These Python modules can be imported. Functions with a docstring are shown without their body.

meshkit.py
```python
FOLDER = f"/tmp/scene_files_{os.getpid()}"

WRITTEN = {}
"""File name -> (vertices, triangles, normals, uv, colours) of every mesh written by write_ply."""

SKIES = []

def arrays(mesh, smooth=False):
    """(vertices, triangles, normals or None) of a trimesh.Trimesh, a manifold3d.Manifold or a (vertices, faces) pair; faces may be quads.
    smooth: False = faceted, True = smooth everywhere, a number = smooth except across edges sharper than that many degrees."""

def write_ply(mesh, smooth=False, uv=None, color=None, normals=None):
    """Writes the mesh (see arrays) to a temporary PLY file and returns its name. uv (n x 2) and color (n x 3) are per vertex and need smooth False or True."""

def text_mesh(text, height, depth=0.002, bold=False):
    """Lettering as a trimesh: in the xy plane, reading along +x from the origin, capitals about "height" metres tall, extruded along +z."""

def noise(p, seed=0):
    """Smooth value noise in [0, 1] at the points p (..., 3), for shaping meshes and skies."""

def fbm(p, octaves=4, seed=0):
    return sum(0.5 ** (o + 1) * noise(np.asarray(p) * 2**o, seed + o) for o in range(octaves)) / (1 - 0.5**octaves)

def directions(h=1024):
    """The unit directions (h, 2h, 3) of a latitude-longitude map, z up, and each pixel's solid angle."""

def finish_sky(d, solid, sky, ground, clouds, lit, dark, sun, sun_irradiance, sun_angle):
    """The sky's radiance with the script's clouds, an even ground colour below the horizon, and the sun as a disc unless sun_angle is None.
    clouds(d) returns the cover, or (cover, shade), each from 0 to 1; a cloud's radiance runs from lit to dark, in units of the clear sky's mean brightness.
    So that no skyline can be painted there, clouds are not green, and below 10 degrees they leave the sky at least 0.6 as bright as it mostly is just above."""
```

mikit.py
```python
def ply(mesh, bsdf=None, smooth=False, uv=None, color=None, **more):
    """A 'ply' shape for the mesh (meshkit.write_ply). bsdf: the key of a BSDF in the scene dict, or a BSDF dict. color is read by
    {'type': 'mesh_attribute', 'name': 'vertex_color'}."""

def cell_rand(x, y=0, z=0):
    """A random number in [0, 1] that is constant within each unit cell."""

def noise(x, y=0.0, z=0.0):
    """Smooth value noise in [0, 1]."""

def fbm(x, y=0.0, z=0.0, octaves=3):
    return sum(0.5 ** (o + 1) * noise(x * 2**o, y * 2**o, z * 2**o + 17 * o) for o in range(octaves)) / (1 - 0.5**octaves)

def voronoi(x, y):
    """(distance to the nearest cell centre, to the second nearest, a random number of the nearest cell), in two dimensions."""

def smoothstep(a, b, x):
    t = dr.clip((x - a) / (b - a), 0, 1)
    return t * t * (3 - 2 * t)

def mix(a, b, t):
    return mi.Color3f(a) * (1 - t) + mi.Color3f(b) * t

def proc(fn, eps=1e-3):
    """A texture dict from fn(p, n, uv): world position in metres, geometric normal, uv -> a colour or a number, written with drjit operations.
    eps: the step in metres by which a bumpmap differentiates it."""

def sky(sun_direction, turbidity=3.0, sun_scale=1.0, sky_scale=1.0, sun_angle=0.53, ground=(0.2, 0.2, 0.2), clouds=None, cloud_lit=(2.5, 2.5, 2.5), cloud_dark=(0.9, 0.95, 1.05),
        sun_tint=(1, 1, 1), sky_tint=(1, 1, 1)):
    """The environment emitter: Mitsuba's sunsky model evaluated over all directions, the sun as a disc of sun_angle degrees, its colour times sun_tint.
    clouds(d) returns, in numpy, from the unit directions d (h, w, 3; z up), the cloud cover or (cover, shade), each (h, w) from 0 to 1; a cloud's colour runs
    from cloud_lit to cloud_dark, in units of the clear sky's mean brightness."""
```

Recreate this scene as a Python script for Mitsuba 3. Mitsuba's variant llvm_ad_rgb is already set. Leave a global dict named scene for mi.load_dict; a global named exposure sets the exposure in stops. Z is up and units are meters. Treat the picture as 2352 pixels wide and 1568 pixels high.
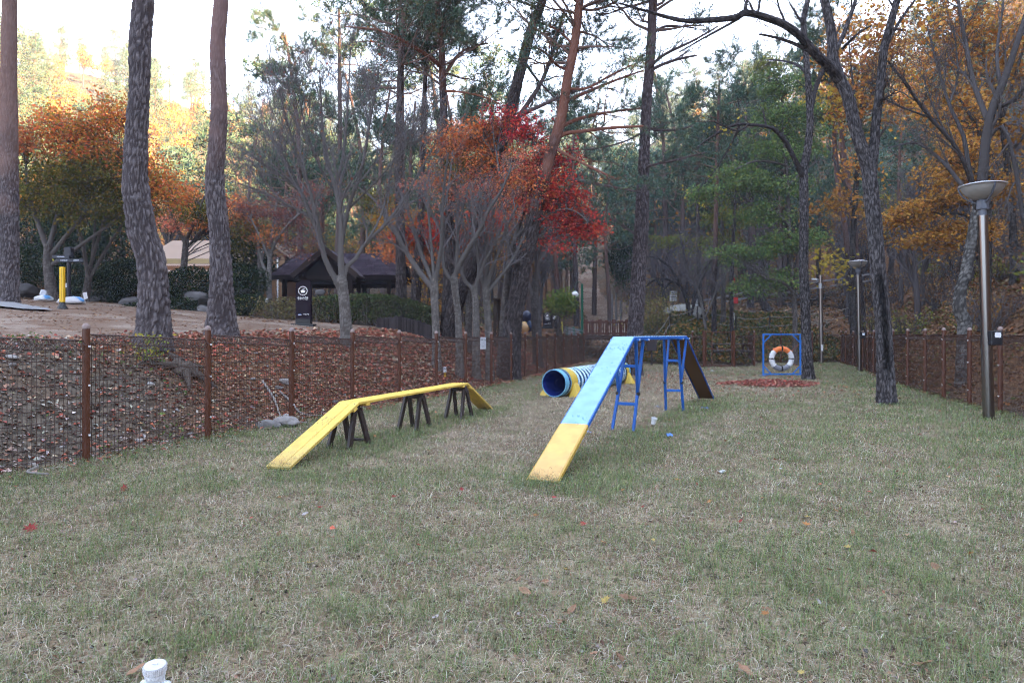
import math
import numpy as np
import trimesh
import drjit as dr
import mitsuba as mi
import mikit
import meshkit
import manifold3d as m3
from shapely.geometry import Polygon

T = mi.ScalarTransform4f
scene, labels = {}, {}

# ---------------------------------------------------------------- camera, sky, exposure
EYE = 1.4
scene['camera'] = {
    'type': 'perspective', 'fov': 73.74, 'fov_axis': 'x', 'near_clip': 0.1, 'far_clip': 3000.0,
    'principal_point_offset_y': 9.0 / 1568.0,
    'to_world': T().look_at([0, 0, EYE], [0, 1, EYE], [0, 0, 1])}
SUN = np.array([0.80, -0.46, 0.36])


def thin_cloud(d):
    # a thin bright veil of high cloud, thicker towards the horizon
    n = meshkit.fbm(d * np.array([2.2, 2.2, 5.0]) + 3.1, 4, 5)
    return np.clip(0.50 + 0.7 * (n - 0.45), 0, 1), np.clip(0.25 + 0.5 * (n - 0.5), 0, 1)


scene['sky'] = mikit.sky(SUN.tolist(), turbidity=3.0, sun_scale=1.35, clouds=thin_cloud, cloud_lit=(1.42, 1.52, 1.72),
                         cloud_dark=(0.94, 1.03, 1.22), sun_tint=(1.0, 0.95, 0.86), sky_tint=(0.89, 0.965, 1.13))
exposure = 4.92

# ---------------------------------------------------------------- measuring: a pixel of the photograph (2352 wide) at a distance
F, CX, VH = 1568.0, 1176.0, 775.0


def sstep(a, b, x):
    t = np.clip((np.asarray(x, float) - a) / (b - a), 0, 1)
    return t * t * (3 - 2 * t)


def at(u, v, d):
    return np.array([(u - CX) / F * d, d, EYE - (v - VH) / F * d])


# the lawn's fence lines (x, y)
LEFT = np.array([(-9.0, -4.5), (-4.81, 7.71), (-4.21, 9.45), (-3.61, 11.18), (-3.02, 12.92), (-2.42, 14.65), (-1.82, 16.4), (-1.23, 18.1), (-0.60, 19.85), (-0.03, 21.6),
                 (0.45, 23.35), (0.92, 25.0), (1.35, 26.6), (1.78, 28.2), (2.25, 29.8), (2.75, 31.5), (3.20, 33.2), (3.66, 34.8)])
RIGHT = np.array([(3.5, -4.5), (7.3, 7.0), (7.75, 8.6), (8.3, 10.5), (8.87, 12.4), (9.23, 13.77), (9.55, 15.1), (10.05, 16.6), (10.55, 18.2), (11.1, 19.9), (11.85, 21.9), (12.72, 24.0), (13.5, 25.9),
                  (14.35, 27.9), (15.0, 30.0), (15.65, 32.0), (16.3, 33.8)])
BACK = np.array([(3.66, 34.8), (5.4, 33.2), (7.1, 31.5), (8.18, 29.1), (9.45, 29.1), (10.65, 30.0), (11.55, 33.3), (13.2, 33.5), (14.8, 33.65), (16.3, 33.8)])
LAWN = Polygon([tuple(p) for p in LEFT] + [tuple(p) for p in BACK[1:]] + [tuple(p) for p in RIGHT[::-1][1:]])


def xleft(y):
    y = np.asarray(y, float)
    return np.where(y > 34.8, 3.66 + 0.05 * (y - 34.8), np.where(y < -4.5, -9 + 0.34 * (y + 4.5), np.interp(y, LEFT[:, 1], LEFT[:, 0])))


def xright(y):
    y = np.asarray(y, float)
    return np.where(y > 33.8, 16.3 + 0.36 * (y - 33.8), np.where(y < -4.5, 3.5 + 0.3 * (y + 4.5), np.interp(y, RIGHT[:, 1], RIGHT[:, 0])))


def yback(x):
    return np.interp(x, BACK[:, 0], BACK[:, 1])


def zlawn(x, y):
    return 0.006 * np.maximum(0, np.asarray(y, float) - 6) * sstep(-2, 6, x)


def bumps(x, y, f, seed):
    p = np.stack(np.broadcast_arrays(np.asarray(x, float) * f, np.asarray(y, float) * f, 0.37 + 0 * np.asarray(x, float)), -1)
    return meshkit.fbm(p, 3, seed) - 0.5


def zterrain(x, y):
    x, y = np.broadcast_arrays(np.asarray(x, float), np.asarray(y, float))
    sl = (xleft(y) - x) * 0.945
    sr = (x - xright(y)) * 0.94
    bank = 1.32 * sstep(0.15, 3.0, sl) + 0.09 * np.clip(sl - 2.6, 0, 12) + 0.02 * np.clip(y - 11, 0, 60) * sstep(1, 4, sl)
    fade = 1 - 0.75 * sstep(26, 35, y) * sstep(5, 1, sl)
    zl = bank * fade + 1.35 * sstep(22.5, 26.5, y + 0.15 * x) * sstep(0.5, -3, x + 0.28 * y + 2.0)
    zc = np.where(y > 38, 0.14 * (y - 37.0), 0.0) - 0.5 * sstep(35, 37.5, y) * sstep(44, 39, y)
    zr = 0.25 * np.clip(y - yback(x) - 0.6, 0, 11) + 0.14 * np.clip(y - 45, 0, 60)
    wr = sstep(5.5, 9.5, x - 0.10 * (y - 36)) * sstep(0, 1.0, y - yback(x))
    zback = (1 - wr) * zc + wr * zr
    z = np.where(sl > 0, np.maximum(zl, zback * sstep(34, 44, y)), zback)
    hill = 0.88 * np.clip(sr - 0.2, 0, 6.5) + 0.67 * np.clip(sr - 6.5, 0, 98)
    z = np.maximum(z, hill)
    z = z + (0.22 + 0.26 * sstep(5, 60, x)) * np.clip(y - 80, 0, 120) * sstep(150, 60, sr)
    z = z + 0.33 * np.clip(-x - 34 - 0.08 * np.clip(60 - y, 0, 60), 0, 90) * sstep(-40, 20, y)
    out = np.maximum(sstep(0.0, 1.2, sl), np.maximum(sstep(0.0, 1.2, sr), sstep(0.2, 1.5, y - yback(x))))
    rough = 0.5 * bumps(x, y, 0.35, 3) + 0.18 * bumps(x, y, 1.4, 4)
    z = z + out * rough * (0.35 + 0.65 * sstep(1.5, 5, np.maximum(sr, y - 36))) + 4.0 * bumps(x, y, 0.03, 8) * sstep(50, 110, np.hypot(x, y))
    inside = 1 - out
    return z + inside * zlawn(x, y) + (1 - inside) * 0.0


def onlawn(u, v):
    d = 10.0
    for _ in range(30):
        d = (EYE - zlawn((u - CX) / F * d, d)) / ((v - VH) / F)
    return np.array([(u - CX) / F * d, d, float(zlawn((u - CX) / F * d, d))])


def ground(x, y):
    z = float(zlawn(x, y)) if LAWN.contains(__import__('shapely').Point(x, y)) else float(zterrain(x, y))
    return np.array([x, y, z])


def upon(u, d):
    return ground((u - CX) / F * d, d)


# ---------------------------------------------------------------- writing entries
USED = set()


def zone(x, y):
    """where in the wood a point stands, named by what stands before it."""
    u = CX + F * x / y
    for lim, words in ((330, 'behind the big orange maple'), (620, 'behind the curved pine'), (860, 'behind the pavilion\'s left half'), (1010, 'behind the pavilion\'s right half'), (1200, 'behind the bare maple grove'),
                       (1440, 'behind the footbridge'), (1590, 'behind the blue ramp bridge'), (1700, 'behind the gate'), (1870, 'behind the blue jump frame'), (2040, 'between the two dark oaks'), (2200, 'right of the forked oak'), (9999, 'beside the near street lamp')):
        if u < lim:
            return words


def key_for(name, parent=None):
    full = f'{parent}__{name}' if parent else name
    k, i = full, 0
    while k in USED:
        i += 1
        k = f'{full}_{i:03d}'
    USED.add(k)
    return k


def thing(name, label, cat, group=None):
    k = key_for(name)
    labels[k] = {'label': label, 'category': cat}
    if group:
        labels[k]['group'] = group
    return k


def shape(mesh, color=(0.5, 0.5, 0.5), bsdf='matte', smooth=False):
    """a mesh with one colour or one colour per vertex; smooth: an angle."""
    color = np.asarray(color, float)
    if color.ndim == 1:
        v, f, n = meshkit.arrays(mesh, smooth)
        color = np.broadcast_to(color, v.shape)
    else:
        v, f, n = meshkit.arrays(mesh, bool(smooth))
    path = meshkit.write_ply((v, f), False, None, color, normals=n)
    return {'type': 'ply', 'filename': path, 'face_normals': n is None, 'bsdf': {'type': 'ref', 'id': bsdf}}


def put(name, mesh, parent=None, color=(0.5, 0.5, 0.5), bsdf='matte', smooth=False, **lab):
    k = key_for(name, parent)
    scene[k] = shape(mesh, color, bsdf, smooth)
    if lab:
        labels[k] = {a: b for a, b in lab.items() if b}
    return k


def put_shape(name, shp, parent=None, **lab):
    k = key_for(name, parent)
    scene[k] = shp
    if lab:
        labels[k] = {a: b for a, b in lab.items() if b}
    return k


def moved(shp, m):
    return {**shp, 'to_world': T(np.asarray(m, float).tolist())}


# ---------------------------------------------------------------- materials
def vcol():
    return {'type': 'mesh_attribute', 'name': 'vertex_color'}


scene['matte'] = {'type': 'twosided', 'bsdf': {'type': 'diffuse', 'reflectance': vcol()}}
scene['leafy'] = {'type': 'principledthin', 'base_color': vcol(), 'roughness': 0.55, 'diff_trans': 0.7, 'spec_trans': 0.0, 'eta': 1.35}
scene['paint'] = {'type': 'twosided', 'bsdf': {'type': 'principled', 'base_color': vcol(), 'roughness': 0.42, 'specular': 0.45}}
scene['gloss'] = {'type': 'twosided', 'bsdf': {'type': 'principled', 'base_color': vcol(), 'roughness': 0.18, 'specular': 0.5}}
scene['steel'] = {'type': 'twosided', 'bsdf': {'type': 'principled', 'base_color': vcol(), 'roughness': 0.24, 'metallic': 1.0}}


def scuffed(base, dirt, dark):
    def fn(p, n, uv):
        g = mikit.fbm(p.x * 9, p.y * 9, p.z * 9, 4)
        c = mikit.mix(base, [b * 0.86 for b in base], mikit.smoothstep(0.35, 0.75, g))
        s = mikit.noise(p.x * 55, p.y * 16, p.z * 16) * mikit.noise(p.x * 4 + 7, p.y * 4, p.z * 4)
        c = mikit.mix(c, dark, 0.6 * mikit.smoothstep(0.56, 0.68, s))
        low = mikit.smoothstep(0.30, 0.0, p.z + 0.22 * (mikit.fbm(p.x * 14, p.y * 14, p.z * 14, 3) - 0.5))
        return mikit.mix(c, dirt, 0.55 * low)
    return {'type': 'twosided', 'bsdf': {'type': 'principled', 'base_color': mikit.proc(fn), 'roughness': 0.5, 'specular': 0.4}}


scene['plank_yellow'] = scuffed([0.70, 0.485, 0.095], [0.36, 0.28, 0.13], [0.24, 0.18, 0.07])
scene['plank_blue'] = scuffed([0.25, 0.445, 0.64], [0.30, 0.40, 0.45], [0.06, 0.17, 0.30])
scene['plank_orange'] = scuffed([0.72, 0.44, 0.14], [0.46, 0.33, 0.16], [0.28, 0.18, 0.08])


def soil_fn(p, n, uv):
    g = mikit.fbm(p.x * 3.1, p.y * 3.1, 0.0, 4)
    f = mikit.fbm(p.x * 31, p.y * 31, p.z * 9, 3)
    c = mikit.mix([0.150, 0.105, 0.072], [0.235, 0.185, 0.125], mikit.smoothstep(0.3, 0.7, g))
    c = mikit.mix(c, [0.075, 0.055, 0.042], mikit.smoothstep(0.55, 0.72, f))
    return mikit.mix(c, [0.30, 0.26, 0.20], 0.7 * mikit.smoothstep(0.62, 0.8, mikit.noise(p.x * 70, p.y * 70, 2.0)))


scene['turf_soil'] = {'type': 'diffuse', 'reflectance': mikit.proc(soil_fn)}


def floor_fn(p, n, uv):
    # uv.x: trodden sand, uv.y: leaf litter against dark humus
    g = mikit.fbm(p.x * 0.9, p.y * 0.9, 0.0, 4)
    f = mikit.fbm(p.x * 17, p.y * 17, p.z * 17, 3)
    v = mikit.noise(p.x * 41, p.y * 41, p.z * 41)
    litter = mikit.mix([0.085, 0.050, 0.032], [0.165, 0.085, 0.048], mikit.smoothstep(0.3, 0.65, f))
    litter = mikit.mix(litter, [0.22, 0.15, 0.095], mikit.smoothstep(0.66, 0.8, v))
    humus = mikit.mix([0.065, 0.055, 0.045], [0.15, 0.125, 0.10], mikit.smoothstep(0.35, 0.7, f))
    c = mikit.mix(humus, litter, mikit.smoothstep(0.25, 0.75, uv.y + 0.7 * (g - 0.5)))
    sand = mikit.mix([0.19, 0.135, 0.105], [0.27, 0.215, 0.18], mikit.smoothstep(0.35, 0.7, g))
    sand = mikit.mix(sand, [0.15, 0.085, 0.058], 0.75 * mikit.smoothstep(0.50, 0.72, mikit.fbm(p.x * 4.3, p.y * 4.3, 1.0, 4)))
    sand = mikit.mix(sand, [0.14, 0.10, 0.08], 0.6 * mikit.smoothstep(0.62, 0.78, v))
    return mikit.mix(c, sand, mikit.smoothstep(0.3, 0.7, uv.x + 0.45 * (mikit.fbm(p.x * 2.3, p.y * 2.3, 0.0, 3) - 0.5)))


scene['forest_floor'] = {'type': 'diffuse', 'reflectance': mikit.proc(floor_fn)}


def shingle_fn(p, n, uv):
    row = dr.floor(p.z * 9.0)
    c = mikit.cell_rand(p.x * 3.4 + 0.5 * row, row, 1.0)
    g = mikit.fbm(p.x * 2, p.y * 2, p.z * 2, 3)
    return mikit.mix([0.040, 0.030, 0.042], [0.072, 0.056, 0.070], 0.65 * c + 0.5 * (g - 0.3))


scene['shingle'] = {'type': 'twosided', 'bsdf': {'type': 'principled', 'base_color': mikit.proc(shingle_fn), 'roughness': 0.8, 'specular': 0.3}}
scene['pane'] = {'type': 'thindielectric'}


# ---------------------------------------------------------------- mesh helpers
def join(parts):
    vs, fs, cs, k = [], [], [], 0
    for p in parts:
        v, f = np.asarray(p[0], float), np.asarray(p[1], int)
        if f.shape[1] == 4:
            f = np.vstack([f[:, [0, 1, 2]], f[:, [0, 2, 3]]])
        vs.append(v)
        fs.append(f + k)
        if len(p) > 2:
            cs.append(np.broadcast_to(np.asarray(p[2], float), v.shape))
        k += len(v)
    if cs:
        return np.vstack(vs), np.vstack(fs), np.vstack(cs)
    return np.vstack(vs), np.vstack(fs)


def box(size, center=(0, 0, 0), bevel=0.0):
    """a chamfered box as (v, f)."""
    s = np.asarray(size, float) / 2
    b = min(bevel, s.min() * 0.6)
    if b <= 0:
        m = trimesh.creation.box(extents=size)
        return np.array(m.vertices) + center, np.array(m.faces)
    pts = []
    for sx in (-1, 1):
        for sy in (-1, 1):
            for sz in (-1, 1):
                c = np.array([sx, sy, sz])
                for k in range(3):
                    q = c * (s - b)
                    q[k] = c[k] * s[k]
                    pts.append(q)
    h = m3.Manifold.hull_points(np.array(pts))
    m = h.to_mesh()
    return np.array(m.vert_properties[:, :3], float) + center, np.array(m.tri_verts, int)


def frame(x, y, z=None):
    """rotation whose columns are the axes; x given, y near the given direction."""
    x = np.asarray(x, float)
    x = x / np.linalg.norm(x)
    y = np.asarray(y, float) - x * np.dot(x, y)
    y = y / np.linalg.norm(y)
    return np.column_stack([x, y, np.cross(x, y)])


def place(vf, R=None, t=(0, 0, 0)):
    v = np.asarray(vf[0], float)
    if R is not None:
        v = v @ np.asarray(R).T
    return (v + np.asarray(t, float), vf[1]) + tuple(vf[2:])


def rotz(a):
    c, s = math.cos(a), math.sin(a)
    return np.array([[c, -s, 0], [s, c, 0], [0, 0, 1.0]])


def bar(a, b, w, h, side=(0, 0, 1), bevel=0.004):
    """a bar from a to b, w along the side direction x axis, h the other way."""
    a, b = np.asarray(a, float), np.asarray(b, float)
    R = frame(b - a, side)
    return place(box((np.linalg.norm(b - a), w, h), (0, 0, 0), bevel), R, (a + b) / 2)


def tubes(P, R, sides=5, cap=False):
    """many tubes at once: P (N, k, 3), R (N, k)."""
    P, R = np.asarray(P, float), np.asarray(R, float)
    N, k = R.shape
    t = np.gradient(P, axis=1)
    t /= np.linalg.norm(t, axis=2, keepdims=True) + 1e-12
    main = P[:, -1] - P[:, 0]
    ref = np.where((np.abs(main[:, 2]) > 0.8 * np.linalg.norm(main, axis=1))[:, None], [1.0, 0.13, 0], [0.07, 0.1, 1.0])
    a = np.cross(t, ref[:, None, :])
    a /= np.linalg.norm(a, axis=2, keepdims=True) + 1e-12
    b = np.cross(t, a)
    ang = np.arange(sides) * 2 * np.pi / sides
    v = P[:, :, None] + R[:, :, None, None] * (np.cos(ang)[None, None, :, None] * a[:, :, None] + np.sin(ang)[None, None, :, None] * b[:, :, None])
    i, j = np.meshgrid(np.arange(k - 1), np.arange(sides), indexing='ij')
    q = np.stack([i * sides + j, i * sides + (j + 1) % sides, (i + 1) * sides + (j + 1) % sides, (i + 1) * sides + j], -1).reshape(-1, 4)
    f = np.vstack([q[:, [0, 2, 1]], q[:, [0, 3, 2]]])
    f = (f[None] + (np.arange(N) * k * sides)[:, None, None]).reshape(-1, 3)
    v = v.reshape(-1, 3)
    if cap:
        c0 = len(v)
        v = np.vstack([v, P[:, 0], P[:, -1]])
        n, s0 = np.arange(N)[:, None], np.arange(sides)[None, :]
        base = n * k * sides
        f0 = np.stack([base + s0, base + (s0 + 1) % sides, np.broadcast_to(c0 + n, (N, sides))], -1).reshape(-1, 3)
        top = base + (k - 1) * sides
        f1 = np.stack([top + (s0 + 1) % sides, top + s0, np.broadcast_to(c0 + N + n, (N, sides))], -1).reshape(-1, 3)
        f = np.vstack([f, f0, f1])
    return v, f


def tube(pts, r, sides=8, cap=True):
    pts = np.asarray(pts, float)
    return tubes(pts[None], np.broadcast_to(np.asarray(r, float), (len(pts),))[None], sides, cap)


def lathe(profile, sides=24, center=(0, 0, 0)):
    """profile: (r, z) pairs."""
    pr = np.asarray(profile, float)
    ang = np.arange(sides) * 2 * np.pi / sides
    v = np.stack([pr[:, None, 0] * np.cos(ang), pr[:, None, 0] * np.sin(ang), np.broadcast_to(pr[:, None, 1], (len(pr), sides))], -1).reshape(-1, 3)
    i, j = np.meshgrid(np.arange(len(pr) - 1), np.arange(sides), indexing='ij')
    q = np.stack([i * sides + j, i * sides + (j + 1) % sides, (i + 1) * sides + (j + 1) % sides, (i + 1) * sides + j], -1).reshape(-1, 4)
    return v + center, np.vstack([q[:, [0, 1, 2]], q[:, [0, 2, 3]]])


def prism(poly, depth):
    m = trimesh.creation.extrude_polygon(poly, depth, engine='earcut')
    return np.array(m.vertices), np.array(m.faces)


def rock(size, seed, n=2, squash=1.0):
    m = trimesh.creation.icosphere(subdivisions=n)
    v = np.array(m.vertices)
    v = v * (0.60 + 0.80 * meshkit.fbm(v * 1.5 + seed * 3.7, 4, seed))[:, None]
    r_ = np.random.default_rng(seed)
    for _ in range(9):                      # split faces
        d = unit(r_.normal(size=3))
        h = np.quantile(v @ d, r_.uniform(0.80, 0.95))
        v = v - np.maximum(0, v @ d - h)[:, None] * d * 0.9
    v = v * np.asarray(size) * 1.15
    return v, np.array(m.faces)


def resample(pts, n, smooth=True):
    pts = np.asarray(pts, float)
    s = np.r_[0, np.cumsum(np.linalg.norm(np.diff(pts[:, :3], axis=0), axis=1))]
    q = np.linspace(0, s[-1], n)
    if smooth and len(pts) > 2:
        from scipy.interpolate import PchipInterpolator
        return np.stack([PchipInterpolator(s, pts[:, k])(q) for k in range(pts.shape[1])], 1)
    return np.stack([np.interp(q, s, pts[:, k]) for k in range(pts.shape[1])], 1)


def unit(v):
    return v / (np.linalg.norm(v, axis=-1, keepdims=True) + 1e-12)


# ---------------------------------------------------------------- foliage
def cards(pos, size, up=0.6, rng=None, aspect=0.75, fold=0.25, along=None):
    """leaves: each a kite folded along its midrib, 2 triangles."""
    N = len(pos)
    nrm = unit(rng.normal(size=(N, 3)) * (1 - up) + np.array([0, 0, 1.0]) * up)
    d = unit(rng.normal(size=(N, 3))) if along is None else unit(along + 0.5 * rng.normal(size=(N, 3)))
    d = unit(d - nrm * (d * nrm).sum(1, keepdims=True))
    s = np.cross(nrm, d)
    L = size[:, None]
    v = np.stack([pos - d * L * 0.5, pos + s * L * aspect * 0.5 + nrm * L * fold * 0.5, pos + d * L * 0.55, pos - s * L * aspect * 0.5 + nrm * L * fold * 0.5], 1)
    k = np.arange(N)[:, None] * 4
    f = np.concatenate([k + np.array([[0, 1, 2]]), k + np.array([[0, 2, 3]])])
    return v.reshape(-1, 3), f


def tufts(pos, dirs, length, rng, needles=9, width=0.012, spread=0.9):
    """bundles of pine needles: each needle a thin triangle."""
    N = len(pos)
    p = np.repeat(pos, needles, 0)
    d = unit(np.repeat(unit(dirs), needles, 0) + spread * rng.normal(size=(N * needles, 3)))
    L = np.repeat(length, needles)[:, None] * rng.uniform(0.7, 1.15, (N * needles, 1))
    s = unit(np.cross(d, rng.normal(size=(N * needles, 3)))) * width
    v = np.stack([p - s, p + s, p + d * L], 1).reshape(-1, 3)
    return v, np.arange(3 * N * needles).reshape(-1, 3)


def palette(cols, n, rng, jitter=0.18, weights=None):
    cols = np.asarray(cols, float)
    w = None if weights is None else np.asarray(weights, float) / np.sum(weights)
    c = cols[rng.choice(len(cols), n, p=w)]
    return np.clip(c * (1 + jitter * rng.normal(size=(n, 1))) * (1 + 0.06 * rng.normal(size=(n, 3))), 0.004, 0.9)


# ---------------------------------------------------------------- branches
def children(P, R, n, length, rng, t0=0.25, t1=0.98, angle=0.8, up=0.15, k=6, rr=0.55, wig=0.12, taper=0.25, flat=0.0):
    """n side branches of every branch in P (N, k0, 3)."""
    N, k0 = R.shape
    t = rng.uniform(t0, t1, (N, n)) * (k0 - 1)
    i = np.clip(t.astype(int), 0, k0 - 2)
    w = (t - i)[..., None]
    idx = np.arange(N)[:, None]
    p0 = P[idx, i] * (1 - w) + P[idx, i + 1] * w
    r0 = (R[idx, i] * (1 - w[..., 0]) + R[idx, i + 1] * w[..., 0]) * rr
    tan = unit(P[idx, i + 1] - P[idx, i])
    rad = rng.normal(size=(N, n, 3))
    rad[..., 2] *= 1 - flat
    rad = unit(rad - tan * (rad * tan).sum(-1, keepdims=True))
    a = angle * rng.uniform(0.6, 1.3, (N, n, 1))
    d = unit(np.cos(a) * tan + np.sin(a) * rad + np.array([0, 0, up]))
    L = length * rng.uniform(0.55, 1.2, (N, n)) * (1 - 0.45 * t / (k0 - 1))
    pts = [p0]
    for s in range(k - 1):
        d = unit(d + wig * rng.normal(size=d.shape) + np.array([0, 0, up * 0.25]))
        pts.append(pts[-1] + d * (L / (k - 1))[..., None])
    Pc = np.stack(pts, 2).reshape(N * n, k, 3)
    Rc = r0.reshape(-1)[:, None] * np.linspace(1, taper, k)[None]
    return Pc, np.maximum(Rc, 0.0034)


def limb_px(pts, d, rng, drift=0.0, n=14):
    """a limb measured as (u, v, width in px[, depth offset]) at distance d -> (n, 3), (n)."""
    q = []
    for j, p in enumerate(pts):
        dd = d + (p[3] if len(p) > 3 else drift * j / max(1, len(pts) - 1))
        q.append(np.r_[at(p[0], p[1], dd), 0.5 * p[2] * dd / F])
    q = resample(np.array(q), n)
    return q[:, :3], np.maximum(q[:, 3], 0.003)


def bark(P, R, rng_seed, kind='pine', res=0.022, low=(0.12, 0.10, 0.10), high=(0.30, 0.24, 0.22), zone=None, flare=0.0):
    """a fine trunk with raised bark plates; colour follows the plates (paler) and the fissures (darker bark)."""
    L = np.r_[0, np.cumsum(np.linalg.norm(np.diff(P, axis=0), axis=1))]
    n = max(8, int(L[-1] / (res * 1.5)))
    q = resample(np.c_[P, R], n)
    P, R = q[:, :3], q[:, 3]
    s = np.linspace(0, L[-1], n)
    if flare:
        R = R * (1 + flare * np.exp(-s / 0.28))
    sides = int(np.clip(2 * np.pi * R.max() / res, 12, 90))
    v, f = tubes(P[None], R[None], sides)
    ang = np.tile(np.arange(sides) * 2 * np.pi / sides, n)
    ss = np.repeat(s, sides)
    rr = np.repeat(R, sides)
    c = np.stack([np.cos(ang) * rr, np.sin(ang) * rr, ss], 1)
    warp = (meshkit.fbm(c * np.array([9, 9, 3]), 3, rng_seed) - 0.5)
    if kind == 'pine':
        f1, amp = np.array([44, 44, 6.5]), 0.015
    elif kind == 'smooth':
        f1, amp = np.array([14, 14, 20]), 0.004
    else:
        f1, amp = np.array([62, 62, 8.5]), 0.011
    x = c * f1 + warp[:, None] * 2.0
    a = np.abs(meshkit.noise(x, rng_seed + 1) - 0.5) * 2
    b = np.abs(meshkit.noise(x * 1.9 + 11, rng_seed + 2) - 0.5) * 2
    plate = sstep(0.10, 0.50, a) * (0.55 + 0.45 * sstep(0.05, 0.5, b))
    z = zone(ss / L[-1], v) if zone is not None else np.zeros(len(v))
    amp_v = amp * (1 - 0.7 * z) * np.clip(rr / 0.2, 0.25, 1.2)
    out = unit(v - np.repeat(P, sides, 0))
    v = v + out * ((plate - 0.5) * amp_v * 2)[:, None]
    g = meshkit.fbm(c * np.array([4, 4, 2.0]) + 5, 3, rng_seed + 3)[:, None]
    grain = meshkit.noise(c * np.array([120, 120, 50]), rng_seed + 4)[:, None]
    col = np.asarray(low) * (1 - plate[:, None]) + np.asarray(high) * plate[:, None]
    col = col * (0.75 + 0.5 * g) * (0.8 + 0.4 * grain)
    return v, f, col, z


def grow_limbs(limbs, counts, lengths, rng, sides=(7, 5, 4, 3), up=0.2, angle=0.75, wig=0.13, t0=0.25, flat=0.0, rr=0.55, k=6):
    """limbs: list of (P (n,3), R (n)); returns (list of meshes, tips): recursive side branches."""
    P = np.stack([l[0] for l in limbs])
    R = np.stack([l[1] for l in limbs])
    parts = [tubes(P, R, sides[0])]
    levels = [(P, R)]
    for lev, (n, L) in enumerate(zip(counts, lengths)):
        P, R = children(P, R, n, L, rng, t0=t0 if lev == 0 else 0.2, angle=angle, up=up, k=k if lev < 2 else 4, wig=wig, flat=flat, rr=rr)
        parts.append(tubes(P, R, sides[min(lev + 1, len(sides) - 1)]))
        levels.append((P, R))
    return parts, levels


BARK_GREY = (0.16, 0.145, 0.14)
# ---------------------------------------------------------------- the ground
import shapely
from shapely import contains_xy


def axis(lo, hi, step, far0, far1, grow=1.13):
    mid = np.arange(lo, hi + 1e-6, step)
    a, s = [hi], step
    while a[-1] < far1:
        s *= grow
        a.append(a[-1] + s)
    b, s = [lo], step
    while b[-1] > far0:
        s *= grow
        b.append(b[-1] - s)
    return np.r_[b[:0:-1], mid, a[1:]]


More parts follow.
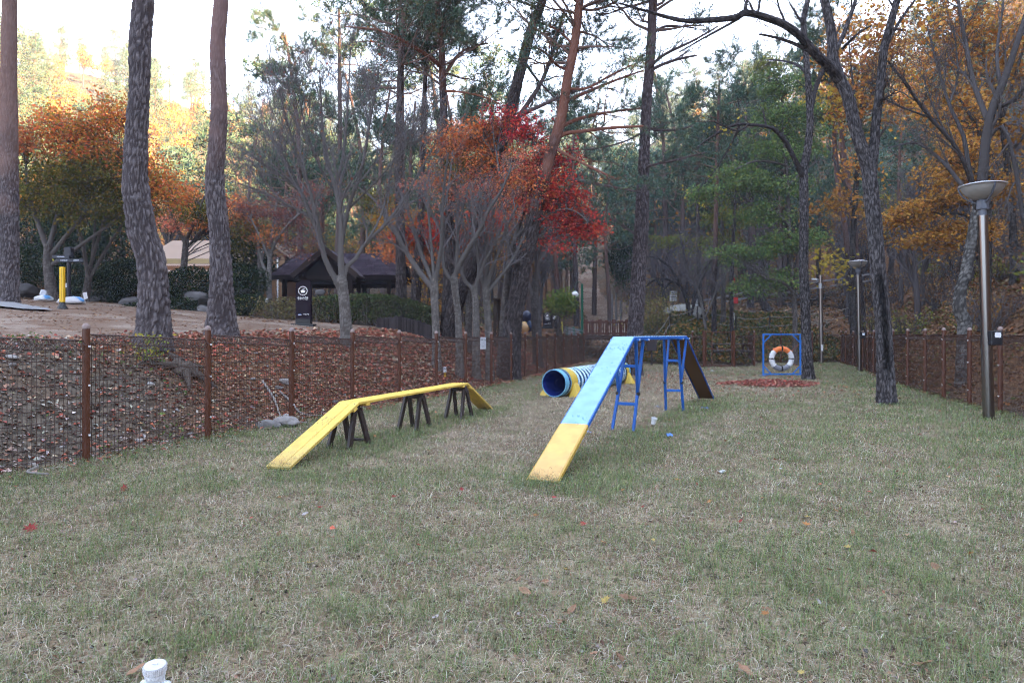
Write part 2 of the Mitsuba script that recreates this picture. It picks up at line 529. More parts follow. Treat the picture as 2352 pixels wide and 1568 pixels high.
def sheet(gx, gy, zfun, keep=None):
    X, Y = np.meshgrid(gx, gy)
    Z = zfun(X, Y)
    nx = len(gx)
    i, j = np.meshgrid(np.arange(len(gy) - 1), np.arange(nx - 1), indexing='ij')
    q = np.stack([i * nx + j, i * nx + j + 1, (i + 1) * nx + j + 1, (i + 1) * nx + j], -1).reshape(-1, 4)
    v = np.stack([X, Y, Z], -1).reshape(-1, 3)
    if keep is not None:
        q = q[keep(v[q].mean(1))]
        used, inv = np.unique(q, return_inverse=True)
        v, q = v[used], inv.reshape(-1, 4)
    return v, np.vstack([q[:, [0, 1, 2]], q[:, [0, 2, 3]]])


def sand_mask(x, y):
    sl = (xleft(y) - x) * 0.945
    left = sstep(2.9, 4.0, sl) * sstep(23.4, 21.8, y + 0.15 * x) * sstep(5, 8, y) * sstep(-1.5, -3.6, x + 0.02 * y)
    left = np.maximum(left, sstep(3.4, 4.4, sl) * sstep(8.5, 6, y) * sstep(-3, 1, y))
    cx = 6.3 + 0.085 * (y - 46) + 0.9 * np.sin((y - 46) / 9.0)
    road = sstep(2.3, 1.5, np.abs(x - cx)) * sstep(43, 47, y) * sstep(125, 110, y)
    return np.maximum(left, road)


gx = axis(-21.0, 22.0, 0.30, -230, 230)
gy = axis(0.0, 50.0, 0.30, -150, 260)
tv, tf = sheet(gx, gy, lambda X, Y: zterrain(X, Y) - 0.07 * contains_xy(LAWN.buffer(-0.1), X, Y))
sl_v = (xleft(tv[:, 1]) - tv[:, 0]) * 0.945
sr_v = (tv[:, 0] - xright(tv[:, 1])) * 0.94
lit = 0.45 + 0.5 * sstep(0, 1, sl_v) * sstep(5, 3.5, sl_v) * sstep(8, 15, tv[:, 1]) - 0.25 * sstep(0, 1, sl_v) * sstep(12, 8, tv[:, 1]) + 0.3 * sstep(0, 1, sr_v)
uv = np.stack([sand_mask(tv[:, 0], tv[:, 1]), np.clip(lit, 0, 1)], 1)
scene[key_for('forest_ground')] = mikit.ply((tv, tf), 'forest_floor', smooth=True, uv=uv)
labels['forest_ground'] = {'label': 'leaf strewn wooded ground with banks and hills around the lawn', 'kind': 'structure'}

lx, ly = np.arange(-6, 17.6, 0.22), np.arange(-3.5, 35.5, 0.22)
lawn_grown = LAWN.buffer(0.12)
lv, lf = sheet(lx, ly, lambda X, Y: zlawn(X, Y) + 0.035 * bumps(X, Y, 0.8, 2), lambda c: contains_xy(lawn_grown, c[:, 0], c[:, 1]))
scene[key_for('lawn')] = mikit.ply((lv, lf), 'turf_soil', smooth=True)
labels['lawn'] = {'label': 'worn autumn lawn of the fenced dog exercise yard', 'kind': 'structure'}


def zl2(x, y):
    return zlawn(x, y) + 0.035 * bumps(x, y, 0.8, 2)


rng = np.random.default_rng(11)
AX_Y = np.array([(0.29, 6.63), (1.60, 9.8), (3.10, 12.7), (4.25, 14.9)])      # the high blue ramp bridge in plan
AX_D = np.array([(-2.49, 7.24), (-2.07, 8.70), (-0.90, 12.1), (-0.50, 13.12)])  # the low yellow plank in plan


def near_line(x, y, line):
    best = np.full(np.shape(x), 9.0)
    for a, b in zip(line[:-1], line[1:]):
        t = np.clip(((x - a[0]) * (b[0] - a[0]) + (y - a[1]) * (b[1] - a[1])) / ((b - a) ** 2).sum(), 0, 1)
        best = np.minimum(best, np.hypot(x - a[0] - t * (b[0] - a[0]), y - a[1] - t * (b[1] - a[1])))
    return best


def greenness(x, y):
    """where the lawn is still green: patches, the strips nobody treads beside the obstacles, the edge by the right fence."""
    g = 0.56 + 0.8 * bumps(x, y, 0.55, 21) + 1.4 * bumps(x, y, 2.6, 22) + 0.9 * bumps(x, y, 7.0, 23)
    g = g + 0.75 * sstep(0.75, 0.2, near_line(x - 0.28, y + 0.1, AX_Y)) + 0.7 * sstep(0.6, 0.2, near_line(x - 0.16, y, AX_D))
    g = g + 0.45 * sstep(3.6, 0.6, xright(y) - x) + 0.25 * sstep(1.2, 0.2, x - xleft(y))
    g = g - 0.50 * sstep(2.2, 0.8, np.abs(x - 0.1 - 0.30 * (y - 8))) * sstep(7, 9, y) * sstep(28, 22, y) - 0.35 * sstep(5.5, 2.0, np.hypot(x - 5.6, y - 20))
    return np.clip(g, 0, 1)


def grass():
    bands = [(1.0, 2.6, 900), (2.6, 3.6, 7500), (3.6, 5.0, 6000), (5.0, 7.0, 3900), (7.0, 10.0, 2100), (10.0, 14.0, 1100), (14.0, 20.0, 560), (20.0, 27.0, 280), (27.0, 34.5, 170)]
    X, Y = [], []
    for y0, y1, dens in bands:
        w = 0.80 * y1 + 1.2
        n = int(dens * 2 * w * (y1 - y0))
        x, y = rng.uniform(-w, w, n), rng.uniform(y0, y1, n)
        ok = contains_xy(lawn_grown, x, y) & (np.abs(x) < 0.80 * y + 1.2)
        X.append(x[ok])
        Y.append(y[ok])
    x, y = np.concatenate(X), np.concatenate(Y)
    # tussocks: draw blades together a little
    cell = 0.16
    cxr = meshkit.noise(np.stack([np.floor(x / cell), np.floor(y / cell), 0 * x], -1) + 0.5, 5)
    x = x + 0.05 * (meshkit.noise(np.stack([x * 9, y * 9, 0 * x], -1), 6) - 0.5)
    y = y + 0.05 * (meshkit.noise(np.stack([x * 9, y * 9, 0 * x + 5], -1), 7) - 0.5)
    n = len(x)
    g = greenness(x, y)
    far = np.clip(y / 9.0, 0.55, 2.6)
    green = rng.uniform(size=n) < 0.14 + 0.70 * g
    h = np.where(green, rng.uniform(0.020, 0.070, n) * (0.5 + 0.9 * g), rng.uniform(0.014, 0.052, n)) * (0.8 + 0.7 * cxr)
    lean = np.where(green, rng.uniform(0.3, 1.4, n), rng.uniform(0.8, 2.2, n))
    a = rng.uniform(0, 2 * np.pi, n)
    d = np.stack([np.cos(a), np.sin(a), 0 * a], 1)
    s = np.stack([-np.sin(a + rng.normal(size=n) * 0.6), np.cos(a), 0 * a], 1)
    w = rng.uniform(0.0014, 0.0026, n) * far
    base = np.stack([x, y, zl2(x, y) - 0.002], 1)
    upv = np.array([0, 0, 1.0])
    mid = base + (upv * 0.62 + d * (0.30 * lean)[:, None]) * h[:, None]
    tip = base + (upv * (1.0 - 0.30 * np.minimum(lean, 1.6))[:, None] + d * (0.95 * lean)[:, None]) * h[:, None]
    v = np.stack([base - s * w[:, None], base + s * w[:, None], mid + s * w[:, None] * 0.8, mid - s * w[:, None] * 0.8, tip], 1).reshape(-1, 3)
    k = np.arange(n)[:, None] * 5
    f = np.concatenate([k + np.array([[0, 1, 2]]), k + np.array([[0, 2, 3]]), k + np.array([[3, 2, 4]])])
    gc = palette([(0.130, 0.180, 0.068), (0.170, 0.225, 0.088), (0.105, 0.148, 0.068), (0.23, 0.255, 0.115), (0.185, 0.220, 0.140)], n, rng, 0.2)
    sc = palette([(0.45, 0.40, 0.305), (0.58, 0.53, 0.44), (0.36, 0.31, 0.23), (0.17, 0.130, 0.095), (0.38, 0.285, 0.20)], n, rng, 0.2)
    c = np.repeat(np.where(green[:, None], gc, sc), 5, 0)
    put('grass', (v, f), None, c, label='short patchy grass, half straw half green, covering the lawn', kind='stuff')


grass()

# ---------------------------------------------------------------- leaf litter: what nobody could count
REDS = [(0.38, 0.115, 0.080), (0.43, 0.155, 0.10), (0.29, 0.085, 0.065), (0.31, 0.17, 0.125), (0.42, 0.25, 0.175), (0.17, 0.085, 0.06)]
BROWNS = [(0.19, 0.105, 0.06), (0.26, 0.16, 0.095), (0.12, 0.07, 0.045), (0.33, 0.235, 0.16), (0.09, 0.055, 0.04), (0.24, 0.11, 0.05)]
STRAW = [(0.42, 0.35, 0.26), (0.34, 0.27, 0.20), (0.26, 0.22, 0.18)]


def litter(name, label, x, y, zf, cols, size, seed, weights=None, lift=0.015, up=0.72, curl=0.35):
    r = np.random.default_rng(seed)
    n = len(x)
    p = np.stack([x, y, zf(x, y) + lift * r.uniform(0.2, 1.6, n)], 1)
    s = r.uniform(size[0], size[1], n) * np.clip(y / 14.0, 0.9, 1.6)
    v, f = cards(p, s, up, r, 0.8, curl)
    c = np.repeat(palette(cols, n, r, 0.22, weights), 4, 0)
    put(name, (v, f), None, c, label=label, kind='stuff')


def left_bank(n, seed, dens=lambda sl, y: sl * 0 + 1):
    r = np.random.default_rng(seed)
    y = r.uniform(2.5, 34.0, n)
    sl = r.uniform(-0.2, 4.2, n)
    ok = r.uniform(size=n) < dens(sl, y)
    y, sl = y[ok], sl[ok]
    return xleft(y) - sl / 0.945, y


x, y = left_bank(52000, 31, lambda sl, y: np.clip(0.80 + 0.03 * (y - 7), 0.75, 1) * sstep(4.3, 2.6, sl) * (0.5 + 0.5 * sstep(-0.1, 0.4, sl)))
near_ = r_pick = np.random.default_rng(30).uniform(size=len(x)) < sstep(13.5, 8.0, y) * 0.85
litter('leaf_litter', 'red brown fallen leaves carpeting the bank behind the left fence', x[~near_], y[~near_], zterrain, REDS + STRAW[:2], (0.055, 0.10), 32, [4, 3.4, 3, 3, 3.4, 2, 2.2, 2.2])
litter('leaf_litter', 'greyed leaves, chips and needles on the near part of the left bank', x[near_], y[near_], zterrain, [(0.40, 0.36, 0.33), (0.28, 0.22, 0.18), (0.20, 0.13, 0.10), (0.46, 0.43, 0.41), (0.15, 0.11, 0.09), (0.36, 0.12, 0.085)], (0.03, 0.085), 29, [4, 4, 3, 0.9, 1.6, 1.3])
r = np.random.default_rng(33)
n = 30000
y = r.uniform(6.0, 40.0, n)
sr = r.uniform(-0.1, 9.0, n) ** 1.0
litter('leaf_litter', 'dark brown fallen leaves on the steep slope behind the right fence', xright(y) + sr / 0.94, y, zterrain, BROWNS + [(0.10, 0.11, 0.05), (0.16, 0.15, 0.06)], (0.06, 0.12), 34, [4, 3, 4, 1.2, 3, 3, 1.2, 0.8])
n = 26000
x, y = r.uniform(6.5, 18.5, n), r.uniform(30.5, 46.0, n)
ok = (y > yback(x) + 0.25) & (x < xright(y) + 1) & (x > 5.6 + 0.16 * (y - 31))
x, y = x[ok], y[ok]
ivy = np.where(r.uniform(size=len(x)) < 0.5, 0, 1)
litter('ground_cover', 'low leafy ground cover, green turning orange, on the bank behind the gate', x, y, lambda a, b: zterrain(a, b) + 0.10, [(0.07, 0.095, 0.035), (0.11, 0.125, 0.045), (0.24, 0.145, 0.05), (0.30, 0.15, 0.05), (0.13, 0.09, 0.045), (0.045, 0.06, 0.028)], (0.07, 0.13), 35, [3, 2.5, 2.2, 1.6, 2, 3], 0.10, 0.45)
n = 30000
x, y = r.uniform(-26, 34, n), r.uniform(20, 75, n)
ok = ~contains_xy(LAWN.buffer(0.3), x, y) & (sand_mask(x, y) < 0.35 + 0.5 * r.uniform(size=n)) & ((xleft(y) - x > 3.5) | (y > 36))
x, y = x[ok], y[ok]
litter('leaf_litter', 'brown fallen leaves on the floor of the wood', x, y, zterrain, BROWNS + [(0.09, 0.10, 0.045)], (0.09, 0.17), 36, None, 0.03)
n = 9000
x, y = r.uniform(-20, -2, n), r.uniform(8, 24, n)
ok = (sand_mask(x, y) > 0.3) & (r.uniform(size=n) < 0.12 + 0.9 * sstep(0.5, 0.62, meshkit.fbm(np.stack([x, y, 0 * x], -1) * 0.7, 3, 9)))
litter('leaf_litter', 'scattered brown needles and leaves on the sandy path', x[ok], y[ok], zterrain, [(0.26, 0.12, 0.06), (0.20, 0.10, 0.06), (0.34, 0.20, 0.11)], (0.025, 0.065), 37, None, 0.006, 0.9)

# small leaves scattered over the lawn, thick on the trodden ground between and beyond the obstacles
n = 9000
y = 4 + 29 * r.uniform(size=n) ** 0.9
x = r.uniform(-5, 14, n)
ok = contains_xy(LAWN.buffer(-0.1), x, y) & (r.uniform(size=n) < 0.11 + 0.9 * sstep(5.0, 1.5, np.hypot((x - 5.8) * 0.8, (y - 19) * 0.75)) + 0.25 * sstep(3, 0.5, x - xleft(y)) * sstep(9, 16, y))
x, y = x[ok], y[ok]
litter('leaf_litter', 'small red and brown leaves strewn over the trodden middle of the lawn', x, y, lambda a, b: zl2(a, b) + 0.02, REDS + BROWNS[:4], (0.03, 0.06), 38, None, 0.012, 0.75)

n = 9000
y = 2.4 + 16 * r.uniform(size=n) ** 1.5
x = r.uniform(-1, 1, n) * (0.8 * y + 1)
ok = contains_xy(LAWN.buffer(-0.1), x, y)
x, y = x[ok], y[ok]
litter('leaf_litter', 'tiny dark bits of dead leaf and bark caught in the turf', x, y, lambda a, b: zl2(a, b) + 0.010, [(0.05, 0.038, 0.03), (0.10, 0.07, 0.05), (0.20, 0.12, 0.08), (0.30, 0.26, 0.24)], (0.010, 0.030), 39, [4, 3, 2, 1.4], 0.010, 0.6)

# the raked heap of red leaves
n = 1500
a, q = r.uniform(0, 2 * np.pi, n), np.sqrt(r.uniform(size=n))
pc = onlawn(1772, 884)
x, y = pc[0] + 1.32 * q * np.cos(a) * (1 + 0.2 * np.sin(3 * a)), pc[1] + 0.85 * q * np.sin(a)
hz = 0.13 * (1 - q ** 2)
p = np.stack([x, y, zl2(x, y) + 0.02 + hz * r.uniform(0.5, 1.05, n)], 1)
v, f = cards(p, r.uniform(0.06, 0.10, n), 0.6, r, 0.85, 0.4)
heap = thing('leaf_heap', 'low heap of red fallen leaves on the lawn in front of the tyre jump', 'leaf pile')
put('leaves', (v, f), heap, np.repeat(palette([(0.36, 0.10, 0.075), (0.28, 0.075, 0.06), (0.40, 0.22, 0.17), (0.19, 0.07, 0.055)], n, r), 4, 0), kind='stuff')

# ---------------------------------------------------------------- single leaves one can point at, on the near lawn
MAPLE = np.array([(0, -0.5), (0.10, -0.22), (0.42, -0.34), (0.30, -0.08), (0.62, 0.06), (0.30, 0.14), (0.36, 0.46), (0.12, 0.30), (0, 0.66), (-0.12, 0.30), (-0.36, 0.46), (-0.30, 0.14), (-0.62, 0.06), (-0.30, -0.08), (-0.42, -0.34), (-0.10, -0.22)])
OVAL = np.array([(0, -0.55), (0.16, -0.40), (0.27, -0.12), (0.26, 0.18), (0.13, 0.46), (0, 0.62), (-0.13, 0.46), (-0.26, 0.18), (-0.27, -0.12), (-0.16, -0.40)])


def leaf_mesh(outline, size, curl, r):
    m = len(outline)
    o = np.vstack([outline, outline * 0.5, [[0, 0.05]]]) * size
    z = curl * (0.45 * np.abs(o[:, 0]) + 0.35 * o[:, 1] ** 2 / size) + 0.04 * size * np.sin(o[:, 1] / size * 9) * np.sign(o[:, 0])
    i = np.arange(m)
    j = (i + 1) % m
    f = np.vstack([np.stack([i, j, j + m], 1), np.stack([i, j + m, i + m], 1), np.stack([i + m, j + m, i * 0 + 2 * m], 1)])
    return np.c_[o, z], f


LEAVES = [
    ('brown', 'oval', [(1440, 1383, .12), (1205, 1368, .10), (1312, 1412, .09), (1422, 1525, .10), (1712, 1555, .11), (2118, 1541, .13), (1365, 1515, .08), (1252, 1345, .06), (1760, 1412, .07), (2150, 1312, .10), (2255, 1168, .10),
                       (1690, 1008, .10), (1452, 1037, .10), (1650, 1092, .08), (1000, 1148, .08), (640, 1232, .07), (940, 1305, .08), (1190, 1340, .06), (1960, 1232, .08), (1508, 1125, .07), (2010, 1240, .10), (580, 1106, .09), (1285, 1440, .07), (310, 1558, .10), (1905, 1320, .08), (2305, 1015, .09)]),
    ('orange', 'maple', [(1852, 1212, .09), (1430, 1130, .06), (1752, 1150, .06), (1556, 1108, .07), (1388, 1256, .07), (1757, 1424, .06), (1920, 1180, .06), (1230, 1190, .06), (985, 1040, .06), (1630, 1160, .07), (2230, 1280, .07)]),
    ('red', 'maple', [(70, 1220, .12), (285, 1130, .13), (960, 1258, .06), (735, 1170, .07), (1340, 1212, .07), (1272, 1148, .06), (1600, 1118, .05), (1885, 1090, .05), (760, 1240, .06), (1475, 1172, .05), (905, 1145, .06), (1060, 1130, .06), (1700, 1205, .06), (2060, 1090, .06)]),
    ('yellow', 'maple', [(710, 1302, .10), (1948, 1265, .09), (1855, 1195, .07), (1390, 1388, .09), (1300, 1318, .08), (1045, 1210, .05), (1500, 1250, .05), (1840, 1560, .05)]),
    ('grey', 'oval', [(943, 1305, .07), (1880, 1395, .06), (700, 1185, .07), (2120, 1480, .10), (1000, 1430, .07)])]
COL = {'brown': (0.26, 0.155, 0.105), 'orange': (0.33, 0.16, 0.07), 'red': (0.25, 0.05, 0.048), 'yellow': (0.36, 0.27, 0.10), 'grey': (0.34, 0.31, 0.31)}
SHORT = {'brown': 'dry brown leaf', 'orange': 'orange star shaped leaf', 'red': 'red maple leaf', 'yellow': 'yellow leaf', 'grey': 'faded grey leaf'}
for colour, kind, spots in LEAVES:
    for (u, v_, s) in spots:
        p = onlawn(u, v_)
        s = s * (0.62 if colour == 'yellow' else 0.72)
        lm = leaf_mesh(MAPLE if kind == 'maple' else OVAL, s, r.uniform(0.3, 1.0), r)
        R = rotz(r.uniform(0, 6.28)) @ trimesh.transformations.rotation_matrix(r.normal() * 0.35, [1, 0, 0])[:3, :3] @ trimesh.transformations.rotation_matrix(r.normal() * 0.3, [0, 1, 0])[:3, :3]
        k = put('fallen_leaf', place(lm, R, (p[0], p[1], float(zl2(p[0], p[1])) + 0.028)), None, np.array(COL[colour]) * r.uniform(0.75, 1.2), 'matte')
        row = 'in the nearest grass' if v_ > 1440 else 'in the near grass' if v_ > 1290 else 'on the middle of the near lawn' if v_ > 1170 else 'at the level of the ramp feet'
        col_ = 'at the far left' if u < 600 else 'left of the blue ramp' if u < 1200 else 'straight before the blue ramp' if u < 1480 else 'right of the blue ramp' if u < 1800 else 'towards the right edge'
        labels[k] = {'label': f'{SHORT[colour]} {row}, {col_}', 'category': 'leaf', 'group': f'{colour} leaves {row}, {col_}'}
# ---------------------------------------------------------------- the low yellow plank
def board(a, b, w, t, zoff=0.0):
    """a board from a to b (centre line of its top face), width w across, thickness t below."""
    a, b = np.asarray(a, float), np.asarray(b, float)
    x = unit(b - a)
    side = unit(np.cross([0, 0, 1.0], x))
    R = frame(x, side)
    L = np.linalg.norm(b - a)
    return place(box((L, w, t), (L / 2, 0, -t / 2 + zoff), 0.005), R, a)


def ground_z(p):
    return float(zl2(p[0], p[1]))


DW = thing('dog_walk', 'low yellow wooden plank walk with sloping ends on three dark trestles', 'dog walk')
A, B, C, D = [np.r_[p, z] for p, z in zip(AX_D, (0.03, 0.585, 0.600, 0.05))]
e = 0.006
for nm_, a_, b_ in (('ramp', A, B), ('walkway', B, C), ('ramp', C, D)):
    x_ = unit(b_ - a_)
    s_ = unit(np.cross([0, 0, 1.0], x_))
    pk = key_for(nm_, DW)
    for w_, o_ in ((0.178, 0.056), (0.108, -0.091)):
        put('board', board(a_ + s_ * o_ + x_ * 0.002, b_ + s_ * o_ - x_ * 0.002, w_, 0.035), pk, bsdf='plank_yellow')
    L_ = np.linalg.norm(b_ - a_)
    for q_ in (0.07, L_ - 0.07) + ((L_ * 0.5,) if L_ > 2 else ()):
        for o_ in (0.11, 0.0, -0.11):
            c_ = a_ + x_ * q_ + s_ * o_
            put('screw', place(lathe([(0.007, -0.002), (0.007, 0.0012), (0, 0.0016)], 8), frame(x_, s_), c_), pk, (0.10, 0.09, 0.08), 'steel')
for (p, q, f0) in ((A, B, 0.93), (B, C, 0.06), (B, C, 0.94), (C, D, 0.08)):
    x = unit(q - p)
    side = unit(np.cross([0, 0, 1.0], x))
    c = p + (q - p) * f0 - np.array([0, 0, 0.052])
    put('batten', place(box((0.09, 0.30, 0.03), (0, 0, 0), 0.004), frame(x, side), c), DW, bsdf='plank_yellow')
dark = (0.036, 0.025, 0.024)
axd = unit(C - B) * np.array([1, 1, 0])
axd = axd / np.linalg.norm(axd)
sdd = np.array([-axd[1], axd[0], 0])
for c in ((-2.10, 8.80), (-1.50, 10.5), (-0.93, 11.95)):
    t = key_for('trestle', DW)
    t0 = np.r_[c, 0.0]
    ztop = 0.585 + 0.01 * (c[1] - 8.7) / 3.4 - 0.041
    put('beam', place(box((0.10, 0.27, 0.085), (0, 0, 0), 0.006), frame(axd, sdd), t0 + [0, 0, ztop - 0.045]), t, dark, 'paint')
    for s in (-1, 1):
        for w in (-1, 1):
            foot = t0 + axd * 0.235 * w + sdd * 0.150 * s
            foot[2] = ground_z(foot) - 0.01
            head = t0 + axd * 0.055 * w + sdd * 0.118 * s + [0, 0, ztop - 0.06]
            put('leg', bar(foot, head, 0.085, 0.04, axd, 0.005), t, np.array(dark) * rng.uniform(0.85, 1.25), 'paint')
    if c[1] < 9:
        put('stretcher', bar(t0 + axd * 0.21 + sdd * 0.14 + [0, 0, 0.06], t0 + axd * 0.21 - sdd * 0.14 + [0, 0, 0.06], 0.05, 0.03, axd, 0.004), t, dark, 'paint')
n = 420
r = np.random.default_rng(51)
ends = []
for (p, q, w) in ((A, B, 0.29), (np.r_[AX_Y[0], 0.0], np.r_[AX_Y[1], 1.38], 0.30)):
    x = unit(q - p)
    side = unit(np.cross([0, 0, 1.0], x))
    m = 150
    tt = np.abs(r.normal(size=m)) * 0.10
    base = p + x * tt[:, None] + side * r.uniform(-w / 2, w / 2, m)[:, None] + [0, 0, 0.03]
    dd = unit(r.normal(size=(m, 3)) * [1, 1, 0.25])
    ends.append((base, base + dd * r.uniform(0.04, 0.10, m)[:, None] + [0, 0, 0.008]))
for (base, tip), nm in zip(ends, ('yellow plank', 'blue ramp')):
    sdv = unit(np.cross(tip - base, [0, 0, 1.0])) * 0.0016
    v = np.stack([base - sdv, base + sdv, tip], 1).reshape(-1, 3)
    put('pine_needles', (v, np.arange(len(v)).reshape(-1, 3)), None, np.repeat(palette([(0.36, 0.20, 0.11), (0.46, 0.32, 0.18), (0.28, 0.15, 0.09)], len(base), r), 3, 0), label=f'dry pine needles gathered on the foot of the {nm}', kind='stuff')

# ---------------------------------------------------------------- the high blue ramp bridge
BL = (0.012, 0.105, 0.42)
BD = (0.010, 0.050, 0.23)
HB = thing('ramp_bridge', 'tall blue dog ramp bridge on steel trestles with orange yellow lower end', 'ramp bridge')
H = 1.415
Pn, Pt, Pf, Pe = [np.r_[p, z] for p, z in zip(AX_Y, (0.02, H, H + 0.015, 0.10))]
split = Pn + (Pt - Pn) * 0.305
put('ramp', board(Pn, split, 0.30, 0.028), HB, bsdf='plank_orange', label='orange yellow lower end of the near ramp')
put('ramp', board(split, Pt, 0.30, 0.028), HB, bsdf='plank_blue', label='light blue near ramp board')
put('platform', board(Pt, Pf, 0.30, 0.028), HB, bsdf='plank_blue')
PLY = (0.135, 0.085, 0.045)
put('ramp', board(Pf, Pe, 0.30, 0.022), HB, bsdf='plank_blue')
put('ramp_underside', board(Pf, Pe, 0.296, 0.006, -0.024), HB, PLY, 'matte', label='bare brown plywood underside of the far ramp')


def edge_rail(a, b, s, col, off=0.152, drop=0.030, h=0.045):
    x = unit(b - a)
    side = unit(np.cross([0, 0, 1.0], x))
    nn = np.cross(x, side)
    o = side * off * s - nn * drop
    return bar(a + o, b + o, 0.022, h, side, 0.003)


for s in (-1, 1):
    put('side_rail', edge_rail(Pn, split, s, None), HB, (0.50, 0.32, 0.06), 'paint', label='yellow side rail of the lower near ramp')
    put('side_rail', edge_rail(split, Pt, s, None), HB, BL, 'paint')
    put('side_rail', edge_rail(Pt, Pf, s, None), HB, BL, 'paint')
    put('side_rail', edge_rail(Pf, Pe, s, None), HB, BD, 'paint')
axb = unit((Pf - Pt) * np.array([1, 1, 0]))
sdb = np.array([-axb[1], axb[0], 0])
Lp = np.linalg.norm((Pf - Pt)[:2])


def deck(t, s, w=0.125):
    return Pt + (Pf - Pt) * t + sdb * w * s - np.array([0, 0, 0.07])


for (ttop, foot, tb) in ((0.17, (1.66, 10.24), 0.025), (0.83, (3.06, 12.85), 0.975)):
    t = key_for('trestle', HB)
    fc = np.r_[foot, 0.0]
    legs = []
    for s in (-1, 1):
        fo = fc + sdb * 0.165 * s
        fo[2] = ground_z(fo) - 0.01
        he = deck(ttop, s)
        legs.append((fo, he))
        put('leg', bar(fo, he, 0.042, 0.042, axb, 0.004), t, BL, 'paint')
        mid = fo + (he - fo) * 0.46
        br = put('brace', bar(mid - (he - fo) * 0.03, deck(tb, s, 0.128) + sdb * 0.03 * s, 0.04, 0.04, axb, 0.004), t, BL, 'paint')
        put('end_cap', place(box((0.05, 0.05, 0.05), (0, 0, 0), 0.006), frame(axb, sdb), mid - (he - fo) * 0.045 + sdb * 0.012 * s), t, (0.015, 0.015, 0.02), 'paint')
    for fr in (0.30, 0.72):
        a, b = [fo + (he - fo) * fr for fo, he in legs]
        put('rung', bar(a, b, 0.035, 0.045, axb, 0.004), t, BL, 'paint')
    for tt in (ttop, tb):
        put('cross_bar', bar(deck(tt, -1, 0.21) + [0, 0, 0.02], deck(tt, 1, 0.21) + [0, 0, 0.02], 0.035, 0.035, axb, 0.004), t, BL, 'paint')
        for s in (-1, 1):
            put('bolt', place(box((0.03, 0.012, 0.03), (0, 0, 0), 0.004), frame(axb, sdb), deck(tt, s, 0.216) + [0, 0, 0.02]), t, (0.55, 0.62, 0.70), 'paint')

# ---------------------------------------------------------------- the play tunnel
TN = thing('play_tunnel', 'striped white and blue fabric dog tunnel with yellow straps lying on the lawn', 'tunnel')
p0, p1 = np.array([0.97, 15.75, 0.0]), np.array([3.22, 20.35, 0.0])
Rr = 0.325
mid = (p0 + p1) / 2 + np.array([0.10, -0.04, 0])
nring = 26
m = nring * 8 + 1
tt = np.linspace(0, 1, m)[:, None]
cl = (1 - tt) ** 2 * p0 + 2 * tt * (1 - tt) * (2 * mid - (p0 + p1) / 2) + tt ** 2 * p1
cl[:, 2] = Rr + 0.005 + zl2(cl[:, 0], cl[:, 1])
rad = Rr * (1 - 0.045 * np.abs(np.sin(np.pi * nring * tt[:, 0])) ** 0.7 * -1 - 0.045)
sides = 40
tv_, tf_ = tubes(cl[None], rad[None], sides)
tv_ = tv_ + (0.006 * (meshkit.noise(tv_ * 9, 4) - 0.5) * 2)[:, None]
tan = unit(np.gradient(cl, axis=0))
ph = (nring * tt[:, 0] + 0.5) % 1.0
# spiral stripes: blue white cloth, a dark blue wire seam at every ring
ang = np.tile(np.arange(sides), m) / sides
phs = np.repeat(nring * tt[:, 0], sides) + 0.0
q = np.abs(((phs) % 1.0) - 0.5)
white, pale, navy = np.array([0.66, 0.80, 0.84]), np.array([0.14, 0.42, 0.66]), np.array([0.012, 0.02, 0.09])
g = sstep(0.17, 0.22, q)[:, None]
colr = white * (1 - g) + pale * g
g2 = sstep(0.28, 0.33, q)[:, None]
colr = colr * (1 - g2) + navy * g2
first = np.repeat((tt[:, 0] < 0.03) | (tt[:, 0] > 0.97), sides)
colr[first] = (0.15, 0.42, 0.62)
put('outer_cloth', (tv_, tf_), TN, colr, 'paint', 40)
iv = cl[:, None] + (tv_.reshape(m, sides, 3) - cl[:, None]) * 0.985
put('inner_cloth', (iv.reshape(-1, 3), tf_[:, ::-1]), TN, (0.008, 0.026, 0.21), 'paint', 40, label='deep blue inside of the tunnel')
for i0 in (0, m - 1):
    ring = iv.reshape(m, sides, 3)[i0] * 0.5 + tv_.reshape(m, sides, 3)[i0] * 0.5
    ring = np.vstack([ring, ring[:2]])
    put('mouth_rim', tubes(ring[None], np.full((1, len(ring)), 0.011), 6), TN, (0.13, 0.36, 0.55), 'paint', 40)
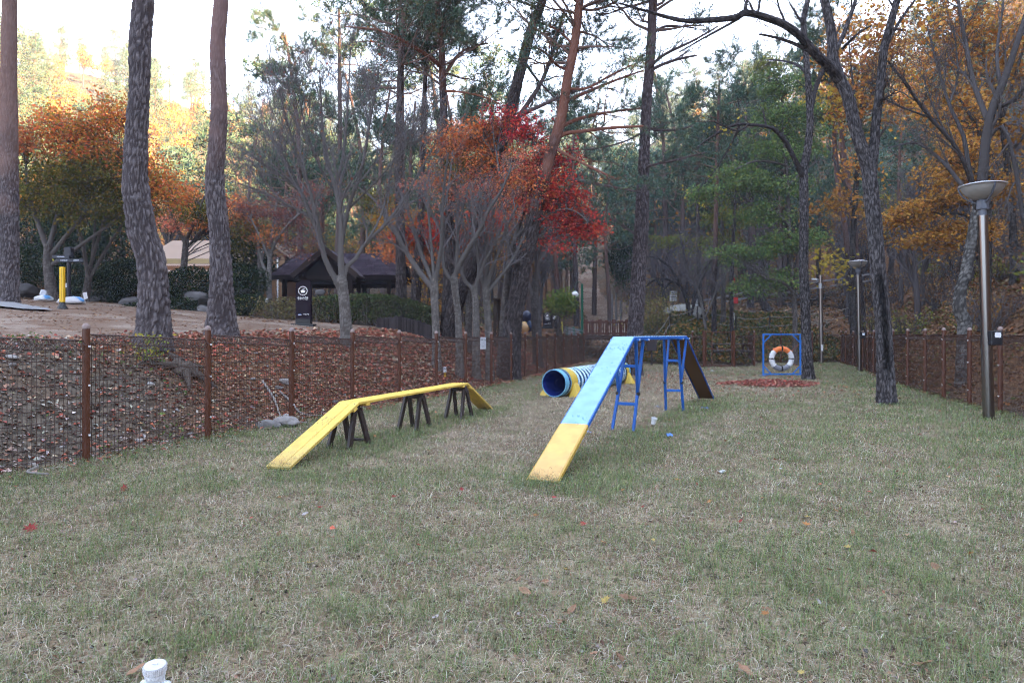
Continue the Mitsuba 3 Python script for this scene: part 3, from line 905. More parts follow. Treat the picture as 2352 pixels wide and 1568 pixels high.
for tc in (0.085, 0.925):
    i0 = int(tc * (m - 1))
    w = 7
    sec = tv_.reshape(m, sides, 3)[i0 - w:i0 + w + 1]
    o = cl[i0 - w:i0 + w + 1, None] + unit(sec - cl[i0 - w:i0 + w + 1, None]) * (Rr + 0.012)
    ii, jj = np.meshgrid(np.arange(2 * w), np.arange(sides), indexing='ij')
    qf = np.stack([ii * sides + jj, ii * sides + (jj + 1) % sides, (ii + 1) * sides + (jj + 1) % sides, (ii + 1) * sides + jj], -1).reshape(-1, 4)
    YEL = (0.62, 0.44, 0.07)
    put('strap', (o.reshape(-1, 3), np.vstack([qf[:, [0, 2, 1]], qf[:, [0, 3, 2]]])), TN, YEL, 'paint', 40)
    tg = tan[i0]
    sd = unit(np.cross([0, 0, 1.0], tg))
    for s in (-1, 1):
        c = cl[i0] * [1, 1, 0] + [0, 0, zl2(*cl[i0][:2])]
        pts = []
        for a_ in (-0.19, 0.19):
            pts += [c + sd * s * 0.345 + tg * a_ * 0.4 + [0, 0, 0.33], c + sd * s * 0.37 + tg * a_ * 0.5 + [0, 0, 0.28], c + sd * s * 0.50 + tg * a_ + [0, 0, 0.02], c + sd * s * 0.25 + tg * a_ + [0, 0, 0.0], c + sd * s * 0.52 + tg * a_ * 0.8 + [0, 0, 0.0]]
        hull = m3.Manifold.hull_points(np.array(pts)).refine(5).to_mesh()
        hv = np.array(hull.vert_properties[:, :3], float)
        hv = hv + np.maximum(0, meshkit.fbm(hv * 11, 3, 7) - 0.4)[:, None] * 0.05 * sd * s
        put('sandbag', (hv, np.array(hull.tri_verts)), TN, YEL, 'paint', 50)

# ---------------------------------------------------------------- the tyre jump: blue frame, and the foam ring hung in it
FR = thing('jump_frame', 'square blue steel frame with corner braces standing on the lawn', 'frame')
fc = onlawn(1795.7, 863)
fd = fc[1]
k_ = fd / F
W2, HT = 44.3 * k_, 97 * k_
fx, fz = fc[0], fc[2]
FB = (0.02, 0.15, 0.52)


def fp(x, z):
    return np.array([fx + x, fd, fz + z])


for s in (-1, 1):
    put('upright', bar(fp(s * (W2 - 0.025), 0), fp(s * (W2 - 0.025), HT), 0.05, 0.05, (0, 1, 0), 0.005), FR, FB, 'paint')
    put('foot', place(box((0.16, 0.30, 0.012), (0, 0, 0.006)), None, fp(s * (W2 - 0.025), 0.012)), FR, (0.22, 0.33, 0.50), 'paint')
for z in (0.06, HT - 0.025):
    put('rail', bar(fp(-W2 + 0.05, z), fp(W2 - 0.05, z), 0.048, 0.048, (0, 1, 0), 0.005), FR, FB, 'paint')
for s in (-1, 1):
    for (z0, z1) in ((HT - 0.04, HT - 0.30), (0.07, 0.33)):
        put('corner_brace', bar(fp(s * (W2 - 0.29), z0), fp(s * (W2 - 0.045), z1), 0.035, 0.035, (0, 1, 0), 0.004), FR, FB, 'paint')
RG = thing('foam_ring', 'orange white and grey foam tyre ring with black straps hung inside the blue frame', 'ring')
rz = 0.63 * 1.0
rcx, rcz = fx - 0.01, EYE - (823.4 - VH) * k_
MAJ, MIN = 0.337, 0.088
segs = [('top_quarter', -45, 45, (0.80, 0.20, 0.05), 'orange upper part of the ring'), ('side', 45, 135, (0.72, 0.73, 0.76), 'white side of the ring'), ('side', -135, -45, (0.72, 0.73, 0.76), 'white side of the ring'), ('bottom_quarter', 135, 225, (0.20, 0.21, 0.25), 'grey lower part of the ring')]


def torus_arc(a0, a1, minor, n=18):
    a = np.radians(np.linspace(a0, a1, n))
    pts = np.stack([rcx + MAJ * np.sin(a), fd + 0 * a, rcz + MAJ * np.cos(a)], 1)
    return tubes(pts[None], np.full((1, n), minor), 20, True)


for nm, a0, a1, col, lb in segs:
    put(nm, torus_arc(a0 + 0.4, a1 - 0.4, MIN), RG, col, 'paint', 50, label=lb)
for a in (0, 90, 180, 270):
    put('strap', torus_arc(a - 3.2, a + 3.2, MIN + 0.006, 5), RG, (0.012, 0.012, 0.014), 'matte', 50)
for sx, sz in ((-0.6, 0.80), (0.8, 0.62)):
    put('hook', tube([(rcx + sx * MAJ * 1.28, fd, rcz + sz * MAJ * 1.2), (rcx + sx * MAJ * 1.4, fd, rcz + sz * MAJ * 1.32)], 0.02, 8), RG, (0.6, 0.16, 0.06), 'paint')
for ex, ez in ((-W2 + 0.05, HT - 0.35), (W2 - 0.05, HT - 0.35), (-W2 + 0.05, 0.3), (W2 - 0.05, 0.3)):
    dx, dz = fx + ex - rcx, fz + ez - rcz
    L = math.hypot(dx, dz)
    put('rope', tube([(rcx + dx / L * (MAJ + MIN), fd, rcz + dz / L * (MAJ + MIN)), (fx + ex, fd, fz + ez)], 0.006, 5), RG, (0.40, 0.08, 0.05))

# ---------------------------------------------------------------- mesh fences
BR = (0.088, 0.030, 0.016)
WIRE = (0.055, 0.027, 0.020)


def wire_panel(a, b, za, zb, h0, h1, pitch=0.05, rows=10, r=0.0043, curl=True):
    """welded wire panel with rolled top from a to b; heights h0 at a, h1 at b above the ground za, zb."""
    a, b = np.asarray(a, float), np.asarray(b, float)
    L = np.linalg.norm(b - a)
    n = max(2, int(round(L / pitch)))
    t = (np.arange(n) + 0.5) / n
    d = (b - a) / L
    nrm = np.array([-d[1], d[0]])
    P = a[None] + (b - a)[None] * t[:, None]
    zg = za + (zb - za) * t
    top = zg + h0 + (h1 - h0) * t
    roll = 0.11
    pts = [np.c_[P, zg + 0.03], np.c_[P, top - roll]]
    parts = [tubes(np.stack(pts, 1), np.full((n, 2), r), 3)]
    if curl:
        # the wires bend over to a triangular roll: out, up, and back down to the next pitch
        q0, q1, q2 = np.c_[P, top - roll], np.c_[P + nrm * 0.05, top - 0.05], np.c_[P + d * pitch * 0.45, top]
        q3 = np.c_[P + d * pitch * 0.45 - nrm * 0.045, top - 0.055]
        parts.append(tubes(np.stack([q0, q1, q2], 1), np.full((n, 3), r), 3))
        parts.append(tubes(np.stack([q0, q2], 1), np.full((n, 2), r), 3))
        parts.append(tubes(np.stack([q2, q3, np.c_[P + d * pitch * 0.1, top - roll]], 1), np.full((n, 3), r), 3))
    else:
        parts.append(tubes(np.stack([np.c_[P, top - roll], np.c_[P, top]], 1), np.full((n, 2), r), 3))
    hs = np.r_[np.linspace(0.05, 1, rows) * 1.0]
    ra = [np.r_[a, za + 0.04 + (h0 - roll - 0.04) * x] for x in hs] + [np.r_[a, za + h0]]
    rb = [np.r_[b, zb + 0.04 + (h1 - roll - 0.04) * x] for x in hs] + [np.r_[b, zb + h1]]
    rw = np.full((len(ra), 2), r * 1.25)
    rw[-1] = r * 1.9
    parts.append(tubes(np.stack([np.array(ra), np.array(rb)], 1), rw, 4))
    return join(parts)


def post_mesh(r=0.040, h=1.555):
    return lathe([(0, 0), (r, 0), (r, h - 0.035), (r + 0.004, h - 0.035)], 16)


def cap_mesh(r=0.040, h=1.555):
    return lathe([(r + 0.004, h - 0.036), (r + 0.005, h - 0.012), (r * 0.85, h + 0.010), (r * 0.45, h + 0.024), (0.0, h + 0.028)], 16)


POST, CAP = shape(post_mesh(), BR, 'paint', 40), shape(cap_mesh(), (0.22, 0.16, 0.15), 'paint', 40)
BOLT = shape(place(box((0.022, 0.022, 0.022), (0, 0, 0), 0.004)), (0.62, 0.62, 0.62), 'paint')


def fence(key, pts, heights=1.49, bolts=True, drop=(0.055, 0.125), skip=()):
    for i, p in enumerate(pts):
        z = ground_z(p) if LAWN.buffer(0.3).contains(shapely.Point(*p)) else float(zterrain(*p))
        M = np.eye(4)
        M[:3, 3] = (p[0], p[1], z - 0.02)
        k = put_shape('post', moved(POST, M), key)
        scene[key_for('cap', k)] = moved(CAP, M)
        if bolts:
            for zz in (0.30, 0.86, 1.30):
                Mb = np.eye(4)
                nx = -0.046 if p[0] > 4 else 0.046
                Mb[:3, 3] = (p[0] + nx, p[1] - 0.012, z + zz)
                scene[key_for('bolt', k)] = moved(BOLT, Mb)
    for i in range(len(pts) - 1):
        if i in skip:
            continue
        a, b = np.array(pts[i]), np.array(pts[i + 1])
        d = unit(b - a)
        put('wire_panel', wire_panel(a + d * 0.045, b - d * 0.045, ground_z(a), ground_z(b), heights - drop[0], heights - drop[1]), key, WIRE, 'paint', kind='stuff')


FL = thing('wire_fence', 'brown wire mesh fence with round posts along the left side of the lawn', 'fence')
left_posts = [(-6.65, 2.3), (-6.05, 4.15), (-5.42, 5.92)] + [tuple(p) for p in LEFT[1:]]
fence(FL, left_posts)
FRR = thing('wire_fence', 'brown wire mesh fence with round posts along the right side under the slope', 'fence')
fence(FRR, [tuple(p) for p in RIGHT[1:]], drop=(0.07, 0.10))
FBK = thing('wire_fence', 'brown wire mesh fence across the far end left of the gate', 'fence')
fence(FBK, [tuple(BACK[1]), tuple(BACK[2]), (7.9, 29.9)], 1.42, drop=(0.05, 0.05))
put('wire_panel', wire_panel(BACK[0] + [0.1, -0.1], BACK[1], 0.0, 0.05, 1.37, 1.37), FBK, WIRE, 'paint', kind='stuff')
put('wire_panel', wire_panel((7.92, 29.88), BACK[3] - [0.06, 0], 0.1, 0.1, 1.37, 1.37), FBK, WIRE, 'paint', kind='stuff')
FB2 = thing('wire_fence', 'brown wire mesh fence across the far end behind the blue frame', 'fence')
fence(FB2, [tuple(BACK[5]), tuple(BACK[6]), tuple(BACK[7]), tuple(BACK[8])], 1.42, drop=(0.05, 0.05))
put('wire_panel', wire_panel(BACK[4] + [0.08, 0.02], BACK[5] - [0.05, 0], 0.1, 0.12, 1.37, 1.37), FB2, WIRE, 'paint', kind='stuff')
put('wire_panel', wire_panel(BACK[8] + [0.05, 0], BACK[9] - [0.1, 0], 0.17, 0.17, 1.37, 1.37), FB2, WIRE, 'paint', kind='stuff')

# the gate: frame, mid rail, wire and a small white sign
GT = thing('mesh_gate', 'brown framed wire mesh gate in the far fence', 'gate')
ga, gb = BACK[3], BACK[4]
gz = ground_z((8.8, 29.0))
for p in (ga, gb):
    put('post', place(box((0.10, 0.10, 1.58), (0, 0, 0.79), 0.006), None, (p[0], p[1], gz - 0.02)), GT, BR, 'paint')
for xx in (ga[0] + 0.09, gb[0] - 0.09, ga[0] + 0.34):
    put('stile', bar((xx, ga[1], gz + 0.05), (xx, ga[1], gz + 1.50), 0.04, 0.04, (1, 0, 0), 0.004), GT, BR, 'paint')
for zz in (0.07, 0.78, 1.49):
    put('rail', bar((ga[0] + 0.11, ga[1], gz + zz), (gb[0] - 0.11, ga[1], gz + zz), 0.04, 0.04, (0, 1, 0), 0.004), GT, BR, 'paint')
put('wire_panel', wire_panel((ga[0] + 0.12, ga[1] + 0.03), (gb[0] - 0.12, gb[1] + 0.03), gz, gz, 1.46, 1.46, 0.06, 10, 0.0025, False), GT, WIRE, 'paint', kind='stuff')


def hangul(strokes, size, depth=0.004):
    """a syllable from strokes ((x0, y0), (x1, y1)) in a unit square, in the xz plane facing -y."""
    parts = []
    for (a, b) in strokes:
        a3, b3 = np.array([a[0] * size, 0, a[1] * size]), np.array([b[0] * size, 0, b[1] * size])
        parts.append(bar(a3, b3, 0.13 * size, depth, (-(b3 - a3)[2], 0, (b3 - a3)[0]), 0))
    return join(parts)


def text_on(strokes_list, size, origin, gap=1.12, vertical=False):
    parts = []
    for i, s in enumerate(strokes_list):
        o = np.array(origin, float) + (np.array([0, 0, -gap * size * i]) if vertical else np.array([gap * size * i, 0, 0]))
        parts.append(place(hangul(s, size), None, o))
    return join(parts)


CHWI = [((.10, .92), (.40, .92)), ((.02, .78), (.48, .78)), ((.25, .78), (.03, .48)), ((.25, .72), (.48, .48)), ((.02, .36), (.54, .36)), ((.28, .36), (.28, .02)), ((.80, 1.0), (.80, 0.0))]
SA = [((.26, .90), (.02, .25)), ((.26, .72), (.52, .25)), ((.78, 1.0), (.78, 0.0)), ((.78, .55), (.98, .55))]
JANG = [((.04, .95), (.52, .95)), ((.28, .95), (.04, .50)), ((.28, .85), (.54, .50)), ((.78, 1.0), (.78, .42)), ((.78, .72), (.98, .72)), ((.30, .30), (.72, .30)), ((.30, .02), (.72, .02)), ((.30, .30), (.22, .16)), ((.22, .16), (.30, .02)), ((.72, .30), (.80, .16)), ((.80, .16), (.72, .02))]
YE = [((.10, .75), (.40, .75)), ((.10, .35), (.40, .35)), ((.10, .75), (.10, .35)), ((.40, .75), (.40, .35)), ((.70, 1.0), (.70, 0.0)), ((.95, 1.0), (.95, 0.0))]
SIGN_TEXT = [JANG, SA, CHWI, YE]
for i, (u, v_, host) in enumerate(((1601, 867, None), (1652, 863, None))):
    x0 = (u - CX) / F * 28.98
    z0 = EYE - (v_ - VH) / F * 28.98
    if i == 0:
        x0, z0 = (u - CX) / F * 29.35, EYE - (v_ - VH) / F * 29.35
    yy = 29.32 if i == 0 else 29.03
    k = put('gate_sign', place(box((0.30, 0.012, 0.10), (0, 0, 0), 0.002), None, (x0, yy, z0)), None, (0.70, 0.70, 0.68), 'paint')
    labels[k] = {'label': ('small white lettered sign on the fence left of the gate', 'small white lettered sign on the wire of the gate')[i], 'category': 'sign'}
    put('lettering', text_on(SIGN_TEXT, 0.055, (x0 - 0.125, yy - 0.009, z0 - 0.027), 1.15), k, (0.05, 0.05, 0.06))

# white notices tied to the left fence
for i, (i0, t0, lb) in enumerate(((6, 0.62, 'white paper notice tied to the left fence, the nearer of two'), (8, 0.35, 'white paper notice tied to the left fence, the farther of two'))):
    a, b = LEFT[i0 + 1], LEFT[i0 + 2]
    p = a + (b - a) * t0
    d = unit(b - a)
    nrm = np.array([d[1], -d[0]])
    c = np.r_[p + nrm * 0.03, ground_z(p) + 1.24]
    R = np.column_stack([np.r_[d, 0], np.r_[-nrm, 0], [0, 0, 1.0]])
    k = put('notice', place(box((0.42 if i == 0 else 0.34, 0.004, 0.34)), R, c), None, (0.60, 0.61, 0.66), 'matte')
    labels[k] = {'label': lb, 'category': 'notice'}
    put('print', join([place(box((0.34 if i == 0 else 0.27, 0.002, 0.012), (0, -0.0035, zz)), R, c) for zz in (0.11, 0.07, 0.0, -0.04, -0.09)]), k, (0.36, 0.38, 0.45))

# ---------------------------------------------------------------- lamps and poles
ST = (0.26, 0.245, 0.245)


def lamp(p, height, r, lean, label, group=None):
    t = thing('street_lamp', label, 'street lamp', group)
    p = np.asarray(p, float)
    top = p + np.array([lean, 0, height])
    d = unit(top - p)

    def on(z):
        return p + (top - p) * (z / height)
    hp = height - 0.565
    put('pole', tube([on(0), on(1.38)], r * 1.04, 28), t, ST, 'steel', 40)
    put('pole_upper', tube([on(1.38), on(hp)], r * 0.90, 28), t, ST, 'steel', 40)
    put('collar', tube([on(hp), on(hp + 0.10)], r * 0.72, 20), t, (0.10, 0.11, 0.14), 'paint', 40)
    c = on(hp)
    oc = lathe([(0, 0.10), (0.088, 0.10), (0.092, 0.12), (0.092, 0.24), (0.080, 0.26), (0, 0.262)], 8, c)
    put('housing', oc, t, (0.09, 0.10, 0.13), 'paint')
    put('bowl', lathe([(0.045, 0.262), (0.12, 0.280), (0.20, 0.320), (0.265, 0.375), (0.305, 0.440), (0.322, 0.500), (0.314, 0.500), (0.296, 0.443), (0.256, 0.382), (0.194, 0.330), (0.118, 0.290), (0.04, 0.272)], 40, c), t, (0.24, 0.23, 0.22), 'gloss', 50)
    put('inner_shade', lathe([(0.0480, 0.28), (0.1280, 0.30), (0.1600, 0.36), (0.1600, 0.40), (0.0000, 0.41)], 32, c), t, (0.55, 0.53, 0.49), 'paint', 50)
    put('lid', lathe([(0.352, 0.496), (0.354, 0.506), (0.31, 0.522), (0.20, 0.545), (0.10, 0.556), (0, 0.560)], 40, c), t, (0.52, 0.53, 0.58), 'gloss', 50)
    put('lid_underside', lathe([(0.351, 0.495), (0.25, 0.508), (0.0, 0.514)], 40, c), t, (0.50, 0.50, 0.50), 'paint', 50)
    for a in np.radians([-95, 25, 145]):
        pr = [(0.068, 0.20), (0.20, 0.27), (0.29, 0.36), (0.335, 0.45), (0.343, 0.495)]
        put('arm', tubes(np.array([[(c[0] + rr * math.cos(a), c[1] + rr * math.sin(a), c[2] + zz) for rr, zz in pr]]), np.full((1, 5), 0.014), 6, True), t, (0.08, 0.09, 0.12), 'paint', 50)
    b = on(1.36) + np.array([0.06, -r - 0.045, 0])
    put('control_box', place(box((0.19, 0.10, 0.24), (0, 0, 0), 0.01), None, b), t, (0.012, 0.012, 0.016), 'paint')
    put('sticker', place(box((0.10, 0.004, 0.085), (0.01, -0.052, 0.05)), None, b), t, (0.66, 0.68, 0.74), 'paint')
    return t


lp = onlawn(2271, 962)
lamp(lp, EYE - (418 - VH) / F * lp[1] - lp[2], 0.082, -0.12, 'steel street lamp with glass bowl head, the nearest on the right of the lawn')
lp2 = onlawn(1975, 853)
lamp(lp2, EYE - (597 - VH) / F * lp2[1] - lp2[2], 0.080, -0.08, 'steel street lamp with glass bowl head, farther back between two tree trunks')
pp = upon(1887, 32.6)
t = thing('camera_pole', 'slim steel pole with a small camera arm near the far end of the right fence', 'pole')
hh = EYE - (632 - VH) / F * pp[1] - pp[2]
put('pole', tube([pp, pp + [-0.05, 0, hh]], 0.085, 20), t, (0.36, 0.32, 0.31), 'steel', 40)
put('arm', tube([pp + [-0.05, 0, hh - 0.22], pp + [-0.38, -0.05, hh - 0.18]], 0.025, 8), t, (0.50, 0.51, 0.53), 'paint')
put('camera', place(box((0.26, 0.09, 0.09), (0, 0, 0), 0.02), None, pp + [-0.36, -0.06, hh - 0.20]), t, (0.62, 0.63, 0.66), 'paint')
put('box', place(box((0.10, 0.09, 0.26), (0, 0, 0), 0.01), None, pp + [-0.11, -0.1, hh - 0.52]), t, (0.55, 0.57, 0.60), 'paint')
put('notice', place(box((0.10, 0.01, 0.30)), None, pp + [-0.02, -0.10, 0.75]), t, (0.72, 0.73, 0.75), 'paint')

# the notice post behind the blue bridge
nb = ground(6.22, 30.4)
t = thing('notice_box', 'dark brown box on a short post behind the blue ramp bridge', 'notice box')
put('post', place(box((0.07, 0.07, 0.75), (0, 0, 0.375), 0.004), None, nb), t, (0.03, 0.022, 0.022), 'paint')
put('cabinet', place(box((0.42, 0.22, 0.66), (0, 0, 0.98), 0.012), None, nb), t, (0.040, 0.030, 0.036), 'paint')
put('roof', place(box((0.48, 0.28, 0.05), (0, 0, 1.335), 0.012), None, nb), t, (0.036, 0.028, 0.034), 'paint')

# ---------------------------------------------------------------- the white pipe in the near corner, litter
pc = onlawn(358, 1592)
t = thing('standpipe', 'white capped plastic pipe end standing in the grass in the near left corner', 'pipe')
tilt = trimesh.transformations.rotation_matrix(0.12, [1, 0.3, 0])[:3, :3]


def pipe(prof, sides=48):
    return place(lathe(np.array(prof) * [1.15, 0.92], sides), tilt, pc - [0, 0, 0.03])


put('riser', pipe([(0.030, 0.0), (0.030, 0.118), (0.033, 0.118), (0.033, 0.130), (0.031, 0.134)]), t, (0.66, 0.68, 0.72), 'paint', 40)
kc = put('cap', pipe([(0.034, 0.136), (0.0365, 0.138), (0.0365, 0.164), (0.034, 0.168), (0.0, 0.169)]), t, (0.50, 0.51, 0.54), 'paint', 40)
put('rib', join([place(box((0.0016, 0.0022, 0.022), (0.0425, 0, 0.139)), tilt @ rotz(a), pc - [0, 0, 0.03]) for a in np.linspace(0, 2 * np.pi, 40, endpoint=False)]), kc, (0.76, 0.77, 0.80), 'paint', kind='stuff')
put('lug', place(box((0.020, 0.009, 0.007), (0, 0.0, 0.158), 0.001), tilt, pc - [0, 0, 0.03]), kc, (0.70, 0.71, 0.75), 'paint')
for s in (-1, 1):
    put('side_lug', place(box((0.03, 0.025, 0.05), (0.044 * s, 0, 0.06), 0.006), tilt, pc - [0, 0, 0.03]), t, (0.62, 0.66, 0.72), 'paint')
w = onlawn(1500, 978)
t = thing('paper_cup', 'small crumpled white cup standing in the grass right of the blue bridge', 'cup')
put('cup', place(lathe([(0.0, 0.0), (0.035, 0.0), (0.040, 0.05), (0.048, 0.10), (0.042, 0.10), (0.034, 0.02), (0, 0.02)], 12), trimesh.transformations.rotation_matrix(0.25, [1, 1, 0])[:3, :3], w + [0, 0, 0.03]), t, (0.62, 0.64, 0.66), 'paint')
put('rim', place(lathe([(0.047, 0.095), (0.052, 0.10), (0.047, 0.105)], 12), trimesh.transformations.rotation_matrix(0.25, [1, 1, 0])[:3, :3], w + [0, 0, 0.03]), t, (0.66, 0.68, 0.70), 'paint')
for (u, v_, s, lb) in ((1350, 997, 0.06, 'scrap of blue plastic beside the blue ramp, the leftmost of four'), (1537, 1005, 0.10, 'scrap of blue plastic on the grass, the nearest of four'), (1512, 938, 0.06, 'scrap of blue plastic on the grass between the bridge trestles'), (1620, 941, 0.07, 'scrap of blue plastic on the grass, the rightmost of four')):
    p = onlawn(u, v_)
    n_ = 6
    X, Y = np.meshgrid(np.linspace(-1, 1, n_), np.linspace(-0.4, 0.4, n_))
    Z = 0.35 * (meshkit.fbm(np.stack([X * 2 + u, Y * 3, 0 * X], -1), 2, 3))
    i, j = np.meshgrid(np.arange(n_ - 1), np.arange(n_ - 1), indexing='ij')
    q = np.stack([i * n_ + j, i * n_ + j + 1, (i + 1) * n_ + j + 1, (i + 1) * n_ + j], -1).reshape(-1, 4)
    k = put('plastic_scrap', place((np.stack([X, Y, Z], -1).reshape(-1, 3) * s, q), rotz(u * 0.7), p + [0, 0, 0.03]), None, (0.08, 0.20, 0.55), 'paint')
    labels[k] = {'label': lb, 'category': 'litter'}
for (u, v_, s, lb) in ((1658, 1087, 0.038, 'pale stone in the grass, the nearest of the lawn stones'), (1792, 1080, 0.018, 'small white stone in the grass right of the nearest stone'), (1636, 853, 0.08, 'white stone on the lawn in front of the gate')):
    p = onlawn(u, v_)
    k = put('stone', place(rock((s, s * 0.7, s * 0.45), int(u)), None, p + [0, 0, 0.02]), None, (0.52, 0.53, 0.53), 'matte', 40)
    labels[k] = {'label': lb, 'category': 'stone'}
# stones and fallen branches on the left bank
for i, (u, d, s, lb) in enumerate(((655, 10.75, 0.19, 'pale rounded boulder behind the left fence near the yellow ramp'), (615, 10.55, 0.15, 'grey boulder beside the pale one behind the left fence'), (655, 13.2, 0.11, 'flat pale stone higher on the left bank'))):
    p = upon(u, d)
    col = (0.27, 0.25, 0.245) if i != 1 else (0.21, 0.20, 0.20)
    v, f = rock((s * 1.1, s * 0.9, s * 0.6), i + 45, 3)
    k = put('boulder', place((v, f), None, p + [0, 0, s * 0.2]), None, np.array(col) * (0.75 + 0.5 * meshkit.fbm(v * 14, 3, 2))[:, None], 'matte', True)
    labels[k] = {'label': lb, 'category': 'boulder'}
r = np.random.default_rng(61)
for i in range(48):
    y = r.uniform(5.5, 14.5)
    sl = r.uniform(0.15, 2.9)
    x = float(xleft(y)) - sl / 0.945
    s = r.uniform(0.025, 0.075)
    k = put('stone', place(rock((s, s * r.uniform(0.6, 1), s * 0.6), 100 + i, 1), rotz(r.uniform(0, 6)), ground(x, y) + [0, 0, s * 0.25]), None, np.array((0.30, 0.285, 0.28)) * r.uniform(0.5, 1.2), 'matte', 40)
    pan = 'left of the first fence post' if y < 7.7 else ('first', 'second', 'third', 'fourth')[min(3, int((y - 7.71) / 1.73))] + ' fence panel'
    hgt = 'low' if sl < 1.0 else 'halfway up' if sl < 2.0 else 'high'
    pan = pan if y < 7.7 else 'behind the ' + pan
    labels[k] = {'label': f'small grey stone {hgt} on the left bank {pan}', 'category': 'stone', 'group': f'small stones {hgt} on the left bank {pan}'}
for i, (u0, d0, u1, d1, lb) in enumerate(((600, 12.6, 700, 10.9, 'long bare fallen branch slanting down the left bank'), (60, 7.3, 100, 6.8, 'short pale stick near the left edge behind the fence'), (640, 12.6, 735, 11.9, 'thin fallen branch on the bank behind the third fence panel'))):
    a, b = upon(u0, d0), upon(u1, d1)
    m_ = 12
    tt_ = np.linspace(0, 1, m_)
    pts = np.array([ground(*(a[:2] + (b[:2] - a[:2]) * q + 0.06 * np.array([math.sin(q * 7), math.cos(q * 5)]))) + [0, 0, 0.04] for q in tt_])
    k = put('fallen_branch', tube(pts, np.linspace(0.022, 0.008, m_), 7), None, (0.27, 0.245, 0.23), 'matte', 50)
    labels[k] = {'label': lb, 'category': 'branch'}
# an old stump with roots on the bank
p = upon(425, 11.3)
t = thing('tree_stump', 'old grey stump with spreading roots on the bank behind the left fence', 'stump')
v, f = rock((0.22, 0.17, 0.14), 78, 3)
put('stump', place((v, f), None, p + [0, 0, 0.08]), t, np.array((0.10, 0.082, 0.072)) * (0.5 + 1.0 * meshkit.fbm(v * 16, 3, 6))[:, None], 'matte', True)
for a in (0.3, 1.4, 2.6, 4.0, 5.3):
    pts = np.array([ground(p[0] + math.cos(a) * q, p[1] + math.sin(a) * q) + [0, 0, 0.14 - 0.16 * q] for q in np.linspace(0.1, 0.5, 7)])
    put('root', tube(pts, np.linspace(0.075, 0.015, 7), 7), t, (0.085, 0.07, 0.062), 'matte', 50)
# ---------------------------------------------------------------- trees
PINE_NEEDLES = [(0.075, 0.135, 0.100), (0.095, 0.160, 0.115), (0.060, 0.110, 0.085), (0.12, 0.18, 0.13), (0.14, 0.15, 0.08)]
GREY_TWIG = (0.135, 0.120, 0.125)


def zone_top(a, b):
    return lambda t, v: sstep(a, b, t + 0.25 * (meshkit.fbm(v * 1.6, 3, 12) - 0.5))


def trunk_part(key, P, R, seed, kind='pine', low=(0.075, 0.062, 0.064), high=(0.20, 0.175, 0.175), upper=None, za=0.4, zb=0.75, flare=0.35, res=0.024, name='trunk', moss=None, char=None):
    v, f, col, z = bark(P, R, seed, kind, res, low, high, zone_top(za, zb) if upper is not None else None, flare)
    if upper is not None:
        up = np.asarray(upper) * (0.8 + 0.4 * meshkit.fbm(v * np.array([9, 9, 5]), 3, seed + 5))[:, None]
        col = col * (1 - 0.75 * z[:, None]) + up * 0.75 * z[:, None]
    if char is not None:
        col = col * (1 - char(v)[:, None] * 0.93)
    return put(name, (v, f), key, col, 'matte', True)


def to_m(px, d, n=40, top=None, base_z=None):
    """trunk centre line from pixels (u, v, width px[, depth offset]); top: extra (dx, dz, r) metres beyond the last point."""
    q = []
    for p in px:
        dd = d + (p[3] if len(p) > 3 else 0)
        q.append(np.r_[at(p[0], p[1], dd), 0.5 * p[2] * dd / F])
    if base_z is not None:
        q[0][2] = base_z
    for t in (top or []):
        q.append(np.r_[q[-1][0] + t[0], q[-1][1] + (t[3] if len(t) > 3 else 0), q[-1][2] + t[1], t[2]])
    q = resample(np.array(q), n)
    return q[:, :3], q[:, 3]


def base_on(px, d):
    p = px[0]
    x = (p[0] - CX) / F * d
    return float(ground(x, d)[2]) - 0.06


def pine_crown(key, P, R, rng, nl=34, L=3.2, t0=0.5, sub=6, twig=5, needles=8, nlen=0.16, width=0.009, col=PINE_NEEDLES, bark_c=(0.17, 0.115, 0.095), up=0.05, angle=1.35, t1=0.99, dens=1.0):
    Pl, Rl = children(P[None], R[None], nl, L, rng, t0=t0, t1=t1, angle=angle, up=up, k=8, rr=0.34, wig=0.16)
    Ps, Rs = children(Pl, Rl, sub, L * 0.38, rng, t0=0.38, angle=0.75, up=0.12, k=5, rr=0.6, wig=0.16, flat=0.75)
    Pt, Rt = children(Ps, Rs, twig, L * 0.17, rng, t0=0.2, angle=0.7, up=0.2, k=4, rr=0.6, wig=0.2, flat=0.5)
    put('branches', join([tubes(Pl, Rl, 6), tubes(Ps, Rs, 4), tubes(Pt, np.maximum(Rt, 0.004), 3)]), key, bark_c, 'matte', kind='stuff')
    pos = Pt[:, 1:].reshape(-1, 3)
    dirs = np.gradient(Pt, axis=1)[:, 1:].reshape(-1, 3)
    keep = rng.uniform(size=len(pos)) < dens
    pos, dirs = pos[keep], dirs[keep]
    v, f = tufts(pos, dirs, np.full(len(pos), nlen), rng, needles, width, 0.75)
    c = np.repeat(palette(col, len(pos), rng, 0.2), 3 * needles, 0)
    put('needles', (v, f), key, c, 'matte', kind='stuff')


def blob_pads(specs, d, rng, depth=0.75, r0=0.5):
    """pads of foliage from ellipses (u, v, ru, rv, n, palette) seen at distance d."""
    C, Rr, K = [], [], []
    for (u, v, ru, rv, n, k) in specs:
        a = rng.normal(size=(n, 3))
        a = a / np.linalg.norm(a, axis=1, keepdims=True) * rng.uniform(0.15, 1, (n, 1)) ** 0.5
        dd = d + a[:, 1] * ru * d / F * depth
        C.append(np.stack([(u + a[:, 0] * ru - CX) / F * dd, dd, EYE - (v + a[:, 2] * rv - VH) / F * dd], 1))
        Rr.append(r0 * rng.uniform(0.65, 1.25, n))
        K += [k] * n
    return np.vstack(C), np.concatenate(Rr), K


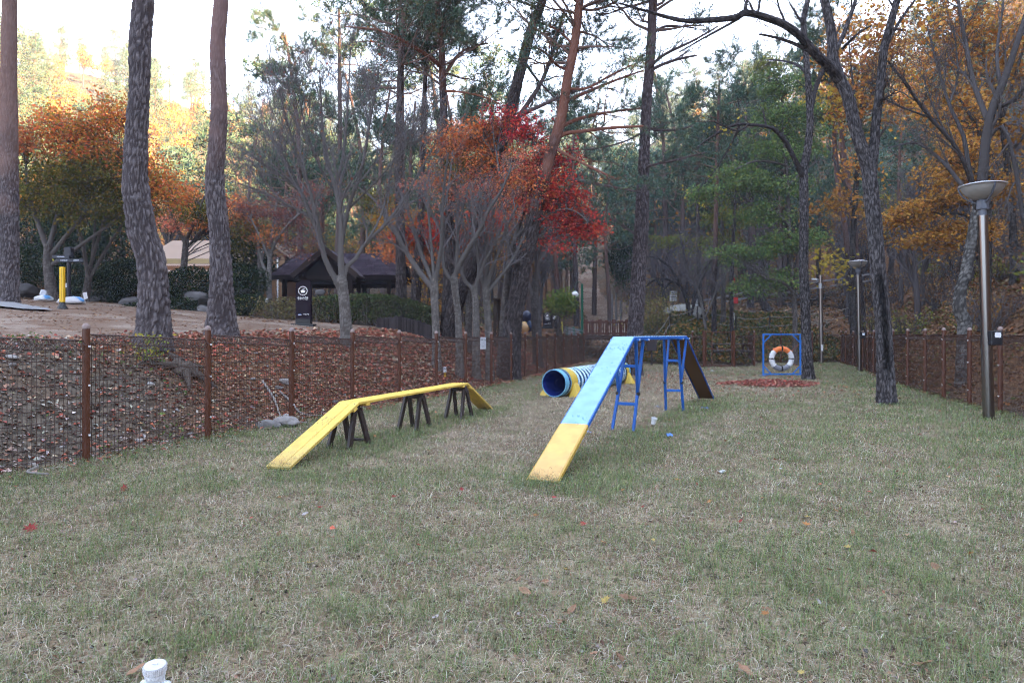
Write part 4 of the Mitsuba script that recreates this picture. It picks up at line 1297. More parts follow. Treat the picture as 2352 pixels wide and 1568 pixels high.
def leafy_pads(key, skeleton, pads, pals, rng, nleaf=90, lsize=0.075, thick=0.16, twig_c=GREY_TWIG, bsdf='leafy', up=0.55, aspect=0.8, tilt=0.12, limb_r=0.013, name='crown'):
    """limbs from the skeleton's points to every pad, radial twigs in the pad, leaves over it."""
    C, Rr, K = pads
    S = np.vstack([s[0] for s in skeleton])
    SR = np.concatenate([s[1] for s in skeleton])
    n = len(C)
    dv = C[:, None] - S[None]
    hd = np.linalg.norm(dv[..., :2], axis=2)
    cost = np.linalg.norm(dv, axis=2) + 3.0 * np.maximum(0, 0.35 * hd - dv[..., 2])
    i = cost.argmin(1)
    p0 = S[i]
    dist = np.linalg.norm(C - p0, axis=1)
    k = 8
    t = np.linspace(0, 1, k)[None, :, None]
    bend = rng.normal(size=(n, 1, 3)) * 0.10 * dist[:, None, None] + np.array([0, 0, 0.10]) * dist[:, None, None]
    Pl = p0[:, None] * (1 - t) + C[:, None] * t + bend * (4 * t * (1 - t))
    rl = np.minimum(limb_r * (0.6 + 0.35 * dist), SR[i] * 0.7)
    Rl = np.maximum(rl[:, None] * np.linspace(1, 0.3, k)[None], 0.003)
    m = 7
    a = rng.uniform(0, 2 * np.pi, (n, m))
    d = np.stack([np.cos(a), np.sin(a), rng.normal(size=(n, m)) * 0.18], -1)
    tt = np.linspace(0, 1, 4)[None, None, :, None]
    Pt = C[:, None, None] + d[:, :, None] * Rr[:, None, None, None] * tt + np.array([0, 0, -0.12]) * tt ** 2 + rng.normal(size=(n, m, 4, 3)) * 0.03 * tt
    put('branches', join([tubes(Pl, Rl, 5), tubes(Pt.reshape(-1, 4, 3), np.tile(np.linspace(0.006, 0.0025, 4), (n * m, 1)), 3)]), key, twig_c, 'matte', kind='stuff')
    pos, cols = [], []
    nl = np.maximum(8, (nleaf * (Rr / Rr.mean()) ** 2).astype(int))
    slope = rng.normal(size=(n, 2)) * tilt
    for j in range(n):
        q = np.sqrt(rng.uniform(size=nl[j]))
        b = rng.uniform(0, 2 * np.pi, nl[j])
        x, y = q * np.cos(b) * Rr[j], q * np.sin(b) * Rr[j]
        z = thick * rng.normal(size=nl[j]) * 0.6 - 0.22 * q ** 2 * Rr[j] + slope[j, 0] * x + slope[j, 1] * y
        pos.append(C[j] + np.stack([x, y, z], 1))
        cols.append(palette(pals[K[j]], nl[j], rng, 0.18) * rng.uniform(0.8, 1.2))
    pos, cols = np.vstack(pos), np.vstack(cols)
    v, f = cards(pos, lsize * rng.uniform(0.7, 1.25, len(pos)), up, rng, aspect, 0.25)
    put(name, (v, f), key, np.repeat(cols, 4, 0), bsdf, kind='stuff')


# ---- the three tall pines on the left
r = np.random.default_rng(101)
TALL = [
    ('tall pine trunk at the far left edge behind the fence', 19.0, [(14, 692, 46), (20, 560, 40), (20, 400, 38), (20, 200, 33), (22, 0, 28)], (0.22, 0.135, 0.115), 0.1, 0.35),
    ('thick leaning pine trunk with plated grey bark behind the left fence', 11.7, [(350, 783, 74), (354, 706, 66), (348, 605, 60), (325, 525, 60), (311, 402, 53), (314, 300, 47), (320, 201, 43), (321, 115, 45), (329, 0, 44)], (0.225, 0.155, 0.14), 0.40, 0.62),
    ('curved pine trunk with pinkish upper bark, right of the thick leaning pine', 14.2, [(509, 757, 66), (509, 700, 56), (508, 638, 48), (504, 538, 43), (494, 437, 42), (493, 468 - 60, 40), (500, 318, 37), (503, 234, 35), (500, 117, 33), (508, 0, 31)], (0.225, 0.14, 0.13), 0.18, 0.42)]
for i, (lb, d, px, upc, za, zb) in enumerate(TALL):
    k = thing('pine_tree', lb, 'pine tree')
    P, R = to_m(px, d, 60, [(0.1, 2.5, 0.13), (0.5, 3.0, 0.09), (0.3, 2.0, 0.03)], base_on(px, d))
    trunk_part(k, P, R, 200 + i, 'pine', (0.060, 0.050, 0.054), (0.185, 0.163, 0.172), upc, za, zb, 0.30, 0.020)
    pine_crown(k, P, R, r, 16, 2.8, 0.80, 5, 4, 7)
    if i == 1:
        for (u, v_, du) in ((312, 95, 9), (309, 30, -2)):
            pass

# ---- pines in the middle
MID = [
    ('leaning pine with a dark lower trunk and reddish upper trunk behind the red maple', 22.0, [(1172, 772, 46), (1180, 720, 42), (1188, 691, 40), (1198, 626, 38), (1217, 546, 36), (1240, 440, 30), (1270, 335, 26), (1290, 268, 23), (1303, 184, 21), (1320, 100, 20), (1332, 0, 18)], (0.235, 0.105, 0.075), 0.30, 0.52, 0.62),
    ('pine leaning right with two stems parting above the maple crowns', 23.5, [(1033, 762, 38), (1050, 690, 36), (1082, 616, 34), (1098, 513, 31), (1135, 380, 29), (1170, 265, 27), (1194, 167, 24), (1219, 74, 22), (1246, 0, 20)], (0.15, 0.12, 0.12), 0.5, 0.8, 0.70),
    ('straight dark pine standing left of the leaning one', 24.5, [(1030, 750, 36), (1032, 640, 30), (1033, 513, 27), (1022, 360, 20), (1018, 234, 17), (1014, 100, 15), (1004, 20, 13)], (0.24, 0.11, 0.075), 0.5, 0.75, 0.55),
    ('slim pine behind the bare maple, its trunk in front of the sky', 34.0, [(925, 735, 20), (923, 500, 17), (921, 250, 14), (921, 100, 12), (920, 0, 10)], (0.16, 0.11, 0.10), 0.3, 0.6, 0.55),
    ('pine beside the pavilion standing before its right gable', 23.8, [(922, 700, 25), (920, 600, 22), (919, 520, 21), (916, 380, 19), (918, 240, 16), (926, 60, 13)], (0.17, 0.115, 0.10), 0.5, 0.8, 0.6),
    ('pine behind the pavilion right of its gable', 27.0, [(952, 700, 24), (960, 600, 22), (965, 540, 18), (970, 380, 13), (976, 200, 10), (984, 40, 7)], (0.17, 0.115, 0.10), 0.5, 0.8, 0.6)]
LIMBS = {
    0: [[(1296, 236, 10), (1330, 220, 8, 1), (1400, 190, 6, 2), (1478, 162, 3, 2.5)], [(1280, 298, 9), (1340, 270, 8, 1), (1420, 255, 5, 1.6), (1470, 250, 3, 2)], [(1278, 318, 10), (1310, 304, 9), (1380, 296, 8, -0.8), (1478, 290, 4, -1.2)], [(1308, 165, 7), (1290, 155, 6), (1250, 120, 5, -1), (1220, 105, 3, -1.5)],
        [(1318, 110, 6), (1280, 70, 5, 1), (1240, 52, 4, 1.5)], [(1300, 205, 7), (1335, 205, 6), (1400, 175, 5, -0.6), (1450, 150, 3, -1)], [(1272, 340, 7), (1330, 370, 6, -0.5), (1390, 400, 5, -1), (1420, 412, 3, -1.2)]],
    1: [[(1172, 300, 12), (1199, 258, 11, 0.3), (1246, 184, 9, 0.6), (1283, 74, 6, 1), (1296, 20, 4, 1)], [(1205, 140, 7), (1240, 190, 5, 1), (1300, 250, 3, 1.4)], [(1199, 262, 10), (1260, 235, 8, -0.6), (1330, 200, 5, -1.2)], [(1240, 420, 8), (1310, 412, 8, -1.2), (1400, 428, 6, -2), (1462, 440, 4, -2.3)]],
    2: [[(1012, 152, 12), (985, 130, 10, -0.6), (931, 97, 7, -1.4), (870, 70, 5, -2), (790, 62, 3, -2.2)], [(1019, 190, 7), (1060, 120, 5, 1), (1120, 100, 4, 1.6)], [(1018, 210, 6), (1080, 215, 4, -1), (1150, 240, 3, -2)]]}
for i, (lb, d, px, upc, za, zb, t0) in enumerate(MID):
    k = thing('pine_tree', lb, 'pine tree')
    P, R = to_m(px, d, 60, [(0.5, 2.2, 0.09), (0.4, 2.0, 0.03)], base_on(px, d))
    trunk_part(k, P, R, 220 + i, 'pine', (0.030, 0.024, 0.025), (0.105, 0.088, 0.088), upc, za, zb, 0.25, 0.026)
    for lim in LIMBS.get(i, []):
        Pl, Rl = limb_px(lim, d, r, 0, 12)
        put('limb', tubes(Pl[None], Rl[None], 7), k, np.asarray(upc) * 0.8)
        Pc, Rc = children(Pl[None], Rl[None], 8, 1.5, r, 0.3, 1.0, 0.8, 0.12, 6, 0.5, 0.2, flat=0.4)
        Pt, Rt = children(Pc, Rc, 6, 0.55, r, 0.3, 1.0, 0.7, 0.2, 4, 0.6, 0.2, flat=0.4)
        put('branches', join([tubes(Pc, Rc, 4), tubes(Pt, np.maximum(Rt, .004), 3)]), k, np.asarray(upc) * 0.65, kind='stuff')
        pos = Pt[:, 1:].reshape(-1, 3)
        ok = r.uniform(size=len(pos)) < 0.75
        v, f = tufts(pos[ok], np.gradient(Pt, axis=1)[:, 1:].reshape(-1, 3)[ok], np.full(ok.sum(), 0.15), r, 8, 0.009)
        put('needles', (v, f), k, np.repeat(palette(PINE_NEEDLES, ok.sum(), r), 24, 0), kind='stuff')
    pine_crown(k, P, R, r, 44, 3.7, t0, 7, 5, 8, 0.17, 0.012)

# ---- the lone pine on the lawn
px = [(1455, 864, 40), (1458, 780, 36), (1464, 680, 34), (1473, 525, 32), (1480, 345, 24), (1485, 240, 22), (1495, 115, 21), (1500, 0, 19)]
k = thing('pine_tree', 'tall straight pine on the lawn behind the blue ramp bridge', 'pine tree')
P, R = to_m(px, 23.6, 64, [(0.15, 2.5, 0.11), (0.2, 2.5, 0.03)], ground_z((4.1, 23.6)) - 0.04)
trunk_part(k, P, R, 240, 'pine', (0.038, 0.030, 0.032), (0.150, 0.128, 0.135), (0.145, 0.110, 0.115), 0.45, 0.8, 0.25, 0.022)
for lim in ([(1485, 165, 8), (1520, 130, 7, -0.5), (1590, 95, 5, -1), (1650, 60, 3, -1.4)], [(1484, 170, 8), (1530, 145, 7, 0.5), (1600, 128, 4, 1)], [(1470, 545 - 0, 6), (1400, 500, 4, 1)], [(1493, 90, 7), (1540, 60, 5, 1), (1600, 66, 3, 1.6)], [(1482, 290, 6), (1530, 300, 5, 1), (1590, 290, 3, 1.5)], [(1478, 385, 6), (1540, 370, 5, -1), (1620, 350, 3, -1.6)],
            [(1479, 300, 5), (1420, 330, 4, -1), (1340, 345, 3, -1.6)]):
    Pl, Rl = limb_px(lim, 23.6, r, 0, 12)
    put('limb', tubes(Pl[None], Rl[None], 7), k, (0.085, 0.065, 0.065))
    Pc, Rc = children(Pl[None], Rl[None], 8, 1.2, r, 0.2, 1.0, 0.8, 0.1, 6, 0.5, 0.2, flat=0.4)
    put('branches', tubes(Pc, Rc, 4), k, (0.09, 0.07, 0.07), kind='stuff')
    pos = Pc[:, 3:].reshape(-1, 3)
    v, f = tufts(pos, np.gradient(Pc, axis=1)[:, 3:].reshape(-1, 3), np.full(len(pos), 0.16), r, 9, 0.009)
    put('needles', (v, f), k, np.repeat(palette(PINE_NEEDLES, len(pos), r), 27, 0), kind='stuff')
pine_crown(k, P, R, r, 30, 3.2, 0.66, 6, 5, 8, 0.17, 0.011)

# ---- the two dark oaks on the lawn at the right
OAKC = ((0.030, 0.027, 0.029), (0.140, 0.129, 0.135))
k = thing('oak_tree', 'forked oak with ridged dark bark on the right of the lawn, nearest tree trunk', 'oak tree')
d = 13.85
px = [(2037, 932, 42), (2034, 860, 37), (2029, 750, 34), (2018, 640, 32), (2009, 525, 32), (2000, 440, 33), (1995, 395, 30), (1966, 300, 27), (1945, 215, 26), (1925, 175, 27), (1913, 140, 25), (1912, 100, 22), (1905, 50, 20), (1894, 0, 19)]
P, R = to_m(px, d, 60, [(-0.15, 1.2, 0.06), (-0.1, 1.3, 0.02)], ground_z((7.6, 13.85)) - 0.03)


def scorch(v):
    # the burnt strip up the camera side of the trunk
    a = sstep(0.06, -0.03, v[:, 0] - np.interp(v[:, 2], P[:, 2], P[:, 0]) - 0.01 + 0.05 * (meshkit.fbm(v * 5, 3, 3) - 0.5))
    b = sstep(-0.14, -0.06, v[:, 0] - np.interp(v[:, 2], P[:, 2], P[:, 0]))
    return 0.85 * a * b * sstep(2.75, 2.6, v[:, 2] + 0.5 * (meshkit.fbm(v * 4, 3, 5) - 0.5)) * sstep(0.45, 0.9, v[:, 2])


trunk_part(k, P, R, 250, 'oak', *OAKC, flare=0.15, res=0.018, char=scorch)
OAK_LIMBS = [
    [(1998, 420, 26), (2008, 330, 22), (2014, 260, 20), (2020, 218, 19), (2030, 117, 18), (2047, 50, 16), (2063, -10, 14), (2080, -90, 8)],
    [(1928, 185, 24), (1900, 150, 21, -0.3), (1866, 117, 20, -0.6), (1839, 85, 18, -0.8), (1800, 56, 17, -1), (1772, 45, 16, -1.1), (1725, 30, 15, -1.3), (1690, 40, 14, -1.5), (1640, 46, 12, -1.7), (1564, 47, 10, -1.9), (1500, 30, 7, -2), (1424, 8, 4, -2.1)],
    [(1918, 118, 12), (1935, 85, 10, 0.5), (1952, 40, 9, 0.8), (1966, 0, 8, 1), (1985, -60, 4, 1.2)],
    [(1728, 32, 9, -1.3), (1712, 20, 8, -1.3), (1718, -5, 6, -1.2), (1724, -40, 3, -1.2)],
    [(1738, 34, 6, -1.3), (1745, 5, 5, -1.0), (1748, -30, 3, -1)],
    [(1700, 42, 6, -1.5), (1640, 75, 5, -1.2), (1560, 120, 3, -1)],
    [(1860, 118, 9, -0.6), (1800, 92, 7, -0.9), (1745, 80, 4, -1.3)],
    [(2030, 130, 9), (2060, 60, 7, 0.8), (2110, -10, 4, 1.2)],
    [(1935, 112, 7), (1968, 80, 5, -0.5), (2000, 60, 3, -0.8)]]
tw = []
for lim in OAK_LIMBS:
    Pl, Rl = limb_px(lim, d, r, 0, 20)
    v, f, col, z = bark(Pl, Rl, 260, 'oak', 0.02, *OAKC)
    put('limb', (v, f), k, col * 0.8, 'matte', True)
    Pc, Rc = children(Pl[None], Rl[None], 5, 1.0, r, 0.3, 1.0, 0.9, 0.05, 6, 0.35, wig=0.22)
    Pt, Rt = children(Pc, Rc, 4, 0.5, r, 0.2, 1.0, 0.8, 0.05, 5, 0.6, wig=0.22)
    tw += [tubes(Pc, Rc, 5), tubes(Pt, Rt, 3)]
put('twigs', join(tw), k, (0.055, 0.048, 0.05), kind='stuff')

k = thing('oak_tree', 'slender dark oak with forked top standing beside the blue jump frame', 'oak tree')
d = 21.4
px = [(1857, 873, 27), (1853, 800, 22), (1849, 700, 21), (1846, 600, 20), (1847, 480, 20), (1846, 402, 19), (1856, 335, 17), (1861, 280, 16), (1859, 234, 15), (1852, 134, 13), (1846, 50, 12), (1857, -10, 11)]
P, R = to_m(px, d, 60, [(0.1, 1.5, 0.05), (0.1, 1.0, 0.015)], ground_z((9.3, 21.4)) - 0.03)
trunk_part(k, P, R, 270, 'oak', (0.022, 0.02, 0.021), (0.145, 0.132, 0.138), flare=0.2, res=0.022)
tw = []
for lim in ([(1846, 410, 14), (1825, 365, 11, -0.3), (1799, 318, 10, -0.6), (1765, 291, 8, -0.9), (1705, 285, 7, -1.2), (1645, 308, 5, -1.6), (1600, 340, 3, -1.8)], [(1861, 270, 13), (1868, 225, 11, 0.3), (1878, 190, 10, 0.4), (1889, 167, 9, 0.5), (1905, 120, 6, 0.7), (1930, 60, 3, 1)],
            [(1720, 284, 5, -1.2), (1690, 300, 4, -1.4), (1665, 290, 4, -1.6), (1640, 280, 2, -1.8)], [(1700, 286, 4, -1.2), (1650, 380, 3, -0.8), (1600, 440, 2, -0.6)], [(1850, 168, 6), (1820, 145, 5, 0.6), (1760, 138, 3, 1.2)], [(1846, 60, 6), (1815, 10, 4, -0.5)], [(1760, 290, 5, -0.9), (1752, 250, 3, -0.8)]):
    Pl, Rl = limb_px(lim, d, r, 0, 16)
    put('limb', tubes(Pl[None], Rl[None], 8), k, (0.048, 0.043, 0.045), 'matte', 60)
    Pc, Rc = children(Pl[None], Rl[None], 6, 1.1, r, 0.25, 1.0, 0.9, 0.02, 6, 0.4, wig=0.25)
    Pt, Rt = children(Pc, Rc, 4, 0.6, r, 0.2, 1.0, 0.8, 0.0, 5, 0.6, wig=0.25)
    tw += [tubes(Pc, Rc, 5), tubes(Pt, Rt, 3)]
put('twigs', join(tw), k, (0.06, 0.052, 0.055), kind='stuff')
v, f = cards(np.vstack([p[0].reshape(-1, 3) for p in tw])[r.integers(0, 2000, 70)], r.uniform(0.07, 0.11, 70), 0.4, r)
put('last_leaves', (v, f), k, (0.60, 0.46, 0.08), 'leafy', label='a few yellow leaves left on the twigs', kind='stuff')

# ---- bare maples in the middle
def bare_tree(name, label, cat, d, px, limbs, counts=(9, 7, 6), lengths=(1.5, 0.9, 0.5), col=(0.125, 0.115, 0.112), twig=(0.150, 0.136, 0.142), spread=0.75, up=0.16, seed=1, n=40, low=(0.095, 0.085, 0.080), high=(0.190, 0.175, 0.166), group=None, leaves=None, drift=1.0):
    rr_ = np.random.default_rng(seed)
    k = thing(name, label, cat, group)
    P, R = to_m(px, d, n, None, base_on(px, d))
    trunk_part(k, P, R, seed, 'smooth', low, high, flare=0.25, res=0.03)
    ls = []
    for lim in limbs:
        Pl, Rl = limb_px(lim, d, rr_, rr_.uniform(-drift, drift), 14)
        put('limb', tubes(Pl[None], Rl[None], 8), k, np.asarray(col) * rr_.uniform(0.8, 1.05), 'matte', 60)
        ls.append((Pl, Rl))
    parts, levels = grow_limbs(ls, counts, lengths, rr_, (4, 5, 4, 3, 3), up, spread, 0.13, 0.22)
    put('twigs', join(parts[1:]), k, twig, kind='stuff')
    if leaves:
        Pt = levels[-1][0]
        pos = Pt[:, 1:].reshape(-1, 3)
        m = min(leaves[1], len(pos))
        pos = pos[rr_.choice(len(pos), m, replace=False)] + rr_.normal(size=(m, 3)) * 0.05
        v, f = cards(pos, rr_.uniform(0.045, 0.08, m) * (leaves[2] if len(leaves) > 2 else 1), 0.5, rr_)
        put('leaves', (v, f), k, np.repeat(palette(leaves[0], m, rr_), 4, 0), 'leafy', kind='stuff')
    return k, ls


bare_tree('maple_tree', 'large bare grey maple with a fan of fine twigs before the pavilion', 'maple tree', 17.0,
          [(797, 757, 30), (793, 720, 26), (789, 677, 25), (785, 650, 27), (784, 632, 20)],
          [[(784, 668, 17), (770, 640, 15), (753, 610, 13), (742, 580, 12), (737, 550, 11), (715, 500, 10), (690, 440, 8), (640, 400, 7), (580, 360, 4)],
           [(786, 640, 15), (782, 583, 14), (784, 525, 12), (775, 450, 10), (755, 380, 8), (740, 280, 5), (736, 180, 3)],
           [(788, 640, 13), (795, 615, 11), (813, 599, 10), (836, 563, 9), (876, 525, 8), (920, 470, 6), (960, 400, 4), (1000, 330, 3)],
           [(784, 560, 11), (800, 480, 9), (830, 390, 7), (850, 280, 5), (870, 160, 3)], [(740, 560, 9), (728, 500, 8), (700, 400, 6), (665, 300, 4), (640, 200, 3)],
           [(715, 500, 7), (660, 470, 5), (600, 440, 4), (540, 420, 2.5)], [(770, 430, 7), (790, 340, 6), (800, 220, 4), (805, 110, 2.5)], [(690, 440, 6), (640, 340, 4), (585, 270, 3)], [(836, 563, 6), (880, 480, 5), (900, 380, 4), (940, 260, 2.5)], [(775, 450, 6), (720, 350, 4), (690, 240, 3)],
           [(800, 480, 6), (860, 420, 4), (930, 340, 3), (985, 260, 2)]],
          (10, 7, 4), (1.9, 1.1, 0.7), seed=301, spread=0.66, up=0.20, leaves=([(0.42, 0.17, 0.07), (0.35, 0.09, 0.06), (0.36, 0.24, 0.12)], 500))
bare_tree('maple_tree', 'pale bare maple before the pavilion hedge, leftmost of the fence grove', 'maple tree', 19.5,
          [(1003, 762, 23), (1000, 720, 18), (998, 680, 18), (998, 661, 19), (999, 640, 15)],
          [[(998, 664, 15), (975, 640, 13), (950, 605, 12), (927, 568, 11), (905, 525, 10), (888, 495, 8), (850, 450, 5), (800, 420, 3)], [(997, 655, 12), (985, 625, 11), (970, 590, 10), (955, 540, 8), (935, 480, 7), (915, 430, 5)],
           [(1000, 650, 12), (1008, 600, 10), (1014, 560, 9), (1015, 500, 8), (1020, 430, 6), (1030, 350, 4)], [(998, 650, 8), (992, 580, 7), (985, 500, 6), (975, 420, 4)]],
          (7, 5, 3), (1.4, 0.85, 0.45), seed=302, leaves=([(0.50, 0.20, 0.06), (0.45, 0.08, 0.05)], 350))
bare_tree('maple_tree', 'spotted grey maple forking into a long right limb, second of the fence grove', 'maple tree', 20.0,
          [(1056, 766, 20), (1052, 720, 16), (1047, 680, 16), (1043, 645, 17), (1044, 630, 14)],
          [[(1043, 642, 13), (1054, 610, 12), (1066, 590, 12), (1082, 560, 11), (1098, 536, 10), (1123, 481, 8), (1150, 440, 6), (1175, 380, 4)], [(1042, 648, 11), (1030, 635, 9), (1020, 620, 9), (1016, 562, 8), (1019, 497, 7), (1030, 430, 5), (1040, 350, 3)],
           [(1048, 625, 8), (1050, 560, 7), (1060, 490, 6), (1080, 420, 4)], [(1085, 555, 6), (1090, 500, 5), (1105, 440, 4)]],
          (7, 5, 3), (1.3, 0.8, 0.45), seed=303, leaves=([(0.48, 0.15, 0.06), (0.50, 0.07, 0.05)], 300))
bare_tree('maple_tree', 'grey maple trunk with low forks, third of the grove by the fence', 'maple tree', 20.8,
          [(1094, 764, 20), (1093, 720, 16), (1091, 680, 15), (1090, 668, 15), (1091, 655, 11)],
          [[(1090, 672, 11), (1078, 655, 9), (1066, 642, 9), (1058, 600, 8), (1050, 540, 6), (1045, 470, 4)], [(1091, 665, 10), (1100, 620, 8), (1095, 570, 7), (1085, 520, 6), (1075, 450, 4)], [(1091, 664, 8), (1110, 610, 7), (1135, 560, 6), (1160, 500, 4)]],
          (7, 5, 3), (1.3, 0.8, 0.45), seed=304, leaves=([(0.50, 0.17, 0.06), (0.45, 0.07, 0.05)], 250))
bare_tree('maple_tree', 'many limbed grey maple left of the leaning pine, fourth of the grove by the fence', 'maple tree', 21.2,
          [(1125, 762, 21), (1120, 720, 17), (1117, 690, 17), (1116, 674, 18), (1116, 660, 14)],
          [[(1116, 668, 12), (1105, 630, 10), (1098, 590, 9), (1085, 545, 7), (1070, 490, 5)], [(1116, 660, 11), (1118, 600, 9), (1112, 520, 7), (1105, 440, 5)], [(1118, 664, 11), (1130, 620, 9), (1148, 570, 8), (1165, 520, 6), (1190, 470, 4)], [(1119, 672, 9), (1145, 640, 8), (1175, 600, 7), (1205, 540, 5), (1225, 490, 3)], [(1117, 640, 7), (1128, 560, 6), (1135, 480, 4)]],
          (7, 5, 3), (1.3, 0.8, 0.45), seed=305, leaves=([(0.50, 0.10, 0.05), (0.45, 0.07, 0.05)], 250))
bare_tree('bare_tree', 'twin stemmed bare tree right of the leaning dark pine', 'tree', 29.0,
          [(1236, 760, 24), (1230, 710, 22), (1228, 680, 20), (1232, 640, 17)],
          [[(1232, 650, 14), (1234, 600, 12), (1230, 560, 10), (1228, 500, 7), (1222, 430, 4)], [(1230, 690, 14), (1208, 640, 12), (1200, 590, 10), (1196, 520, 7), (1190, 450, 4)], [(1234, 610, 9), (1262, 570, 8), (1285, 530, 6), (1300, 480, 4)]],
          (9, 7, 5), (1.6, 0.9, 0.5), seed=306, low=(0.06, 0.055, 0.055), high=(0.13, 0.12, 0.125), col=(0.12, 0.11, 0.115))

# ---- the red and orange maple crowns over the grove
CRIM = [(0.50, 0.035, 0.055), (0.60, 0.060, 0.060), (0.42, 0.03, 0.055), (0.66, 0.17, 0.09)]
BRED = [(0.68, 0.085, 0.065), (0.60, 0.065, 0.065), (0.70, 0.20, 0.10), (0.48, 0.05, 0.055)]
ORNG = [(0.70, 0.25, 0.07), (0.74, 0.32, 0.11), (0.62, 0.16, 0.06), (0.64, 0.25, 0.14)]
SALM = [(0.72, 0.30, 0.20), (0.70, 0.18, 0.12), (0.74, 0.36, 0.20)]
OLIV = [(0.115, 0.115, 0.030), (0.15, 0.14, 0.035), (0.085, 0.095, 0.030), (0.24, 0.16, 0.04)]
YELO = [(0.52, 0.36, 0.07), (0.46, 0.27, 0.06), (0.55, 0.22, 0.05)]
PURP = [(0.24, 0.085, 0.085), (0.30, 0.11, 0.09), (0.20, 0.10, 0.10), (0.32, 0.16, 0.11)]
PALS = {'c': CRIM, 'b': BRED, 'o': ORNG, 's': SALM, 'g': OLIV, 'y': YELO, 'p': PURP}
r = np.random.default_rng(401)


def leafy_tree(label, d, px, limbs, specs, nleaf=85, lsize=0.075, pals=PALS, name='maple_tree', cat='maple tree', r0=0.55, low=(0.07, 0.06, 0.058), high=(0.15, 0.135, 0.13), twig=(0.085, 0.075, 0.075), seed=1, depth=0.75, group=None, thick=0.16, tilt=0.12, bsdf='leafy', aspect=0.8):
    k = thing(name, label, cat, group)
    P, R = to_m(px, d, 40, None, base_on(px, d))
    trunk_part(k, P, R, seed, 'smooth', low, high, flare=0.25, res=0.03)
    sk = [(P, R)]
    for lim in limbs:
        Pl, Rl = limb_px(lim, d, r, r.uniform(-1, 1), 14)
        put('limb', tubes(Pl[None], Rl[None], 7), k, np.asarray(high) * 0.75, 'matte', 60)
        sk.append((Pl, Rl))
    leafy_pads(k, sk, blob_pads(specs, d, r, depth, r0), pals, r, nleaf, lsize, thick, twig, bsdf=bsdf, tilt=tilt, aspect=aspect)
    return k


leafy_tree('maple with crimson and bright red leaves in the middle of the picture', 22.5, [(1150, 758, 20), (1160, 690, 17), (1168, 620, 16), (1178, 560, 14)],
           [[(1178, 565, 12), (1200, 490, 10), (1225, 420, 8), (1250, 350, 5)], [(1172, 600, 11), (1160, 500, 9), (1150, 420, 7), (1140, 350, 4)], [(1185, 550, 10), (1240, 500, 8), (1300, 480, 5), (1350, 510, 3)]],
           [(1205, 300, 55, 45, 20, 'c'), (1262, 390, 55, 55, 22, 'b'), (1215, 380, 70, 50, 20, 's'), (1265, 470, 75, 42, 32, 'b'), (1325, 510, 50, 30, 24, 'b'), (1235, 450, 70, 40, 16, 'o'), (1300, 455, 45, 35, 14, 'b'), (1170, 470, 60, 40, 12, 's'), (1280, 560, 40, 26, 7, 'b'), (1300, 355, 25, 30, 6, 'c'), (1165, 265, 40, 26, 8, 'c'), (1190, 430, 85, 48, 24, 'o'), (1270, 430, 60, 40, 16, 'b'), (1355, 520, 28, 18, 10, 'b')], 62, 0.082, seed=411, tilt=0.3)
leafy_tree('maple with thin orange and salmon leaves left of the crimson one', 23.5, [(1075, 756, 18), (1078, 680, 15), (1085, 600, 13), (1090, 540, 12)],
           [[(1088, 570, 10), (1100, 480, 8), (1105, 400, 6), (1110, 320, 3)], [(1086, 590, 9), (1060, 500, 7), (1050, 420, 5), (1060, 340, 3)], [(1092, 545, 8), (1130, 460, 6), (1160, 400, 3)]],
           [(1090, 300, 75, 40, 26, 'o'), (1120, 360, 85, 45, 28, 'o'), (1060, 390, 60, 50, 12, 'g'), (1100, 430, 75, 35, 14, 's'), (1010, 400, 40, 60, 8, 'o'), (1150, 400, 40, 40, 10, 's'), (1050, 330, 50, 40, 12, 'o'), (1140, 310, 60, 40, 16, 'o'), (1110, 410, 80, 40, 16, 'o'), (1030, 340, 50, 40, 10, 'o'), (1000, 440, 60, 40, 9, 's')], 66, 0.082, seed=412)
leafy_tree('red and orange maple seen low between the grove trunks', 27.5, [(985, 740, 16), (990, 660, 13), (1000, 590, 12)],
           [[(998, 610, 9), (960, 540, 7), (920, 500, 4)], [(1000, 600, 9), (1040, 540, 7), (1090, 510, 4)]],
           [(960, 530, 55, 40, 16, 'b'), (1030, 540, 60, 40, 16, 'b'), (920, 500, 60, 45, 16, 'y'), (1090, 520, 50, 35, 14, 'b'), (900, 560, 50, 40, 12, 'o'), (990, 590, 60, 35, 10, 'o'), (1010, 640, 60, 35, 10, 'y'), (870, 470, 45, 40, 10, 'g'), (1140, 500, 40, 30, 10, 'b'), (985, 700, 40, 22, 5, 'y')], 120, 0.09, seed=413)

